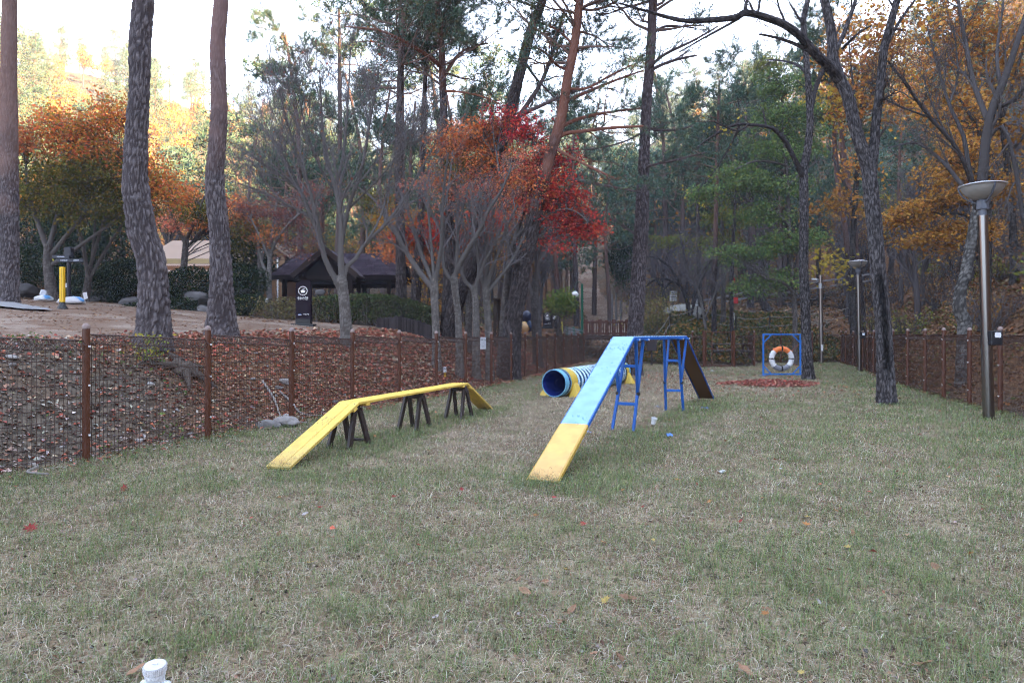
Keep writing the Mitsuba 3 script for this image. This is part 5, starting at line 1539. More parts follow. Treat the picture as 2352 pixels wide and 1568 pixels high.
# ---- left: the big orange and olive maple, and those behind it
leafy_tree('broad maple with orange top and olive green lower leaves at the left', 22.0, [(118, 703, 24), (116, 660, 22), (110, 600, 20), (112, 560, 17)],
           [[(112, 580, 13), (90, 520, 11), (70, 460, 9), (60, 380, 5)], [(112, 570, 12), (130, 500, 10), (150, 420, 8), (160, 330, 4)], [(114, 590, 11), (170, 520, 9), (230, 450, 7), (280, 380, 4)], [(116, 610, 10), (190, 560, 8), (270, 500, 6), (340, 430, 4)]],
           [(150, 285, 85, 40, 26, 'o'), (250, 270, 60, 42, 18, 'o'), (70, 330, 55, 50, 16, 's'), (200, 340, 110, 45, 30, 'o'), (120, 400, 100, 45, 34, 'g'), (240, 400, 100, 50, 34, 'g'), (330, 400, 60, 50, 18, 'o'), (70, 450, 60, 45, 16, 'g'), (180, 470, 100, 35, 26, 'g'), (290, 470, 60, 35, 14, 'g'), (375, 430, 40, 45, 14, 'o')], 105, 0.085, pals={**PALS, 'o': [(0.64, 0.22, 0.065), (0.56, 0.27, 0.06), (0.66, 0.17, 0.075), (0.36, 0.24, 0.055)], 's': [(0.52, 0.15, 0.07), (0.46, 0.20, 0.08)]}, seed=421, r0=0.60, tilt=0.3, thick=0.3)
leafy_tree('multi stemmed dark trunked maple under the big orange crown, by the white bags', 23.5, [(195, 705, 18), (200, 660, 15), (206, 610, 13)],
           [[(202, 640, 9), (190, 560, 8), (165, 490, 5)], [(205, 620, 8), (225, 550, 7), (250, 470, 4)], [(206, 640, 8), (240, 580, 7), (285, 510, 4)], [(204, 650, 8), (215, 560, 6), (220, 470, 4)]],
           [(200, 420, 80, 45, 16, 'g'), (280, 440, 60, 40, 12, 'g'), (150, 450, 50, 35, 9, 'y')], 100, 0.085, seed=422)
leafy_tree('small maple with orange and olive leaves between the two leaning pines', 27.0, [(420, 650, 16), (424, 590, 14), (428, 545, 12)],
           [[(426, 560, 8), (400, 510, 7), (385, 470, 4)], [(428, 550, 8), (450, 500, 6), (470, 450, 4)], [(427, 570, 7), (470, 530, 6), (520, 490, 3)]],
           [(420, 440, 50, 30, 12, 'o'), (440, 480, 55, 30, 14, 'g'), (400, 500, 40, 25, 8, 's'), (560, 480, 50, 40, 12, 'o'), (545, 530, 45, 30, 10, 'g'), (480, 510, 40, 24, 8, 'o')], 90, 0.085, seed=423)
leafy_tree('slim grey maple with dull red leaves left of the pavilion', 26.5, [(622, 715, 14), (618, 650, 12), (620, 590, 10), (624, 550, 9)],
           [[(621, 600, 8), (600, 550, 6), (575, 500, 4)], [(622, 580, 8), (650, 530, 6), (690, 490, 4)], [(623, 560, 7), (630, 500, 5), (640, 440, 3)], [(618, 640, 7), (596, 580, 6), (590, 520, 4)]],
           [(640, 470, 80, 35, 26, 'p'), (690, 500, 50, 40, 14, 'p'), (610, 530, 60, 30, 12, 'o'), (680, 560, 50, 30, 10, 'p'), (590, 480, 45, 30, 10, 'p')], 70, 0.075, seed=424, high=(0.23, 0.22, 0.215), low=(0.12, 0.11, 0.11), twig=(0.15, 0.14, 0.145))
leafy_tree('second slim grey maple close to the pavilion gable', 27.5, [(600, 715, 12), (598, 650, 10), (596, 590, 9)],
           [[(597, 600, 7), (580, 540, 5), (560, 490, 3)], [(597, 610, 7), (615, 550, 5), (640, 500, 3)]],
           [(590, 540, 45, 30, 8, 'g'), (560, 570, 40, 30, 8, 'g'), (720, 440, 50, 30, 10, 'p')], 70, 0.075, seed=425, high=(0.23, 0.22, 0.215), low=(0.12, 0.11, 0.11))

# ---- right: the green tree, the yellowing ones, the orange oaks on the slope
GRN = [(0.13, 0.21, 0.080), (0.165, 0.255, 0.095), (0.10, 0.165, 0.072), (0.20, 0.285, 0.105), (0.235, 0.275, 0.085)]
YGR = [(0.20, 0.23, 0.055), (0.26, 0.26, 0.07), (0.15, 0.19, 0.05), (0.32, 0.29, 0.08)]
GOLD = [(0.52, 0.24, 0.055), (0.60, 0.31, 0.07), (0.44, 0.18, 0.05), (0.56, 0.36, 0.09), (0.34, 0.15, 0.055)]
RUST = [(0.40, 0.20, 0.055), (0.46, 0.24, 0.06), (0.32, 0.15, 0.05), (0.50, 0.28, 0.07)]
PALS2 = {'n': GRN, 'y': YGR, 'o': GOLD, 'r': RUST, 'l': [(0.55, 0.42, 0.06), (0.48, 0.36, 0.07)]}
leafy_tree('green broadleaf tree with layered branches behind the dark oak', 31.0, [(1826, 815, 13), (1826, 740, 11), (1824, 690, 11), (1815, 560, 9), (1808, 420, 8), (1800, 300, 6), (1795, 200, 4)],
           [[(1824, 680, 7), (1800, 650, 6), (1760, 640, 4)], [(1812, 520, 7), (1770, 480, 5), (1720, 470, 3)], [(1808, 430, 6), (1850, 390, 5), (1880, 370, 3)], [(1805, 380, 6), (1750, 370, 5), (1690, 390, 3)]],
           [(1790, 190, 50, 45, 24, 'n'), (1800, 260, 75, 45, 30, 'n'), (1790, 330, 85, 40, 32, 'n'), (1710, 400, 75, 28, 24, 'n'), (1790, 420, 85, 30, 26, 'n'), (1640, 440, 50, 24, 12, 'n'), (1760, 490, 80, 28, 24, 'n'), (1800, 560, 60, 30, 20, 'n'), (1700, 580, 70, 22, 18, 'n'), (1860, 540, 45, 24, 10, 'n'), (1800, 640, 50, 30, 14, 'n'), (1740, 655, 50, 20, 12, 'n'), (1860, 300, 40, 60, 12, 'n'), (1765, 140, 30, 30, 8, 'y')], 85, 0.105, PALS2, 'broadleaf_tree', 'tree', 0.62, seed=431, thick=0.2)
leafy_tree('yellow green tree farther back between the slim pine trunks', 43.0, [(1660, 745, 12), (1662, 650, 10), (1660, 560, 9), (1655, 460, 6)],
           [[(1661, 580, 6), (1620, 540, 5), (1570, 530, 3)], [(1660, 560, 6), (1690, 510, 5), (1720, 470, 3)]],
           [(1640, 480, 60, 40, 16, 'y'), (1690, 500, 55, 45, 16, 'y'), (1590, 560, 60, 25, 16, 'y'), (1530, 560, 45, 22, 9, 'y'), (1660, 560, 60, 25, 12, 'y'), (1650, 610, 50, 22, 10, 'n'), (1700, 420, 40, 40, 8, 'y')], 70, 0.13, PALS2, 'broadleaf_tree', 'tree', 0.7, seed=432)
leafy_tree('orange leaved oak on the right slope behind the forked oak', 34.0, [(1965, 700, 16), (1958, 600, 13), (1965, 450, 11), (1975, 300, 9), (1980, 200, 7)],
           [[(1962, 480, 8), (1930, 400, 6), (1900, 330, 4)], [(1968, 400, 8), (2010, 330, 6), (2050, 270, 4)], [(1975, 300, 7), (1960, 200, 5), (1950, 100, 3)], [(1978, 260, 7), (2030, 170, 5), (2070, 90, 3)]],
           [(1955, 90, 65, 60, 14, 'o'), (1950, 180, 60, 60, 14, 'o'), (2040, 60, 60, 60, 12, 'o'), (2060, 150, 60, 60, 12, 'o'), (1960, 270, 55, 50, 8, 'o'), (2030, 250, 55, 45, 7, 'o'), (1920, 240, 35, 40, 4, 'l'), (1930, 470, 60, 40, 6, 'r'), (1910, 600, 45, 24, 4, 'l'), (1960, 380, 40, 40, 4, 'o')], 60, 0.19, PALS2, 'oak_tree', 'oak tree', 1.05, seed=433, low=(0.03, 0.027, 0.028), high=(0.09, 0.08, 0.08), thick=0.42, tilt=0.5)
leafy_tree('orange leaved oak at the upper right edge above the street lamp', 21.0, [(2330, 640, 18), (2325, 500, 15), (2310, 350, 12), (2290, 220, 9)],
           [[(2318, 420, 9), (2260, 320, 7), (2200, 220, 4)], [(2300, 280, 8), (2330, 180, 6), (2360, 80, 4)], [(2292, 230, 8), (2260, 130, 6), (2230, 40, 3)], [(2312, 360, 8), (2370, 290, 6), (2420, 220, 4)]],
           [(2150, 60, 75, 60, 14, 'o'), (2240, 50, 75, 60, 14, 'o'), (2330, 70, 70, 60, 13, 'o'), (2170, 160, 75, 60, 12, 'o'), (2270, 160, 70, 55, 11, 'r'), (2350, 190, 60, 60, 9, 'r'), (2200, 250, 80, 45, 8, 'o'), (2320, 290, 60, 50, 7, 'r'), (2120, 240, 50, 40, 5, 'o'), (2400, 120, 50, 70, 5, 'o')], 50, 0.135, PALS2, 'oak_tree', 'oak tree', 0.80, seed=434, low=(0.03, 0.027, 0.028), high=(0.09, 0.08, 0.08), thick=0.42, tilt=0.5)
leafy_tree('rust brown feathery tree leaning over the right fence beside the street lamp', 18.5, [(2262, 700, 24), (2266, 600, 20), (2270, 480, 16), (2275, 400, 12)],
           [[(2268, 540, 9), (2200, 490, 7), (2110, 500, 4)], [(2266, 590, 9), (2200, 560, 7), (2120, 590, 4)], [(2272, 450, 8), (2220, 380, 6), (2150, 370, 4)]],
           [(2200, 455, 85, 16, 18, 'r'), (2120, 480, 65, 14, 14, 'r'), (2215, 525, 75, 16, 16, 'r'), (2130, 550, 70, 14, 14, 'r'), (2060, 500, 40, 12, 6, 'r'), (2180, 395, 90, 20, 14, 'r'), (2230, 345, 60, 20, 10, 'r'), (2290, 430, 40, 40, 8, 'r')], 90, 0.085, PALS2, 'broadleaf_tree', 'tree', 0.5, seed=435, low=(0.03, 0.027, 0.028), high=(0.085, 0.078, 0.078), tilt=0.2)

# ---- the pale many stemmed tree on the right slope
RT_LIMBS = [
    [(2248, 470, 26), (2256, 420, 22), (2262, 340, 20), (2274, 268, 19), (2295, 210, 17), (2312, 170, 15), (2335, 100, 13), (2352, 50, 11), (2375, -40, 6)],
    [(2270, 280, 13), (2250, 230, 11, 0.5), (2232, 175, 10, 0.8), (2218, 100, 9, 1), (2205, 30, 7, 1.2), (2195, -40, 4, 1.3)],
    [(2246, 490, 14), (2225, 400, 11, -0.5), (2190, 330, 9, -0.8), (2134, 268, 8, -1), (2085, 200, 6, -1.3), (2040, 140, 4, -1.5)],
    [(2247, 480, 13), (2228, 400, 11, 0.4), (2215, 320, 9, 0.6), (2180, 240, 7, 1), (2150, 140, 5, 1.3), (2130, 60, 3, 1.5)],
    [(2240, 470, 12), (2190, 400, 9, 0.6), (2140, 350, 7, 1), (2097, 328, 5, 1.4), (2040, 340, 3, 1.6)],
    [(2285, 245, 10), (2320, 235, 8, -0.5), (2352, 200, 6, -0.8), (2400, 150, 4, -1)],
    [(2300, 200, 9), (2290, 120, 7, 0.6), (2300, 40, 5, 0.9), (2310, -40, 3, 1)],
    [(2262, 330, 9), (2300, 290, 9, -0.3), (2320, 330, 8, -0.4), (2340, 430, 9, -0.4), (2352, 510, 9, -0.4), (2372, 560, 8, -0.4)],
    [(2134, 268, 5, -1), (2080, 250, 4, -1.2), (2010, 215, 3, -1.4)], [(2180, 240, 5, 1), (2200, 150, 4, 1.2), (2190, 60, 3, 1.4)],
    [(2190, 330, 5, -0.8), (2150, 260, 4, -0.6), (2120, 170, 3, -0.4)]]
bare_tree('bare_tree', 'pale grey many stemmed tree behind the right fence, left of the near street lamp', 'tree', 15.6,
          [(2212, 905, 30), (2210, 850, 27), (2212, 790, 27), (2216, 745, 30), (2203, 705, 27), (2208, 660, 25), (2219, 622, 24), (2230, 560, 23), (2242, 500, 24), (2247, 470, 22)],
          RT_LIMBS, (7, 6, 4), (1.3, 0.75, 0.4), seed=441, low=(0.045, 0.042, 0.042), high=(0.185, 0.178, 0.172), col=(0.075, 0.068, 0.07), twig=(0.085, 0.075, 0.075), drift=0.4, up=0.12, spread=0.6)

# ---- plum trees and slim trunks at the far end
bare_tree('plum_tree', 'dark spreading bare plum tree behind the far fence', 'tree', 40.0, [(1592, 828, 13), (1588, 760, 11), (1578, 690, 10), (1560, 650, 9)],
          [[(1580, 700, 8), (1560, 650, 7), (1535, 610, 6), (1495, 590, 4), (1450, 600, 3)], [(1575, 680, 7), (1578, 630, 6), (1570, 580, 5), (1560, 530, 3)], [(1588, 720, 7), (1606, 660, 6), (1625, 610, 5), (1650, 570, 3)], [(1560, 655, 6), (1520, 640, 5), (1480, 660, 3)], [(1590, 700, 6), (1612, 640, 5), (1640, 620, 3)]],
          (10, 7, 6), (2.2, 1.2, 0.7), seed=451, low=(0.03, 0.027, 0.03), high=(0.08, 0.072, 0.078), col=(0.045, 0.04, 0.044), twig=(0.095, 0.085, 0.098), up=0.05, spread=0.8)
bare_tree('plum_tree', 'second bare plum tree behind the white triangular sign', 'tree', 47.0, [(1530, 740, 11), (1526, 690, 10), (1518, 650, 9)],
          [[(1520, 660, 7), (1490, 620, 6), (1450, 590, 4)], [(1520, 650, 7), (1530, 600, 6), (1545, 550, 4)], [(1519, 670, 6), (1550, 640, 5), (1590, 620, 3)]],
          (10, 7, 6), (2.4, 1.3, 0.8), seed=452, low=(0.03, 0.027, 0.03), high=(0.08, 0.072, 0.078), col=(0.045, 0.04, 0.044), twig=(0.105, 0.095, 0.108), up=0.05, spread=0.8)
bare_tree('bare_tree', 'slim pale trunk with a trident fork left of the second slim pine', 'tree', 37.0, [(1625, 828, 8), (1622, 760, 7), (1612, 700, 6), (1600, 660, 5)],
          [[(1612, 700, 4), (1590, 640, 3), (1570, 600, 2)], [(1618, 730, 4), (1640, 680, 3), (1650, 640, 2)], [(1602, 665, 4), (1605, 610, 3), (1600, 560, 2)]], (8, 6, 5), (1.6, 0.9, 0.6), seed=453)
SLIM = [('slim reddish pine trunk straight behind the gate sign', 37.5, [(1636, 832, 15), (1640, 760, 12), (1640, 650, 11), (1643, 560, 10), (1645, 450, 9), (1648, 330, 8)], (0.15, 0.085, 0.07)),
        ('grey trunk right of the slim reddish pine behind the gate', 38.0, [(1683, 826, 11), (1681, 760, 10), (1680, 660, 9), (1684, 560, 8), (1690, 440, 6), (1694, 330, 5)], None),
        ('dark leaning pine beyond the wooden deck', 50.0, [(1765, 722, 19), (1752, 690, 17), (1742, 640, 16), (1732, 560, 15), (1722, 470, 12), (1712, 340, 9)], (0.10, 0.075, 0.075)),
        ('dark pine close beside the leaning one beyond the deck', 52.0, [(1724, 716, 15), (1724, 660, 14), (1726, 600, 13), (1724, 500, 11), (1720, 350, 8)], (0.10, 0.075, 0.075)),
        ('pine trunk behind the white triangular sign', 43.5, [(1620, 752, 16), (1612, 710, 14), (1606, 660, 12), (1604, 560, 10), (1602, 430, 8)], (0.10, 0.08, 0.08)),
        ('pine with pinkish trunk on the right slope behind the forked oak', 36.0, [(1985, 700, 14), (1965, 560, 13), (1950, 440, 12), (1935, 330, 10), (1925, 200, 7)], (0.20, 0.12, 0.11)),
        ('second pinkish pine on the right slope left of the forked oak', 38.0, [(1960, 720, 13), (1945, 560, 12), (1925, 420, 11), (1915, 300, 9), (1910, 180, 6)], (0.20, 0.12, 0.11)),
        ('reddish pine far back left of the lawn pine', 46.0, [(1282, 740, 14), (1280, 660, 12), (1276, 600, 10), (1274, 480, 8), (1278, 330, 6)], (0.20, 0.09, 0.07)),
        ('grey pine far back above the green lamp post', 50.0, [(1325, 730, 14), (1322, 640, 12), (1320, 560, 10), (1316, 420, 8), (1318, 300, 5)], (0.16, 0.11, 0.11))]
for i, (lb, d, px, upc) in enumerate(SLIM):
    k = thing('pine_tree', lb, 'pine tree')
    P, R = to_m(px, d, 40, [(0.1, 3.5, 0.03)], base_on(px, d))
    trunk_part(k, P, R, 460 + i, 'pine', (0.03, 0.025, 0.027), (0.105, 0.092, 0.097), upc, 0.15, 0.5, 0.2, 0.04)
    pine_crown(k, P, R, r, 30, 3.4, 0.62, 5, 5, 6, 0.24, 0.017)

# ---- trees of the wood that nothing tells apart: one of a kind, then copies
def centred(fn):
    """builds a tree at the origin and returns its parts as shape dicts."""
    before = set(scene)
    k = fn()
    parts = {q[len(k) + 2:]: scene[q] for q in scene if q not in before}
    for q in list(parts):
        del scene[f'{k}__{q}']
    kinds = {q: labels.pop(f'{k}__{q}') for q in parts if f'{k}__{q}' in labels}
    labels.pop(k)
    for q in [x for x in USED if x == k or x.startswith(k + '__')]:
        USED.discard(q)
    return parts, kinds


def proto_bare(seed, h, col, twig, leaves=None, spread=0.6, up=0.3, lsize=0.13, counts=(9, 7, 4), stems=5):
    def fn():
        q = np.random.default_rng(seed)
        k = thing('wild_tree', 'x', 'tree')
        a = q.uniform(0, 6.28)
        P = resample(np.array([[0, 0, -0.4], [0.02, 0, 0.4], [0.05 * math.cos(a), 0.05 * math.sin(a), h * 0.2], [0.12 * h * 0.3 * math.cos(a), 0.12 * h * 0.3 * math.sin(a), h * 0.38]]), 20)
        R = np.linspace(0.020 * h, 0.013 * h, 20)
        put('trunk', tubes(P[None], R[None], 9), k, col, 'matte', 60)
        Pl, Rl = children(P[None], R[None], stems, h * 0.72, q, 0.55, 1.0, 0.42, 0.45, 12, 0.68, wig=0.10)
        put('limbs', tubes(Pl, Rl, 6), k, col, 'matte', 60, kind='stuff')
        parts, levels = grow_limbs([(a_, b_) for a_, b_ in zip(Pl, Rl)], counts, (h * 0.22, h * 0.12, h * 0.07), q, (5, 4, 3, 3), up, spread, 0.15, 0.25)
        put('twigs', join(parts[1:]), k, twig, kind='stuff')
        if leaves:
            pos = levels[-1][0][:, 1:].reshape(-1, 3)
            m = min(leaves[1], len(pos))
            pos = pos[q.choice(len(pos), m, replace=False)] + q.normal(size=(m, 3)) * 0.10
            v, f = cards(pos, q.uniform(0.7, 1.3, m) * lsize, 0.4, q)
            put('leaves', (v, f), k, np.repeat(palette(leaves[0], m, q, 0.2), 4, 0), 'leafy', kind='stuff')
        return k
    return centred(fn)


def proto_pine(seed, h, upc, nl=26, col=PINE_NEEDLES):
    def fn():
        q = np.random.default_rng(seed)
        k = thing('wild_pine', 'x', 'pine tree')
        P = resample(np.array([[0, 0, -0.5], [0, 0, 0.5], [q.normal() * 0.3, q.normal() * 0.3, h * 0.5], [q.normal() * 0.5, q.normal() * 0.5, h]]), 24)
        R = np.linspace(0.0145 * h, 0.004 * h, 24)
        t = np.repeat(np.linspace(0, 1, 24), 8)[:, None]
        v, f = tubes(P[None], R[None], 8)
        put('trunk', (v, f), k, np.array((0.075, 0.062, 0.062)) * (1 - t) + np.array(upc) * t, 'matte', True)
        pine_crown(k, P, R, q, nl, h * 0.24, 0.42, 5, 4, 5, 0.30, 0.024, col)
        return k
    return centred(fn)


def copies(name, protos, spots, cat, group, label, seed):
    dsplit = float(np.median([math.hypot(a[0], a[1]) for a in spots]))
    q = np.random.default_rng(seed)
    for i, (x, y, s) in enumerate(spots):
        parts, kinds = protos[q.integers(len(protos))]
        zn = zone(x, y)
        dp = 'close ' if math.hypot(x, y) < dsplit else 'deep '
        k = thing(name, f'{label} {dp}{zn}', cat, f'{group} {dp}{zn}')
        M = np.eye(4)
        M[:3, :3] = rotz(q.uniform(0, 6.28)) * s
        M[:3, 3] = (x, y, float(zterrain(x, y)))
        for nm, shp in parts.items():
            scene[f'{k}__{nm}'] = moved(shp, M)
            if nm in kinds:
                labels[f'{k}__{nm}'] = dict(kinds[nm])


def spots(n, seed, xr, yr, ok, dmin, smin=0.8, smax=1.2):
    q = np.random.default_rng(seed)
    out = []
    for _ in range(6000):
        x, y = q.uniform(*xr), q.uniform(*yr)
        if ok(x, y) and all((x - a) ** 2 + (y - b) ** 2 > dmin ** 2 for a, b, _ in out):
            out.append((x, y, q.uniform(smin, smax)))
            if len(out) == n:
                break
    return out


dk, tk = (0.075, 0.066, 0.070), (0.140, 0.124, 0.136)
BAREP = [proto_bare(501, 8.5, dk, tk), proto_bare(502, 7.5, dk, (0.12, 0.105, 0.112), spread=0.75, up=0.15), proto_bare(503, 9.5, (0.10, 0.092, 0.094), tk)]
RUSTP = [proto_bare(511, 8.5, dk, (0.085, 0.07, 0.066), (RUST + GOLD[:2], 1300), lsize=0.13), proto_bare(512, 9.0, dk, (0.085, 0.07, 0.066), (GOLD + RUST, 1000), lsize=0.13), proto_bare(513, 7.0, dk, tk, (YELO[:2] + YGR[:2], 1000), lsize=0.12)]
PINEP = [proto_pine(521, 14, (0.20, 0.11, 0.085)), proto_pine(522, 16, (0.17, 0.11, 0.10), 30), proto_pine(523, 12, (0.21, 0.115, 0.09), 24)]
free = lambda x, y: sand_mask(x, y) < 0.05 and abs(x) < 0.83 * y + 3
copies('wild_tree', BAREP, spots(22, 1, (-6, 34), (45, 72), lambda x, y: free(x, y) and not (x < 3 and y < 48) and not (4 < x < 23 and y < 57), 3.2), 'tree', 'bare trees in the wood behind the far fence', 'bare grey brown tree standing', 601)
copies('wild_tree', BAREP, spots(17, 2, (11, 40), (12, 46), lambda x, y: (x - xright(y)) > 1.6 and (x - xright(y)) < 16 and abs(x / y) < 0.84 and abs(x / y - 0.67) > 0.025, 2.6, 0.75, 1.05), 'tree', 'bare trees on the right slope', 'bare dark tree on the right slope', 602)
copies('rust_tree', RUSTP, spots(22, 3, (12, 50), (20, 70), lambda x, y: (x - xright(y)) > 4.0 and abs(x / y) < 0.9, 3.4, 0.8, 1.25), 'tree', 'rust and gold leaved trees on the right slope', 'rust leaved tree on the right slope', 603)
copies('rust_tree', RUSTP, spots(22, 4, (-40, 2), (34, 62), lambda x, y: abs(x) < 0.85 * y and not (x > -30 and x < -8.5 and y < 49), 3.6, 0.8, 1.15), 'tree', 'rust and gold leaved trees behind the house', 'orange gold leaved tree', 604)
copies('wild_pine', PINEP, spots(34, 5, (-34, 34), (42, 84), lambda x, y: free(x, y) and abs(x - 0.15 * y) > 2.2 and not (2 < x < 18 and y < 54), 4.0, 0.85, 1.15), 'pine tree', 'pines in the wood', 'tall pine in the wood', 605)

fill = []
skip_u = (430, 585, 90)
q = np.random.default_rng(620)
for (u, d, sc) in ((585, 40, 1.0), (640, 46, 1.15), (690, 37, 0.95), (735, 50, 1.2), (775, 41, 1.1), (830, 45, 1.15), (880, 36, 1.05), (960, 42, 1.15), (1010, 50, 1.25), (1060, 40, 1.15), (1110, 46, 1.2), (1150, 55, 1.25), (1215, 50, 1.1), (1365, 62, 1.2), (1400, 54, 1.1),
                   (1530, 58, 1.25), (1580, 66, 1.35), (1640, 60, 1.3), (1700, 70, 1.4), (1760, 62, 1.3), (1830, 58, 1.2), (1880, 66, 1.25), (430, 52, 0.95), (250, 56, 0.95), (90, 50, 0.85)):
    if u not in skip_u:
        fill.append(((u - CX) / F * d, d, sc))
copies('wild_pine', PINEP, fill, 'pine tree', 'pines in the wood', 'tall pine in the wood', 621)

copies('rust_tree', RUSTP, [((u - CX) / F * d, d, sc) for u, d, sc in ((20, 37, .9), (75, 42, 1.0), (130, 35, .8), (185, 44, 1.0), (240, 38, .9), (290, 45, 1.0), (335, 52, 1.0), (395, 55, 1.0), (455, 53, 1.0), (520, 56, 1.0), (570, 60, 1.1))], 'tree', 'rust and gold leaved trees beyond the house', 'gold leaved tree on the sunlit rise', 622)

# ---- the far wooded hills: read as one mass
def far_pine(seed, cols):
    q = np.random.default_rng(seed)
    h = 14.0
    P = np.array([[[0, 0, -1.0], [0.1, 0, h * 0.5], [0, 0.2, h]]])
    tv1, tf1 = tubes(P, np.array([[0.22, 0.16, 0.04]]), 5)
    parts = [(tv1, tf1, np.tile((0.17, 0.105, 0.085), (len(tv1), 1)))]
    n = 52
    z = h * q.uniform(0.38, 1.0, n)
    rad = 3.0 * np.sqrt(np.clip(1.02 - z / h, 0, 1)) * q.uniform(0.2, 1.1, n) + 0.2
    a = q.uniform(0, 6.28, n)
    C = np.stack([rad * np.cos(a), rad * np.sin(a), z], 1)
    m = 16
    pos = (C[:, None] + q.normal(size=(n, m, 3)) * np.array([0.62, 0.62, 0.16])).reshape(-1, 3)
    v, f = tufts(pos, unit(q.normal(size=pos.shape) * [1, 1, 0.4] + [0, 0, 0.3]), np.full(len(pos), 0.55), q, 4, 0.055, 0.8)
    parts.append((v, f, np.repeat(palette(cols, len(pos), q, 0.22), 12, 0)))
    Pl = np.stack([np.stack([0 * C[:, 0], 0 * C[:, 1], C[:, 2] - 0.2 * rad], 1), C], 1)
    vb, fb = tubes(Pl, np.tile([0.05, 0.015], (n, 1)), 3)
    parts.append((vb, fb, np.tile((0.13, 0.085, 0.07), (len(vb), 1))))
    return join(parts)


def far_broad(seed, cols, nleaf):
    q = np.random.default_rng(seed)
    h = 11.0
    P = np.array([[[0, 0, -1.0], [0.1, 0, h * 0.2], [0, 0.2, h * 0.45]]])
    R = np.array([[0.2, 0.16, 0.10]])
    Pl, Rl = children(P, R, 7, h * 0.6, q, 0.4, 1.0, 0.5, 0.4, 6, 0.7, 0.25)
    Ps, Rs = children(Pl, Rl, 9, h * 0.2, q, 0.3, 1.0, 0.7, 0.2, 4, 0.6, 0.3)
    Pt, Rt = children(Ps, Rs, 5, h * 0.1, q, 0.2, 1.0, 0.7, 0.2, 3, 0.6, 0.3)
    v, f = join([tubes(P, R, 5), tubes(Pl, Rl, 4), tubes(Ps, np.maximum(Rs, 0.02), 3), tubes(Pt, np.maximum(Rt, 0.014), 3)])
    parts = [(v, f, np.tile((0.095, 0.085, 0.088), (len(v), 1)))]
    pos = Pt.reshape(-1, 3)
    pos = pos[q.integers(0, len(pos), nleaf)] + q.normal(size=(nleaf, 3)) * 0.3
    v, f = cards(pos, q.uniform(0.2, 0.42, nleaf), 0.3, q)
    parts.append((v, f, np.repeat(palette(cols, nleaf, q, 0.22), 4, 0)))
    return join(parts)


FARS = []
for i, (kind, args) in enumerate((('p', (701, PINE_NEEDLES)), ('p', (702, PINE_NEEDLES[1:] + [(0.12, 0.15, 0.08)])), ('b', (703, GOLD + RUST, 1500)), ('b', (704, GOLD + ORNG, 1300)), ('b', (705, RUST, 160)))):
    m_ = far_pine(*args) if kind == 'p' else far_broad(*args)
    gk = f'far_tree_kind_{i}'
    scene[gk] = {'type': 'shapegroup', 'tree': shape(m_[:2], m_[2], 'matte')}
    FARS.append(gk)
q = np.random.default_rng(711)
n = 0
done = []
labels['far_forest'] = {'label': 'mixed pine and autumn forest covering the far hills', 'kind': 'stuff'}
for _ in range(9000):
    y = 58 + 150 * q.uniform() ** 1.3
    x = q.uniform(-0.95, 0.95) * y
    if abs(x) > 0.86 * y + 6 or sand_mask(x, y) > 0.05 or (-0.52 < x / y < -0.35 and q.uniform() < 0.6):
        continue
    dmin = 3.6 + 0.012 * y
    if any((x - a) ** 2 + (y - b) ** 2 < dmin ** 2 for a, b in done):
        continue
    sl_ = x - float(xright(y))
    kinds_ = [0, 1, 0, 1, 4, 2] if sl_ < 2 and x > -0.33 * y else ([4, 2, 4, 1, 2, 4] if sl_ >= 2 else [0, 1, 1, 2, 3, 4])
    done.append((x, y))
    s = q.uniform(0.75, 1.2)
    M = np.eye(4)
    M[:3, :3] = rotz(q.uniform(0, 6.28)) * s
    M[:3, 3] = (x, y, float(zterrain(x, y)) - 0.3)
    n += 1
    scene[f'far_forest__{n:03d}'] = {'type': 'instance', 'group': {'type': 'ref', 'id': FARS[kinds_[q.integers(6)]]}, 'to_world': T(M.tolist())}
    if n >= 620:
        break
# ---------------------------------------------------------------- the pavilion and what stands on the left terrace
def quad(a, b, c, d):
    return np.array([a, b, c, d], float), np.array([[0, 1, 2], [0, 2, 3]])


def slab(a, b, c, d, t):
    """a roof slope a-b-c-d (counter clockwise from above) with thickness t below it."""
    p = np.array([a, b, c, d], float)
    n = np.cross(p[1] - p[0], p[3] - p[0])
    n = n / np.linalg.norm(n)
    v = np.vstack([p, p - n * t])
    f = np.array([[0, 1, 2], [0, 2, 3], [4, 6, 5], [4, 7, 6], [0, 4, 5], [0, 5, 1], [1, 5, 6], [1, 6, 2], [2, 6, 7], [2, 7, 3], [3, 7, 4], [3, 4, 0]])
    return v, f


WOODD = (0.030, 0.021, 0.020)
PV = thing('pavilion', 'dark wooden picnic pavilion with shingled roof and a front cross gable', 'pavilion')
y0, y1 = 28.6, 33.0
yr = (y0 + y1) / 2
xl, xr = at(636, 0, 29.5)[0], at(922, 0, 29.5)[0]
ze, zrg = EYE + (VH - 634) / F * 29.0, EYE + (VH - 583) / F * 30.8
gzp = float(zterrain((xl + xr) / 2, 30)) - 0.05
put('roof_front', slab((xl, y0, ze), (xr, y0, ze), (xr - 0.15, yr, zrg), (xl + 0.55, yr, zrg), 0.09), PV, bsdf='shingle')
SH = [shape(box((0.30, 0.235, 0.016), (0, 0, 0), 0), c_, 'matte') for c_ in ((0.050, 0.038, 0.052), (0.064, 0.050, 0.064), (0.040, 0.031, 0.042))]
RF = f'{PV}__roof_front'
a_, b_, c_, d_ = [np.array(q_, float) for q_ in ((xl, y0, ze), (xr, y0, ze), (xr - 0.15, yr, zrg), (xl + 0.55, yr, zrg))]
ydir = unit(np.array([0, yr - y0, zrg - ze]))
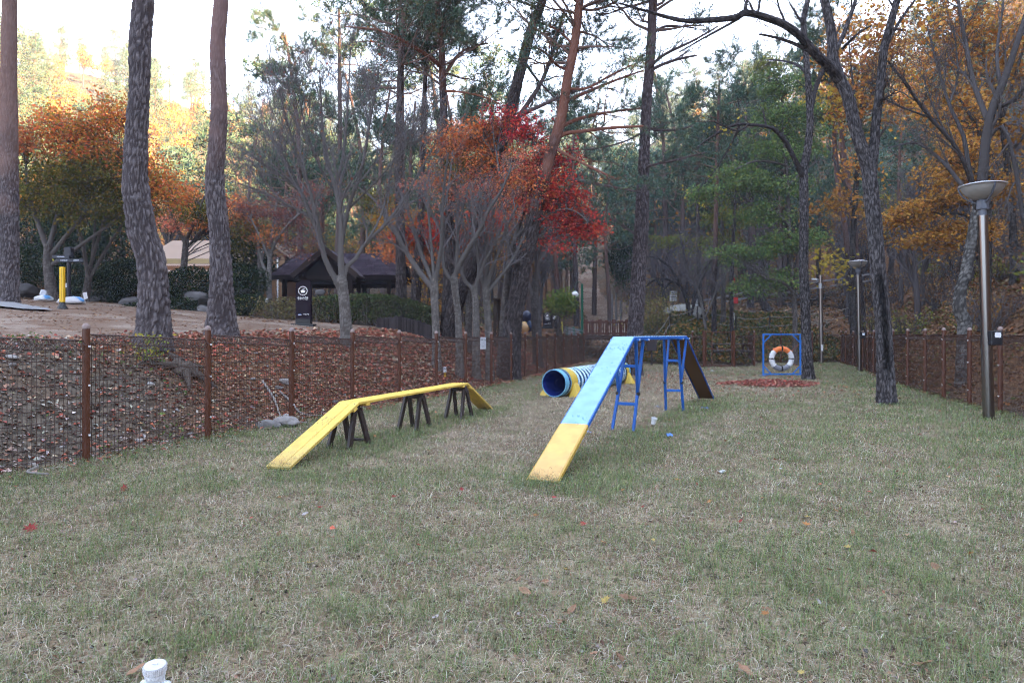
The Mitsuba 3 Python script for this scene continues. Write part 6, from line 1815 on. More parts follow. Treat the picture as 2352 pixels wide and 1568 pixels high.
for j in range(11):
    t_ = (j + 0.5) / 11
    e0, e1 = a_ + (d_ - a_) * t_, b_ + (c_ - b_) * t_
    m_ = int((e1[0] - e0[0]) / 0.305)
    for i in range(m_):
        xx = e0[0] + 0.16 + 0.305 * i + (0.15 if j % 2 else 0)
        if xx > e1[0] - 0.15:
            continue
        M = np.eye(4)
        M[:3, :3] = np.column_stack([[1, 0, 0], ydir, np.cross([1, 0, 0], ydir)]) @ trimesh.transformations.rotation_matrix(-0.05, [1, 0, 0])[:3, :3]
        M[:3, 3] = [xx, e0[1], e0[2]] + np.cross([1, 0, 0], ydir) * (0.014 + 0.003 * rng.uniform())
        scene[key_for('shingle', RF)] = moved(SH[rng.integers(3)], M)
put('roof_back', slab((xr, y1, ze), (xl, y1, ze), (xl + 0.55, yr, zrg), (xr - 0.15, yr, zrg), 0.09), PV, bsdf='shingle')
put('fascia', bar((xl, y0 - 0.02, ze - 0.10), (xr, y0 - 0.02, ze - 0.10), 0.18, 0.05, (0, 0, 1), 0.004), PV, (0.024, 0.017, 0.018), 'matte')
for xe, sgn in ((xr, 1), (xl, -1)):
    for (ya, yb) in ((y0, yr), (y1, yr)):
        xa, xb = xe + 0.03 * sgn, (xr - 0.15 if sgn > 0 else xl + 0.55) + 0.03 * sgn
        put('bargeboard', bar((xa, ya, ze - 0.07), (xb, yb, zrg - 0.07), 0.20, 0.04, (0, 0, 1), 0.004), PV, (0.042, 0.030, 0.030), 'matte')
    put('gable_end', (np.array([(xe - 0.25 * sgn, y0 + 0.15, ze - 0.08), (xe - 0.25 * sgn, y1 - 0.15, ze - 0.08), (xe - 0.35 * sgn - (0.3 if sgn < 0 else 0), yr, zrg - 0.12)]), np.array([[0, 1, 2]])), PV, (0.026, 0.018, 0.018))
# front cross gable
gx0, gx1, gy = at(672, 0, 27.2)[0], at(822, 0, 27.2)[0], 27.1
gp_ = (gx0 + gx1) / 2
gz0, gz1 = EYE + (VH - 631) / F * 27.2, EYE + (VH - 568) / F * 27.2
put('gable_roof', slab((gx0, gy, gz0), (gp_, gy, gz1), (gp_, yr + 0.3, gz1), (gx0, yr - 1.0, gz0), 0.10), PV, bsdf='shingle')
put('gable_roof', slab((gp_, gy, gz1), (gx1, gy, gz0), (gx1, yr - 1.0, gz0), (gp_, yr + 0.3, gz1), 0.10), PV, bsdf='shingle')
for xa in (gx0, gx1):
    put('bargeboard', bar((xa, gy - 0.03, gz0 - 0.07), (gp_, gy - 0.03, gz1 - 0.07), 0.20, 0.05, (0, 0, 1), 0.004), PV, (0.052, 0.038, 0.036), 'matte')
put('gable_end', (np.array([(gx0 + 0.2, gy + 0.5, gz0 - 0.05), (gx1 - 0.2, gy + 0.5, gz0 - 0.05), (gp_, gy + 0.5, gz1 - 0.13)]), np.array([[0, 1, 2]])), PV, (0.026, 0.018, 0.018))
put('tie_beam', bar((gx0 + 0.1, gy + 0.4, gz0 - 0.10), (gx1 - 0.1, gy + 0.4, gz0 - 0.10), 0.18, 0.12, (0, 0, 1), 0.006), PV, WOODD, 'matte')
for (xp, yp) in ((gx0 + 0.35, gy + 0.4), (gx1 - 0.35, gy + 0.4), (xl + 0.5, y0 + 0.4), (xr - 0.45, y0 + 0.4), (xr - 1.75, y0 + 0.5), (xr - 2.55, y1 - 0.4), (xl + 0.5, y1 - 0.4), (xr - 0.45, y1 - 0.4), (gp_ + 0.4, y1 - 0.4)):
    zb = float(zterrain(xp, yp)) - 0.1
    put('post', place(box((0.17, 0.17, ze - 0.08 - zb), (0, 0, 0), 0.012), None, (xp, yp, (ze - 0.08 + zb) / 2)), PV, WOODD, 'matte')
for yb in (y0 + 0.4, y1 - 0.4):
    put('beam', bar((xl + 0.3, yb, ze - 0.16), (xr - 0.3, yb, ze - 0.16), 0.18, 0.12, (0, 0, 1), 0.006), PV, WOODD, 'matte')
cp = np.array([gp_ - 0.2, 29.6, gzp])
tb = thing('picnic_table', 'dark picnic table under the front gable of the pavilion', 'table')
put('tabletop', place(box((1.7, 0.8, 0.06), (0, 0, 0.72), 0.01), None, cp), tb, (0.07, 0.05, 0.045), 'paint')
for s in (-1, 1):
    put('bench', place(box((1.7, 0.3, 0.05), (0, 0.72 * s, 0.44), 0.01), None, cp), tb, (0.07, 0.05, 0.045), 'paint')
    put('trestle', join([bar(cp + [0.6 * s, -0.7, 0.0], cp + [0.6 * s, -0.25, 0.7], 0.08, 0.05, (1, 0, 0), 0), bar(cp + [0.6 * s, 0.7, 0.0], cp + [0.6 * s, 0.25, 0.7], 0.08, 0.05, (1, 0, 0), 0)]), tb, (0.05, 0.036, 0.034), 'paint')


def pylon(p, h, w, label, words, extra=None, icon='pot', seed=0):
    t = thing('sign_pylon', label, 'sign')
    p = np.asarray(p, float)
    outline = [(-w / 2, 0), (w / 2, 0), (w / 2, h * 0.93), (w * 0.42, h * 0.985), (w * 0.18, h), (-w * 0.05, h * 0.985), (-w * 0.22, h * 0.955), (-w / 2, h * 0.925)]
    v, f = prism(Polygon(outline), 0.16)
    put('slab', place((v, f), np.array([[1, 0, 0], [0, 0, -1], [0, 1, 0.0]]), p + [0, 0.08, 0]), t, (0.022, 0.016, 0.024), 'matte')
    put('plinth', place(box((w * 1.02, 0.20, h * 0.15), (0, 0, h * 0.065), 0.01), None, p), t, (0.010, 0.010, 0.013), 'paint')
    put('base', place(box((w * 1.5, 0.36, 0.10), (-w * 0.02, 0, -0.01), 0.01), None, p), t, (0.016, 0.017, 0.020), 'paint')
    yy = p[1] - 0.092
    WH = (0.80, 0.80, 0.82)
    rr_ = w * 0.29
    cz = p[2] + h * 0.755
    an = np.linspace(0, 2 * np.pi, 41)
    put('ring_mark', tubes(np.stack([p[0] + rr_ * np.sin(an), yy + 0 * an, cz + rr_ * np.cos(an)], 1)[None], np.full((1, 41), rr_ * 0.085), 6), t, WH, 'paint')
    u_ = rr_
    if icon == 'pot':
        marks = [prism(Polygon([(-.42, -.42), (.42, -.42), (.46, .12), (-.46, .12)]), 0.01), prism(Polygon([(-.62, -.05), (.62, -.05), (.62, .10), (-.62, .10)]), 0.01), prism(Polygon([(-.40, .22), (.25, .55), (.42, .62), (.30, .34), (.1, .24)]), 0.01)]
    else:
        marks = [prism(shapely.Point(.1, .05).buffer(.42), 0.01), prism(Polygon([(-.5, -.5), (.1, -.2), (-.1, .1), (-.45, .0)]), 0.01)]
    put('icon', join([place((m[0] * [u_, u_, 1], m[1]), np.array([[1, 0, 0], [0, 0, 1], [0, 1, 0.0]]), (p[0], yy, cz)) for m in marks]), t, WH, 'paint')
    rows = words
    for j, row in enumerate(rows):
        sz = w * 0.215 if len(rows) == 1 else w * 0.17
        x0 = p[0] - sz * 1.12 * len(row) / 2 + sz * 0.06
        put('lettering', text_on(row, sz, (x0, yy, p[2] + h * (0.555 - 0.075 * j))), t, WH, 'paint')
    put('logo', join([place(prism(Polygon([(-.5, -.1), (.5, -.1), (.5, .08), (-.5, .08)]), 0.008), np.array([[w * .24, 0, 0], [0, 0, 1], [0, w * .24, 0]]), (p[0] - w * 0.22, yy, p[2] + h * 0.225))]), t, (0.55, 0.60, 0.72), 'paint')
    put('logo_top', place(prism(Polygon([(-.4, 0), (.4, 0), (.3, .3), (0, .14), (-.3, .3)]), 0.008), np.array([[w * .2, 0, 0], [0, 0, 1], [0, w * .2, 0]]), (p[0] - w * 0.22, yy, p[2] + h * 0.24)), t, (0.06, 0.11, 0.28), 'paint')
    put('small_lettering', text_on([SA, JANG, SA], w * 0.10, (p[0] + w * 0.02, yy, p[2] + h * 0.225), 1.25), t, WH, 'paint')
    return t


sp = upon(698, 20.4)
pylon(sp, EYE - (643 - VH) / F * 20.4 - sp[2], 34 / F * 20.4, 'tall dark sign pylon with a white cooking pot symbol, left of the pavilion hedge', [[CHWI, SA, JANG]])
sp = upon(1257, 36.0)
sp[2] = EYE - (752 - VH) / F * 36.0
pylon(sp, 36 / F * 36.0, 19 / F * 36.0, 'smaller dark sign pylon with a round white symbol beyond the left fence', [[YE, SA], [SA, CHWI, JANG]], icon='leaf')
bp = sp + [0.42, 0.6, 0]
k = thing('sign_pylon', 'blank dark pylon close behind the smaller lettered one', 'sign')
put('slab', place(box((0.35, 0.14, 0.95), (0, 0, 0.42), 0.02), None, bp), k, (0.024, 0.019, 0.026), 'paint')
put('tag', place(prism(shapely.Point(0, 0).buffer(0.09), 0.01), np.array([[1, 0, 0], [0, 0, 1], [0, 1, 0.0]]), bp + [-0.02, -0.09, 0.55]), k, (0.70, 0.72, 0.76), 'paint')


def leaf_mass(name, label, cat, pts_fn, n, size, cols, seed, group=None, twigs=None, base=None, kind_name='foliage', up=0.35, bsdf='matte', aspect=0.6):
    q_ = np.random.default_rng(seed)
    t = thing(name, label, cat, group)
    pos = pts_fn(q_, n)
    v, f = cards(pos, q_.uniform(size[0], size[1], n), up, q_, aspect, 0.3)
    put(kind_name, (v, f), t, np.repeat(palette(cols, n, q_, 0.22), 4, 0), bsdf, kind='stuff')
    if base is not None:
        m = twigs or 40
        tips = pos[q_.integers(0, n, m)]
        roots = np.asarray(base, float) + q_.normal(size=(m, 3)) * [0.10, 0.10, 0]
        if twigs and np.ptp(pos[:, 0]) > 2.5:
            roots = np.stack([tips[:, 0] + 0.2 * q_.normal(size=m), tips[:, 1] + 0.15 * q_.normal(size=m), zterrain(tips[:, 0], tips[:, 1]) - 0.03], 1)
        mid_ = (roots + tips) / 2 + q_.normal(size=(m, 3)) * 0.06
        put('stems', tubes(np.stack([roots, mid_, tips], 1), np.tile([0.012, 0.008, 0.003], (m, 1)), 4), t, (0.10, 0.085, 0.075), kind='stuff')
    return t


# clipped hedge before the pavilion, and the upright log wall it stands behind
HA, HB_ = np.array([at(712, 0, 24.0)[0], 24.4]), np.array([at(1000, 0, 23.6)[0], 23.8])


def hedge_pts(q_, n):
    t = q_.uniform(0, 1, n)
    s = q_.uniform(-0.62, 0.62, n)
    p = HA + (HB_ - HA) * t[:, None] + np.array([0, 1.0]) * s[:, None]
    zt = zterrain(p[:, 0], p[:, 1])
    top = EYE - (np.interp(t, [0, 0.35, 0.7, 1], [684, 676, 680, 712]) - VH) / F * 24.0
    h = np.maximum(0.3, top - zt) * (1 - 0.12 * (s / 0.62) ** 2)
    q = q_.uniform(size=n)
    side = q_.uniform(size=n) < 0.55
    zz = zt + h * np.where(side, 0.12 + 0.85 * q, 0.90 + 0.12 * q)
    y = np.where(side, p[:, 1] - s + np.sign(s) * (0.60 + 0.05 * q_.normal(size=n)), p[:, 1])
    return np.stack([p[:, 0], y, zz], 1) + q_.normal(size=(n, 3)) * 0.035


leaf_mass('hedge', 'long clipped green hedge in front of the pavilion', 'hedge', hedge_pts, 15000, (0.05, 0.095), [(0.055, 0.080, 0.038), (0.075, 0.10, 0.042), (0.040, 0.058, 0.034), (0.10, 0.085, 0.05), (0.10, 0.13, 0.05)], 801, base=(0, 0, 0), twigs=260)
leaf_mass('shrub', 'low tangled yellowing shrub between the sign pylon and the slim maples', 'shrub', lambda q_, n: np.stack([q_.normal(size=n) * 0.75 + at(655, 0, 23.5)[0], 23.6 + 0.5 * q_.normal(size=n), 0 * q_.normal(size=n)], 1) + np.array([0, 0, 1]) * (float(zterrain(at(655, 0, 23.5)[0], 23.6)) + 0.75 * q_.uniform(0, 1, (n, 1))), 2200, (0.05, 0.09), [(0.15, 0.14, 0.05), (0.10, 0.09, 0.045), (0.20, 0.16, 0.06), (0.08, 0.065, 0.05)], 802, base=(at(655, 0, 23.5)[0], 23.6, float(zterrain(at(655, 0, 23.5)[0], 23.6))), twigs=90)
LW = thing('log_wall', 'low dark retaining wall of upright log stakes below the hedge', 'wall')
for i in range(46):
    t = i / 45
    u = 868 + (1000 - 868) * t
    d = 22.6 - 1.1 * math.sin(t * 2.6) * 0.5 - 0.6 * t
    x = (u - CX) / F * d
    zb = float(zterrain(x, d))
    top = EYE - (np.interp(t, [0, 0.4, 0.8, 1], [731, 727, 741, 752]) - VH) / F * d
    h = max(0.25, top - zb) + rng.normal() * 0.015
    put('stake', place(lathe([(0, 0), (0.055, 0), (0.055, h + 0.09), (0.045, h + 0.10), (0, h + 0.10)], 7), None, (x, d, zb - 0.1)), LW, np.array((0.040, 0.034, 0.036)) * rng.uniform(0.7, 1.6), 'matte', 50)
cpx = upon(1023 / 1.0 - 0, 22.0)
mk = upon(1022, 19.6)
k = thing('marker_post', 'short white topped yellow marker behind the fifth fence panel', 'marker')
mk = upon(1022 * 1.0, 19.2)
put('stem', tube([mk - [0, 0, 0.05], mk + [0, 0, 0.14]], 0.035, 10), k, (0.55, 0.33, 0.03), 'paint', 40)
put('head', tube([mk + [0, 0, 0.14], mk + [0, 0, 0.30]], 0.05, 10), k, (0.68, 0.70, 0.74), 'paint', 40)

# the house behind
HS = thing('house', 'long low house with tan stepped roofs and orange brown timber walls behind the left pines', 'house')
yh = 40.0
hx0, hx1 = at(330, 0, yh)[0], at(552, 0, yh)[0]
zb = float(zterrain((hx0 + hx1) / 2, yh)) - 1.0
z1, z2, z3, z4 = [EYE - (v_ - VH) / F * yh for v_ in (630, 598, 590, 560)]
ROOFC = (0.36, 0.27, 0.22)
put('roof', slab((hx0 - 0.3, yh - 0.5, z1), (hx1 + 0.6, yh - 0.5, z1), (hx1 + 0.6, yh + 1.6, z2 + 0.12), (hx0 - 0.3, yh + 1.6, z2 + 0.12), 0.10), HS, ROOFC)
put('roof', slab((hx0 - 0.8, yh + 1.2, z3), (hx1 + 0.2, yh + 1.2, z3), (hx1 + 0.2, yh + 5.0, z4 + 0.9), (hx0 - 0.8, yh + 5.0, z4 + 0.9), 0.10), HS, ROOFC)
for zz, yy, xx in ((z1 - 0.12, yh - 0.53, 0.6), (z3 - 0.12, yh + 1.17, 0.2)):
    put('fascia', bar((hx0 - 0.5, yy, zz), (hx1 + xx, yy, zz), 0.30, 0.06, (0, 0, 1), 0.004), HS, (0.30, 0.22, 0.10), 'paint')
for i in range(11):
    zl_ = zb + 0.22 * i
    if zl_ > z1 - 0.2:
        break
for i in range(12):
    hgt = (z1 - 0.25 - zb) / 12
    put('wall_plank', place(box((hx1 - hx0, 0.10, hgt - 0.015), ((hx1 + hx0) / 2, yh + 0.02 * (i % 2) * 0 , zb + hgt * (i + 0.5)), 0.01)), HS, np.array((0.26, 0.11, 0.05)) * rng.uniform(0.85, 1.15), 'paint')
put('wall_core', place(box((hx1 - hx0 - 0.1, 3.0, z2 - zb - 0.3), ((hx1 + hx0) / 2, yh + 1.58, (zb + z2 - 0.3) / 2))), HS, (0.20, 0.10, 0.06))
put('upper_wall', place(box((hx1 - hx0 - 1.0, 3.0, 0.5), ((hx1 + hx0) / 2, yh + 3.1, z3 - 0.2))), HS, (0.24, 0.11, 0.05))
for u in (432, 402):
    xw = at(u, 0, yh)[0]
    zw = EYE - (632 - VH) / F * yh
    wk = put('window', place(box((0.52, 0.05, 0.52), (xw, yh - 0.075, zw - 0.12), 0.0)), HS, (0.03, 0.04, 0.05), 'gloss')
    put('frame', join([bar((xw - 0.28, yh - 0.11, zw - 0.38 + a), (xw + 0.28, yh - 0.11, zw - 0.38 + a), 0.06, 0.04, (0, 0, 1), 0) for a in (0, 0.53)] + [bar((xw + s * 0.28, yh - 0.112, zw - 0.41), (xw + s * 0.28, yh - 0.112, zw + 0.18), 0.06, 0.04, (1, 0, 0), 0) for s in (-1, 1)]), wk, (0.70, 0.72, 0.76), 'paint')
H2 = thing('house', 'timber house with a satellite dish between the pines and the pavilion', 'house')
xa, xb = at(566, 0, 42.0)[0], at(655, 0, 42.0)[0]
za = float(zterrain((xa + xb) / 2, 42.0)) - 0.8
zt_ = EYE - (588 - VH) / F * 42.0
for i in range(13):
    hgt = (zt_ - za) / 13
    put('wall_plank', place(box((xb - xa, 0.12, hgt - 0.02), ((xa + xb) / 2, 42.0, za + hgt * (i + 0.5)), 0.01)), H2, np.array((0.20, 0.105, 0.05)) * rng.uniform(0.85, 1.15), 'paint')
put('wall_core', place(box((xb - xa - 0.1, 3.4, zt_ - za), ((xa + xb) / 2, 43.8, (zt_ + za) / 2))), H2, (0.15, 0.08, 0.05))
xm = (xa + xb) / 2
put('roof', slab((xa - 0.5, 41.6, zt_ - 0.1), (xm, 41.6, zt_ + 1.1), (xm, 45.8, zt_ + 1.1), (xa - 0.5, 45.8, zt_ - 0.1), 0.10), H2, ROOFC)
put('roof', slab((xm, 41.6, zt_ + 1.1), (xb + 0.5, 41.6, zt_ - 0.1), (xb + 0.5, 45.8, zt_ - 0.1), (xm, 45.8, zt_ + 1.1), 0.10), H2, ROOFC)
put('gable', (np.array([(xa, 41.97, zt_), (xb, 41.97, zt_), (xm, 41.97, zt_ + 1.0)]), np.array([[0, 1, 2]])), H2, (0.22, 0.115, 0.05))
dz = EYE - (576 - VH) / F * 41.5
put('satellite_dish', place(lathe([(0.0, 0.06), (0.16, 0.03), (0.30, -0.06), (0.30, -0.08), (0, 0.04)], 24), np.array([[1, 0, 0.2], [0.2, 0, -1], [0, 1, 0.0]]), (at(607, 0, 41.5)[0], 41.45, dz)), H2, (0.60, 0.61, 0.63), 'paint', 50)
for u in (598, 638):
    put('drain_pipe', tube([(at(u, 0, 41.9)[0], 41.88, za), (at(u, 0, 41.9)[0], 41.88, zt_)], 0.05, 8), H2, (0.70, 0.72, 0.74), 'paint')

# boulders and dark evergreen shrubs of the rock bank
q = np.random.default_rng(811)
for i, (u, v_, s) in enumerate([(95, 690, .5), (175, 678, .55), (60, 640, .6), (215, 690, .5), (250, 650, .6), (300, 690, .55), (395, 640, .75), (405, 690, .55), (450, 665, .7), (470, 700, .45), (370, 715, .4), (545, 690, .45), (150, 620, .5), (330, 640, .5), (560, 655, .5), (735, 648, .25)]):
    s = s * 0.72
    d = 23.6 + (705 - v_) * 0.035
    p = upon(u, d)
    p[2] = max(p[2], EYE - (v_ + 14 - VH) / F * d - 0.15)
    v, f = rock((s, s * 0.8, s * 0.62), 820 + i, 3)
    k = put('boulder', place((v, f), rotz(q.uniform(0, 6)), p), None, np.array((0.125, 0.12, 0.125)) * q.uniform(0.7, 1.3) * (0.6 + 0.8 * meshkit.fbm(v * 6, 3, 9))[:, None], 'matte', True)
    wh = 'left of the yellow post' if u < 130 else 'behind the white sacks' if u < 200 else 'left of the thick leaning pine' if u < 340 else 'between the two near pines, upper row' if u < 500 and v_ < 680 else 'between the two near pines, lower row' if u < 500 else 'right of the curved pine' if u < 620 else 'beside the sign pylon'
    labels[k] = {'label': f'grey boulder in the planted bank {wh}', 'category': 'boulder', 'group': f'boulders {wh}'}
for i, (u, v_, rx, rz_, lb) in enumerate([(230, 665, 1.3, .75, 'spreading dark evergreen shrub between the yellow post and the thick leaning pine'), (60, 610, 1.8, .9, 'dark evergreen shrub on top of the bank at the far left'), (280, 640, 1.1, .8, 'tall dark evergreen shrub touching the thick leaning pine on its left'), (430, 650, 1.1, .65, 'dark spreading evergreen shrub under the house roof'), (545, 655, 1.1, .85, 'dark evergreen shrub right of the curved pine'), (400, 705, .8, .35, 'low dark evergreen shrub at the foot of the boulders between the two pines'),
                                          (165, 640, 1.0, .6, 'dark evergreen shrub behind the signpost'), (560, 700, .7, .4, 'low evergreen shrub at the foot of the curved pine'), (320, 715, .9, .35, 'low dark shrub left of the thick leaning pine')]):
    d = 23.2 + (715 - v_) * 0.03
    c = np.array([at(u, v_, d)])

    def sh(q_, n, c=c, rx=rx, rz_=rz_):
        a = unit(q_.normal(size=(n, 3))) * q_.uniform(0.25, 1, (n, 1)) ** 0.4
        a = a * (0.75 + 0.5 * meshkit.fbm(a * 2.2 + c, 3, 4))[:, None]
        return c + a * [rx, rx * 0.7, rz_] + 0.12 * np.round(a[:, 2:] * 4) * [0.3, 0.3, 0]
    leaf_mass('evergreen_shrub', lb, 'shrub', sh, int(3600 * rx * rz_) + 500, (0.07, 0.14), [(0.022, 0.036, 0.024), (0.032, 0.048, 0.028), (0.016, 0.026, 0.020), (0.05, 0.062, 0.032)], 840 + i, base=c[0] * [1, 1, 0] + [0, 0, float(zterrain(c[0, 0], c[0, 1]))], twigs=30, aspect=0.4)

for i, (u, v_, rx, rz_, d, lb) in enumerate(((70, 560, 1.7, 1.5, 29.0, 'broad dark conifer behind the maple trunks at the far left'), (170, 540, 1.5, 1.6, 31.0, 'dark conifer rising behind the signpost'), (275, 560, 1.5, 1.5, 30.0, 'dark conifer behind the thick leaning pine'), (560, 610, 1.3, 1.2, 29.0, 'dark conifer between the curved pine and the timber house'))):
    c = np.array([at(u, v_, d)])

    def cm(q_, n, c=c, rx=rx, rz_=rz_):
        a = unit(q_.normal(size=(n, 3))) * q_.uniform(0.3, 1, (n, 1)) ** 0.4
        a = a * (0.7 + 0.6 * meshkit.fbm(a * 2.6 + c, 3, 4))[:, None]
        return c + a * [rx, rx * 0.8, rz_]
    leaf_mass('conifer', lb, 'tree', cm, 5200, (0.10, 0.20), [(0.020, 0.036, 0.026), (0.030, 0.050, 0.032), (0.014, 0.024, 0.019), (0.05, 0.07, 0.035)], 890 + i, base=c[0] * [1, 1, 0] + [0, 0, float(zterrain(c[0, 0], c[0, 1]))], twigs=26, aspect=0.4)

# yellow guard post, signpost, bags, tags
gp0 = upon(143, 18.2)
k = thing('guard_post', 'bright yellow square post on a black foot beside the sandy path', 'post')
hh = EYE - (613 - VH) / F * 18.2 - gp0[2]
put('post', place(box((0.115, 0.09, hh - 0.18), (0, 0, 0.18 + (hh - 0.18) / 2), 0.008), None, gp0), k, (0.70, 0.42, 0.01), 'paint')
put('groove', place(box((0.012, 0.004, hh - 0.24), (0.015, -0.047, 0.2 + (hh - 0.24) / 2)), None, gp0), k, (0.50, 0.29, 0.01), 'paint')
put('foot', place(lathe([(0, 0), (0.13, 0), (0.12, 0.04), (0.075, 0.12), (0.07, 0.19), (0, 0.19)], 14), None, gp0 - [0, 0, 0.01]), k, (0.012, 0.013, 0.017), 'paint', 40)
d = 21.4
s0 = upon(158, d)
k = thing('signpost', 'dark post with small direction boards and a square top behind the yellow post', 'signpost')
zt2 = EYE - (572 - VH) / F * d
put('post', tube([s0, (s0[0], d, zt2)], 0.055, 10), k, (0.012, 0.012, 0.02), 'paint', 40)
put('top_box', place(box((0.24, 0.16, 0.34), (0, 0, 0), 0.02), None, (s0[0], d, EYE - (580 - VH) / F * d)), k, (0.014, 0.014, 0.026), 'paint')
for (u, v_, w, a) in ((140, 590, 0.52, 0.06), (148, 598, 0.5, 0.0), (176, 598, 0.44, -0.05)):
    c = at(u, v_, d - 0.1)
    kb = put('board', place(box((w, 0.03, 0.11), (0, 0, 0), 0.01), rotz(a), c), k, (0.014, 0.016, 0.030), 'paint')
    put('text_line', place(box((w * 0.42, 0.006, 0.035), (0, -0.02, 0)), rotz(a), c), kb, (0.30, 0.32, 0.38), 'paint')
put('end_mark', place(rock((0.03, 0.02, 0.03), 3, 2), None, at(122, 597, d - 0.16)), k, (0.50, 0.42, 0.05), 'paint')


def sack(name, c, size, seed, label, col, band=None, ang=0.0):
    m = trimesh.creation.icosphere(subdivisions=4)
    v = np.array(m.vertices)
    v = np.sign(v) * np.abs(v) ** np.array([0.62, 0.75, 0.9]) * np.asarray(size)
    v = v + (meshkit.fbm(v * 5 + seed, 3, seed) - 0.5)[:, None] * 0.09
    v[:, 2] = np.maximum(v[:, 2], -size[2] * 0.55)
    colr_ = np.tile(col, (len(v), 1))
    if band is not None:
        g_ = sstep(0.10, 0.06, np.abs(v[:, 0] * 0.4 + v[:, 1] * 0.9 - 0.02))[:, None] * (v[:, 2:] > -0.02)
        colr_ = colr_ * (1 - g_) + np.asarray(band) * g_
    k = put(name, place((v, np.array(m.faces)), rotz(ang), c), None, colr_, 'paint', True)
    labels[k] = {'label': label, 'category': 'sack'}


c = upon(166, 21.2)
sack('sack', c + [0, 0, 0.09], (0.38, 0.24, 0.13), 3, 'full white and blue sack lying right of the yellow post', (0.46, 0.46, 0.49), (0.08, 0.24, 0.50), 0.15)
c = upon(158, 20.8)
sack('sack', c + [0, 0, 0.06], (0.34, 0.22, 0.08), 5, 'flat grey white sack in front of the white and blue one', (0.42, 0.40, 0.41), None, -0.1)
c = upon(102, 21.2)
sack('sack', c + [0, 0, 0.10], (0.28, 0.19, 0.11), 7, 'white and blue sack lying left of the yellow post at the foot of a maple', (0.46, 0.48, 0.52), (0.08, 0.25, 0.50), -0.3)
c = upon(100, 21.5)
sack('sack', c + [0, 0, 0.24], (0.10, 0.07, 0.14), 9, 'small upright white bag leaning behind the left sack', (0.48, 0.49, 0.54), None, 0.2)
for (u, v_, d, w, h, lb) in ((196, 679, 22.4, 0.13, 0.22, 'white tag hung on a trunk right of the white sacks'), (148, 656, 23.0, 0.20, 0.14, 'reddish white label on a boulder behind the yellow post'), (612, 690, 24.5, 0.10, 0.16, 'white tag on the slim maple left of the sign pylon')):
    k = put('tag', place(box((w, 0.01, h), (0, 0, 0)), trimesh.transformations.rotation_matrix(-0.2, [0, 1, 0])[:3, :3], at(u, v_, d)), None, (0.66, 0.66, 0.70), 'paint')
    labels[k] = {'label': lb, 'category': 'tag'}
# paved slab at the left edge
pv = [((u - CX) / F * d_, d_) for u, d_ in ((-90, 19.4), (10, 19.1), (62, 18.4), (126, 17.0), (60, 16.5), (-90, 16.3))]
poly = Polygon(pv)
if poly.is_valid and poly.area > 0.5:
    x0_, y0_, x1_, y1_ = poly.bounds
    gv, gf = sheet(np.arange(x0_ - .2, x1_ + .2, 0.12), np.arange(y0_ - .2, y1_ + .2, 0.12), lambda X, Y: zterrain(X, Y) + 0.05, lambda c_: contains_xy(poly, c_[:, 0], c_[:, 1]))
    put('pavement', (gv, gf), None, np.array((0.25, 0.25, 0.265)) * (0.85 + 0.3 * meshkit.fbm(gv * 3, 3, 3))[:, None], 'matte', True, label='pale grey paved corner of the path at the left edge', kind='structure')

# ---------------------------------------------------------------- beyond the left fence's far end
# a rounded painted play figure half hidden by the leaning pine
k = thing('play_sculpture', 'glossy painted play sculpture, dark blue and cream, half hidden behind the leaning dark pine', 'sculpture')
d = 31.0


def blob(u, v_, du, dv, dy, dd=0.0, rot=0.0, n=3):
    m = trimesh.creation.icosphere(subdivisions=n)
    R = trimesh.transformations.rotation_matrix(rot, [0, 1, 0])[:3, :3]
    return place((np.array(m.vertices) * [du / F * d, dy, dv / F * d], np.array(m.faces)), R, at(u, v_, d + dd))


NV, CR = (0.012, 0.018, 0.055), (0.62, 0.40, 0.20)
put('head', blob(1209, 727, 12, 14, 0.26), k, NV, 'gloss', 60)
put('body', blob(1203, 752, 13, 14, 0.28, -0.1, 0.15), k, CR, 'gloss', 60)
put('body_back', blob(1213, 748, 9, 15, 0.22, 0.1, -0.3), k, NV, 'gloss', 60)
put('arm', tube([at(1213, 741, d - 0.15), at(1222, 750, d - 0.25), at(1229, 757, d - 0.25)], [0.13, 0.11, 0.09], 14), k, (0.02, 0.045, 0.12), 'gloss', 60)
put('foot', blob(1230, 753, 3, 7, 0.08, -0.3, 0.3), k, (0.03, 0.03, 0.04), 'gloss', 60)
put('foot_tip', blob(1231, 748, 2.2, 4, 0.05, -0.3, 0.3), k, (0.68, 0.66, 0.62), 'gloss', 60)
put('second_head', blob(1171, 728, 7, 10, 0.2), k, (0.62, 0.40, 0.28), 'gloss', 60)
put('second_face', blob(1167, 739, 4, 7, 0.12, -0.15), k, (0.66, 0.68, 0.66), 'gloss', 60)
put('raised_arm', tube([at(1172, 752, d), at(1162, 750, d - 0.1), at(1157, 742, d - 0.1)], [0.09, 0.08, 0.05], 12), k, (0.52, 0.51, 0.52), 'gloss', 60)
# brown notice board frame
k = thing('notice_board', 'dark brown timber notice board seen end on, left of the leaning dark pine', 'board')
for u in (1137, 1146):
    d = 27.0 if u == 1137 else 27.6
    b0 = upon(u, d)
    put('post', place(box((0.14, 0.14, EYE - (688 - VH) / F * d - b0[2]), (0, 0, (EYE - (688 - VH) / F * d - b0[2]) / 2), 0.01), None, b0), k, (0.045, 0.030, 0.022), 'paint')
put('panel', place(box((0.06, 0.55, 0.75), (0, 0, 0), 0.01), None, at(1141, 712, 27.3)), k, (0.030, 0.024, 0.020), 'paint')
put('cap_board', place(box((0.30, 0.85, 0.06), (0, 0, 0), 0.01), None, at(1141, 687, 27.3)), k, (0.06, 0.042, 0.030), 'paint')
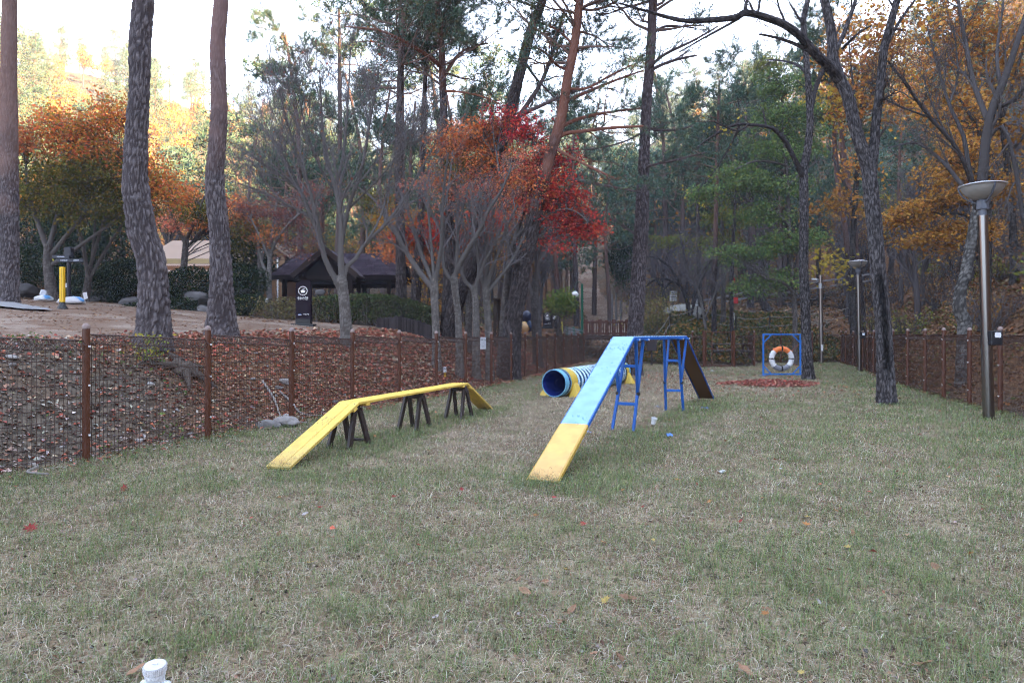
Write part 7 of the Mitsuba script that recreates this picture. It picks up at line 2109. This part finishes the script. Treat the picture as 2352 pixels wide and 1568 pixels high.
# green lamp post with a hanging lantern
d = 42.0
x0 = at(1337, 0, d)[0]
k = thing('lamp_post', 'green lamp post with a curled arm and hanging white lantern by the footbridge', 'lamp post')
zt3 = EYE - (652 - VH) / F * d
zb3 = EYE - (776 - VH) / F * d
put('pole', tube([(x0, d, zb3 - 0.6), (x0, d, zt3)], 0.075, 12), k, (0.006, 0.085, 0.050), 'paint', 40)
put('base', place(box((0.24, 0.24, 0.5), (0, 0, 0), 0.02), None, (x0, d, zb3 + 0.15)), k, (0.006, 0.085, 0.050), 'paint')
an = np.linspace(0, np.pi, 12)
put('arm', tube(np.stack([x0 - 0.22 + 0.22 * np.cos(an), d + 0 * an, zt3 - 0.12 + 0.26 * np.sin(an)], 1), 0.022, 7), k, (0.05, 0.07, 0.06), 'paint')
lc = np.array([x0 - 0.44, d, EYE - (676 - VH) / F * d])
put('hanger', tube([(x0 - 0.44, d, zt3 - 0.12), lc + [0, 0, 0.22]], 0.012, 6), k, (0.05, 0.07, 0.06), 'paint')
put('lantern', place(lathe([(0, 0.24), (0.07, 0.20), (0.22, 0.06), (0.26, 0.0), (0.22, -0.14), (0.12, -0.20), (0, -0.21)], 16), None, lc), k, (0.66, 0.68, 0.72), 'gloss', 40)
put('lantern_cap', place(lathe([(0.0, 0.26), (0.06, 0.25), (0.08, 0.19), (0, 0.18)], 12), None, lc), k, (0.006, 0.06, 0.04), 'paint')
# green framed railing of bent tubes
k = thing('guard_rail', 'grey tube guard rail with green posts and a yellow end beside the footbridge', 'railing')
d0, d1 = 39.5, 41.5
for v0 in (751, 757, 763):
    put('rail', tube([at(1292, v0, d0), at(1336, v0 + 9, d1)], 0.05, 8), k, (0.28, 0.31, 0.36), 'paint', 40)
for u, tt_ in ((1302, .23), (1317, .57), (1333, .93)):
    b = at(u, 752 + 9 * tt_, d0 + 2 * tt_)
    put('post', place(box((0.14, 0.10, 1.0), (0, 0, -0.35), 0.01), None, b), k, (0.008, 0.10, 0.06), 'paint')
put('end_post', place(box((0.12, 0.1, 0.8), (0, 0, -0.15), 0.02), None, at(1290, 748, d0)), k, (0.50, 0.42, 0.05), 'paint')
# footbridge with red brown railing
k = thing('footbridge', 'wooden footbridge with red brown railings behind the lawn pine', 'bridge')
d = 40.5
zd = EYE - (770 - VH) / F * d
BRD = (0.075, 0.026, 0.018)
put('deck', place(box((3.6, 1.6, 0.16), (at(1400, 0, d)[0], d + 0.8, zd - 0.05), 0.01)), k, (0.06, 0.045, 0.042), 'paint')
put('edge_beam', place(box((3.6, 0.12, 0.30), (at(1400, 0, d)[0], d - 0.06, zd - 0.12), 0.01)), k, (0.05, 0.030, 0.026), 'paint')
for row, yy in enumerate((d, d + 1.6)):
    for u in ((1346, 1378, 1410, 1440) if row == 0 else (1360, 1394, 1426)):
        put('post', place(box((0.20, 0.16, 1.0), (0, 0, 0.45), 0.01), None, (at(u, 0, yy)[0], yy, zd)), k, np.array(BRD) * 1.1, 'paint')
    for zz in (0.12, 0.80):
        put('rail', bar((at(1344, 0, d)[0], yy, zd + zz), (at(1452, 0, d)[0], yy, zd + zz), 0.10, 0.08, (0, 0, 1), 0.006), k, BRD, 'paint')
    for u in (1354, 1362, 1370, 1386, 1394, 1402, 1418, 1425, 1432):
        put('baluster', place(box((0.055, 0.05, 0.66), (0, 0, 0.46)), None, (at(u, 0, yy)[0], yy, zd)), k, BRD, 'paint')
# round metal posts and a barrier farther up the track
for i, (u, v0, v1, d) in enumerate(((1406, 676, 760, 46.0), (1415, 672, 748, 47.0), (1426, 690, 742, 48.0))):
    k = put('barrier_post', tube([at(u, v1, d), at(u, v0, d)], 0.06, 8), None, (0.10, 0.095, 0.10), 'paint', 40)
    labels[k] = {'label': 'slim dark post beside the track behind the footbridge', 'category': 'post', 'group': 'slim posts by the track'}
leaf_mass('shrub', 'leafy green shrub in front of the track, left of the green lamp post', 'shrub', lambda q_, n: at(1290, 696, 34.0) + unit(q_.normal(size=(n, 3))) * q_.uniform(0.2, 1, (n, 1)) ** 0.5 * [0.95, 0.7, 0.75] * (0.6 + 0.6 * q_.uniform(size=(n, 1))), 1700, (0.09, 0.16), [(0.12, 0.19, 0.04), (0.17, 0.24, 0.055), (0.08, 0.13, 0.035), (0.24, 0.26, 0.06)], 861, base=(at(1292, 0, 34.0)[0], 34.0, float(zterrain(at(1292, 0, 34)[0], 34.0))), twigs=50, bsdf='leafy')
leaf_mass('shrub', 'yellowing shrub behind the far fence right of the lawn pine', 'shrub', lambda q_, n: at(1502, 712, 39.0) + q_.normal(size=(n, 3)) * [0.75, 0.5, 0.62], 1500, (0.08, 0.14), [(0.22, 0.20, 0.06), (0.28, 0.22, 0.07), (0.14, 0.13, 0.05)], 862, base=(at(1502, 0, 39.0)[0], 39.0, float(zterrain(at(1502, 0, 39)[0], 39.0))), twigs=60)
leaf_mass('evergreen_tree', 'dense dark evergreen behind the lawn pine, left of its trunk', 'tree', lambda q_, n: at(1432, 590, 56.0) + unit(q_.normal(size=(n, 3))) * q_.uniform(0.2, 1, (n, 1)) ** 0.5 * [1.6, 1.4, 2.5] * (0.7 + 0.5 * q_.uniform(size=(n, 1))), 5200, (0.14, 0.26), [(0.030, 0.055, 0.032), (0.045, 0.075, 0.036), (0.020, 0.038, 0.026)], 863, base=(at(1432, 0, 56.0)[0], 56.0, float(zterrain(at(1432, 0, 56)[0], 56.0))), twigs=60)

# ---------------------------------------------------------------- the bank and wood behind the gate
# rope fence along the bank
k = thing('rope_fence', 'low rope fence with slim dark posts along the top of the leafy bank', 'fence')
rp = [(1503, 775, 36.6), (1538, 770, 37.8), (1602, 752, 39.2), (1690, 745, 40.4), (1768, 735, 41.0), (1850, 722, 42.0), (1950, 700, 44.0)]
tops = []
for (u, v_, d) in rp:
    b = upon(u, d)
    tops.append(b)
    put('post', tube([b - [0, 0, 0.2], b + [0, 0, 1.05]], 0.05, 8), k, (0.028, 0.024, 0.026), 'paint', 40)
for h in (0.95, 0.45):
    for a, b in zip(tops[:-1], tops[1:]):
        pts = np.array([a + (b - a) * t_ + [0, 0, h - 0.22 * 4 * t_ * (1 - t_) * 0.5] for t_ in np.linspace(0, 1, 9)])
        put('rope', tube(pts, 0.018, 5), k, (0.26, 0.235, 0.22))
# big pale boulder, white signs
p = upon(1571, 44.0)
v, f = rock((1.15, 0.8, 0.62), 91, 3)
k = put('boulder', place((v, f), None, p + [0, 0, 0.25]), None, np.array((0.30, 0.30, 0.29)) * (0.5 + 1.0 * meshkit.fbm(v * 3, 4, 2))[:, None], 'matte', True)
labels[k] = {'label': 'big pale flat topped boulder on the bank behind the blue ramp bridge', 'category': 'boulder'}
k = thing('white_sign', 'white pointed triangular sign board standing among the trees behind the gate', 'sign')
d = 44.0
c = at(1604, 0, d)[0]
tri = Polygon([(-0.42, 0), (0.42, 0.0), (0.26, 0.8), (0.0, 1.75), (-0.26, 0.8)])
v, f = prism(tri, 0.06)
zb4 = EYE - (724 - VH) / F * d
put('board', place((v, f), np.array([[1, 0, 0], [0, 0, -1], [0, 1, 0.0]]), (c, d, zb4)), k, (0.62, 0.64, 0.68), 'paint')
put('green_foot', place(box((0.84, 0.07, 0.09), (0, -0.03, 0.02)), None, (c, d, zb4)), k, (0.05, 0.20, 0.06), 'paint')
put('text_lines', join([place(box((0.5 - 0.02 * i, 0.008, 0.035), (0, -0.066, 0.25 + 0.12 * i)), None, (c, d, zb4)) for i in range(8)]), k, (0.36, 0.40, 0.44), 'paint')
put('post', tube([(c, d + 0.05, zb4 - 0.8), (c, d + 0.05, zb4 + 0.1)], 0.06, 8), k, (0.05, 0.04, 0.04), 'paint')
k = thing('white_sign', 'white rectangular sign with dark print on a trunk left of the triangular one', 'sign')
c = at(1546, 680, 49.0)
put('board', place(box((0.48, 0.05, 0.72), (0, 0, 0), 0.01), None, c), k, (0.62, 0.64, 0.67), 'paint')
put('print', join([place(box((0.36, 0.01, 0.07), (0, -0.03, z_)), None, c) for z_ in (-0.22, -0.06, 0.10, 0.24)]), k, (0.10, 0.11, 0.13), 'paint')
put('post', tube([c + [0, 0.05, -1.6], c + [0, 0.05, 0]], 0.06, 8), k, (0.05, 0.04, 0.04), 'paint')
# dark wooden deck
k = thing('wooden_deck', 'low dark wooden deck on the slope behind the gate', 'deck')
d = 52.0
a0, a1 = at(1620, 712, d), at(1738, 716, 50.0)
zc_ = (a0[2] + a1[2]) / 2
for i in range(10):
    o = np.array([0, 0.28 * i, 0])
    put('plank', bar(a0 + o, a1 + o, 0.26, 0.10, (0, 1, 0), 0.01), k, np.array((0.022, 0.019, 0.022)) * rng.uniform(0.8, 1.4), 'paint')
put('edge_beam', bar(a0 - [0, 0.2, 0.14], a1 - [0, 0.2, 0.14], 0.22, 0.12, (0, 0, 1), 0.01), k, (0.016, 0.014, 0.016), 'paint')
for t_ in (0.05, 0.35, 0.65, 0.95):
    b = a0 + (a1 - a0) * t_
    put('leg', place(box((0.14, 0.14, 0.8), (0, 0, -0.5)), None, b), k, (0.016, 0.014, 0.016), 'paint')
# timber rail walk rising to the right
k = thing('rail_fence', 'long pale topped timber rail fence climbing through the wood to the right', 'fence')
pts_ = [(1560, 715, 58.0), (1640, 700, 57.0), (1725, 683, 56.0), (1800, 674, 55.0), (1880, 662, 53.0), (1960, 652, 51.0), (2030, 640, 49.0)]
pp_ = [at(*q_) for q_ in pts_]
for i, p in enumerate(pp_):
    put('post', place(box((0.14, 0.14, 1.9), (0, 0, -0.35), 0.01), None, p), k, (0.040, 0.034, 0.036), 'paint')
for a, b in zip(pp_[:-1], pp_[1:]):
    for z_, cc in ((0.52, (0.23, 0.22, 0.235)), (0.05, (0.20, 0.19, 0.20)), (-0.42, (0.06, 0.05, 0.05))):
        put('rail', bar(a + [0, -0.09, z_], b + [0, -0.09, z_], 0.12, 0.06, (0, 0, 1), 0.006), k, cc, 'paint')
    put('walk_board', bar(a + [0, 0.8, -0.85], b + [0, 0.8, -0.85], 1.4, 0.14, (0, 1, 0), 0.01), k, (0.030, 0.026, 0.028), 'paint')
k = thing('red_sign', 'small red sign on a post below the timber rail fence', 'sign')
c = at(1690, 690, 54.5)
put('board', place(box((0.36, 0.05, 0.50), (0, 0, 0), 0.02), None, c), k, (0.45, 0.02, 0.02), 'paint')
put('post', tube([c + [0, 0.04, -0.9], c + [0, 0.04, 1.6]], 0.05, 8), k, (0.10, 0.05, 0.045), 'paint')
put('flag', place(box((0.16, 0.04, 0.55), (0, 0, 0), 0.01), None, c + [-0.15, 0, 1.55]), k, (0.42, 0.02, 0.02), 'paint')
k = thing('marker_post', 'small yellow and white marker on the gravel beside a grey trunk', 'marker')
c = upon(1686, 43.0)
put('stem', tube([c, c + [0, 0, 0.75]], 0.03, 8), k, (0.60, 0.62, 0.60), 'paint')
put('foot', place(box((0.22, 0.2, 0.20), (0, 0, 0.10), 0.03), None, c), k, (0.60, 0.42, 0.03), 'paint')
# picnic benches behind the gate
tb = thing('picnic_table', 'grey timber picnic table behind the gate', 'table')
cp = ground(10.1, 31.6)
for i in range(5):
    put('plank', place(box((1.9, 0.14, 0.045), (0, -0.32 + 0.16 * i, 0.74), 0.006), None, cp), tb, (0.085, 0.068, 0.062), 'paint')
for s in (-1, 1):
    put('bench', place(box((1.9, 0.26, 0.045), (0, 0.68 * s, 0.44), 0.006), None, cp), tb, (0.09, 0.07, 0.064), 'paint')
    for s2 in (-1, 1):
        put('leg', bar(cp + [0.7 * s, 0.70 * s2, 0], cp + [0.7 * s, 0.22 * s2, 0.72], 0.09, 0.05, (1, 0, 0), 0.004), tb, (0.05, 0.04, 0.038), 'paint')
    put('cross_bar', bar(cp + [0.7 * s, -0.8, 0.40], cp + [0.7 * s, 0.8, 0.40], 0.09, 0.05, (0, 0, 1), 0.004), tb, (0.05, 0.04, 0.038), 'paint')

# ---------------------------------------------------------------- weeds and saplings
leaf_mass('weed', 'green and yellow leafed sapling growing at the fence before the thick leaning pine', 'plant', lambda q_, n: upon(345, 10.9) + np.stack([q_.normal(size=n) * 0.13, q_.normal(size=n) * 0.12, q_.uniform(0.1, 0.55, n)], 1), 110, (0.05, 0.09), [(0.30, 0.33, 0.06), (0.14, 0.20, 0.05), (0.45, 0.36, 0.07)], 871, base=upon(338, 10.9), twigs=16, bsdf='leafy')
q = np.random.default_rng(881)
n = 2600
y = q.uniform(4.5, 13.0, n)
sl = q.uniform(0.1, 3.0, n)
w_ = meshkit.fbm(np.stack([sl * 1.6, y * 1.6, 0 * y], -1), 3, 3)
ok = (w_ > 0.52) & (q.uniform(size=n) < sstep(13, 7.5, y))
x, y = (xleft(y) - sl / 0.945)[ok], y[ok]
p = np.stack([x, y, zterrain(x, y) + q.uniform(0.03, 0.14, len(x))], 1)
v, f = cards(p, q.uniform(0.05, 0.10, len(x)), 0.5, q, 0.5)
put('weeds', (v, f), None, np.repeat(palette([(0.12, 0.19, 0.06), (0.09, 0.14, 0.05), (0.17, 0.21, 0.08)], len(x), q), 4, 0), 'leafy', label='patches of green weeds on the near part of the left bank', kind='stuff')
n = 4200
y = q.uniform(8, 30, n)
sr = q.uniform(0.2, 7.0, n)
ok = meshkit.fbm(np.stack([sr * 0.9, y * 0.9, 0 * y], -1), 3, 13) > 0.55
x, y = (xright(y) + sr / 0.94)[ok], y[ok]
p = np.stack([x, y, zterrain(x, y) + q.uniform(0.05, 0.35, len(x))], 1)
v, f = cards(p, q.uniform(0.06, 0.12, len(x)), 0.5, q, 0.5)
put('weeds', (v, f), None, np.repeat(palette([(0.10, 0.13, 0.045), (0.16, 0.17, 0.06), (0.24, 0.20, 0.06), (0.065, 0.09, 0.04)], len(x), q), 4, 0), 'leafy', label='low green and yellowing plants on the slope behind the right fence', kind='stuff')


def proto_bush(seed, cols, h, nleaf):
    def fn():
        q_ = np.random.default_rng(seed)
        k = thing('wild_shrub', 'x', 'shrub')
        m = 16
        P = np.zeros((m, 6, 3))
        a = q_.uniform(0, 6.28, m)
        for j in range(6):
            P[:, j] = np.stack([np.cos(a) * 0.09 * h * j ** 1.2, np.sin(a) * 0.09 * h * j ** 1.2, h * 0.16 * j * q_.uniform(0.8, 1.1, m) - 0.1], 1)
        P += q_.normal(size=P.shape) * 0.03 * h
        R = np.tile(np.linspace(0.014, 0.005, 6) * h, (m, 1))
        parts, lev = grow_limbs([(a_, b_) for a_, b_ in zip(P, R)], (8, 5), (h * 0.4, h * 0.2), q_, (4, 3, 3), 0.15, 0.7, 0.18, 0.2)
        put('stems', join(parts), k, (0.10, 0.088, 0.092), kind='stuff')
        pos = lev[-1][0][:, 1:].reshape(-1, 3)
        pos = pos[q_.integers(0, len(pos), nleaf)] + q_.normal(size=(nleaf, 3)) * 0.05
        v, f = cards(pos, q_.uniform(0.06, 0.13, nleaf), 0.4, q_)
        put('leaves', (v, f), k, np.repeat(palette(cols, nleaf, q_, 0.22), 4, 0), 'leafy', kind='stuff')
        return k
    return centred(fn)


BUSH = [proto_bush(901, BROWNS + RUST[:2], 1.7, 500), proto_bush(902, YGR + BROWNS[:2], 1.5, 700), proto_bush(903, RUST + BROWNS, 2.2, 420)]
copies('wild_shrub', BUSH, spots(34, 7, (4, 32), (37, 66), lambda x, y: free(x, y) and not (5 < x < 23 and y < 58), 1.8, 0.8, 1.3), 'shrub', 'shrubs in the wood behind the far fence', 'half bare brown shrub under the trees', 606)
copies('wild_shrub', BUSH, spots(26, 8, (9, 34), (10, 40), lambda x, y: 1.4 < (x - xright(y)) < 11 and abs(x / y) < 0.85, 1.8, 0.6, 1.2), 'shrub', 'shrubs on the right slope', 'half bare brown shrub on the slope', 607)
copies('wild_shrub', BUSH, spots(26, 9, (-26, 2), (30, 56), lambda x, y: abs(x) < 0.82 * y and (x < -0.02 * y) and not (x > -30 and x < -4 and y < 47), 2.0, 0.8, 1.3), 'shrub', 'shrubs behind the pavilion', 'half bare brown shrub under the trees', 608)

# ---------------------------------------------------------------- the air
zmax = max(float(tv[:, 2].max()) + 20.0, 40.0)
zmin = float(tv[:, 2].min()) - 1.0
hx0_, hx1_, hy0_, hy1_ = tv[:, 0].min() - 2, tv[:, 0].max() + 2, tv[:, 1].min() - 2, tv[:, 1].max() + 2
scene['air'] = {'type': 'homogeneous', 'albedo': {'type': 'rgb', 'value': [0.95, 0.955, 0.96]}, 'sigma_t': {'type': 'rgb', 'value': [0.00052, 0.00058, 0.00069]}}
scene['camera']['medium'] = {'type': 'ref', 'id': 'air'}
scene['haze'] = {'type': 'cube', 'to_world': T().translate([(hx0_ + hx1_) / 2, (hy0_ + hy1_) / 2, (zmin + zmax) / 2]).scale([(hx1_ - hx0_) / 2, (hy1_ - hy0_) / 2, (zmax - zmin) / 2]), 'bsdf': {'type': 'null'}, 'interior': {'type': 'ref', 'id': 'air'}}
labels['haze'] = {'label': 'thin morning haze that pales the far wooded hills', 'kind': 'stuff'}
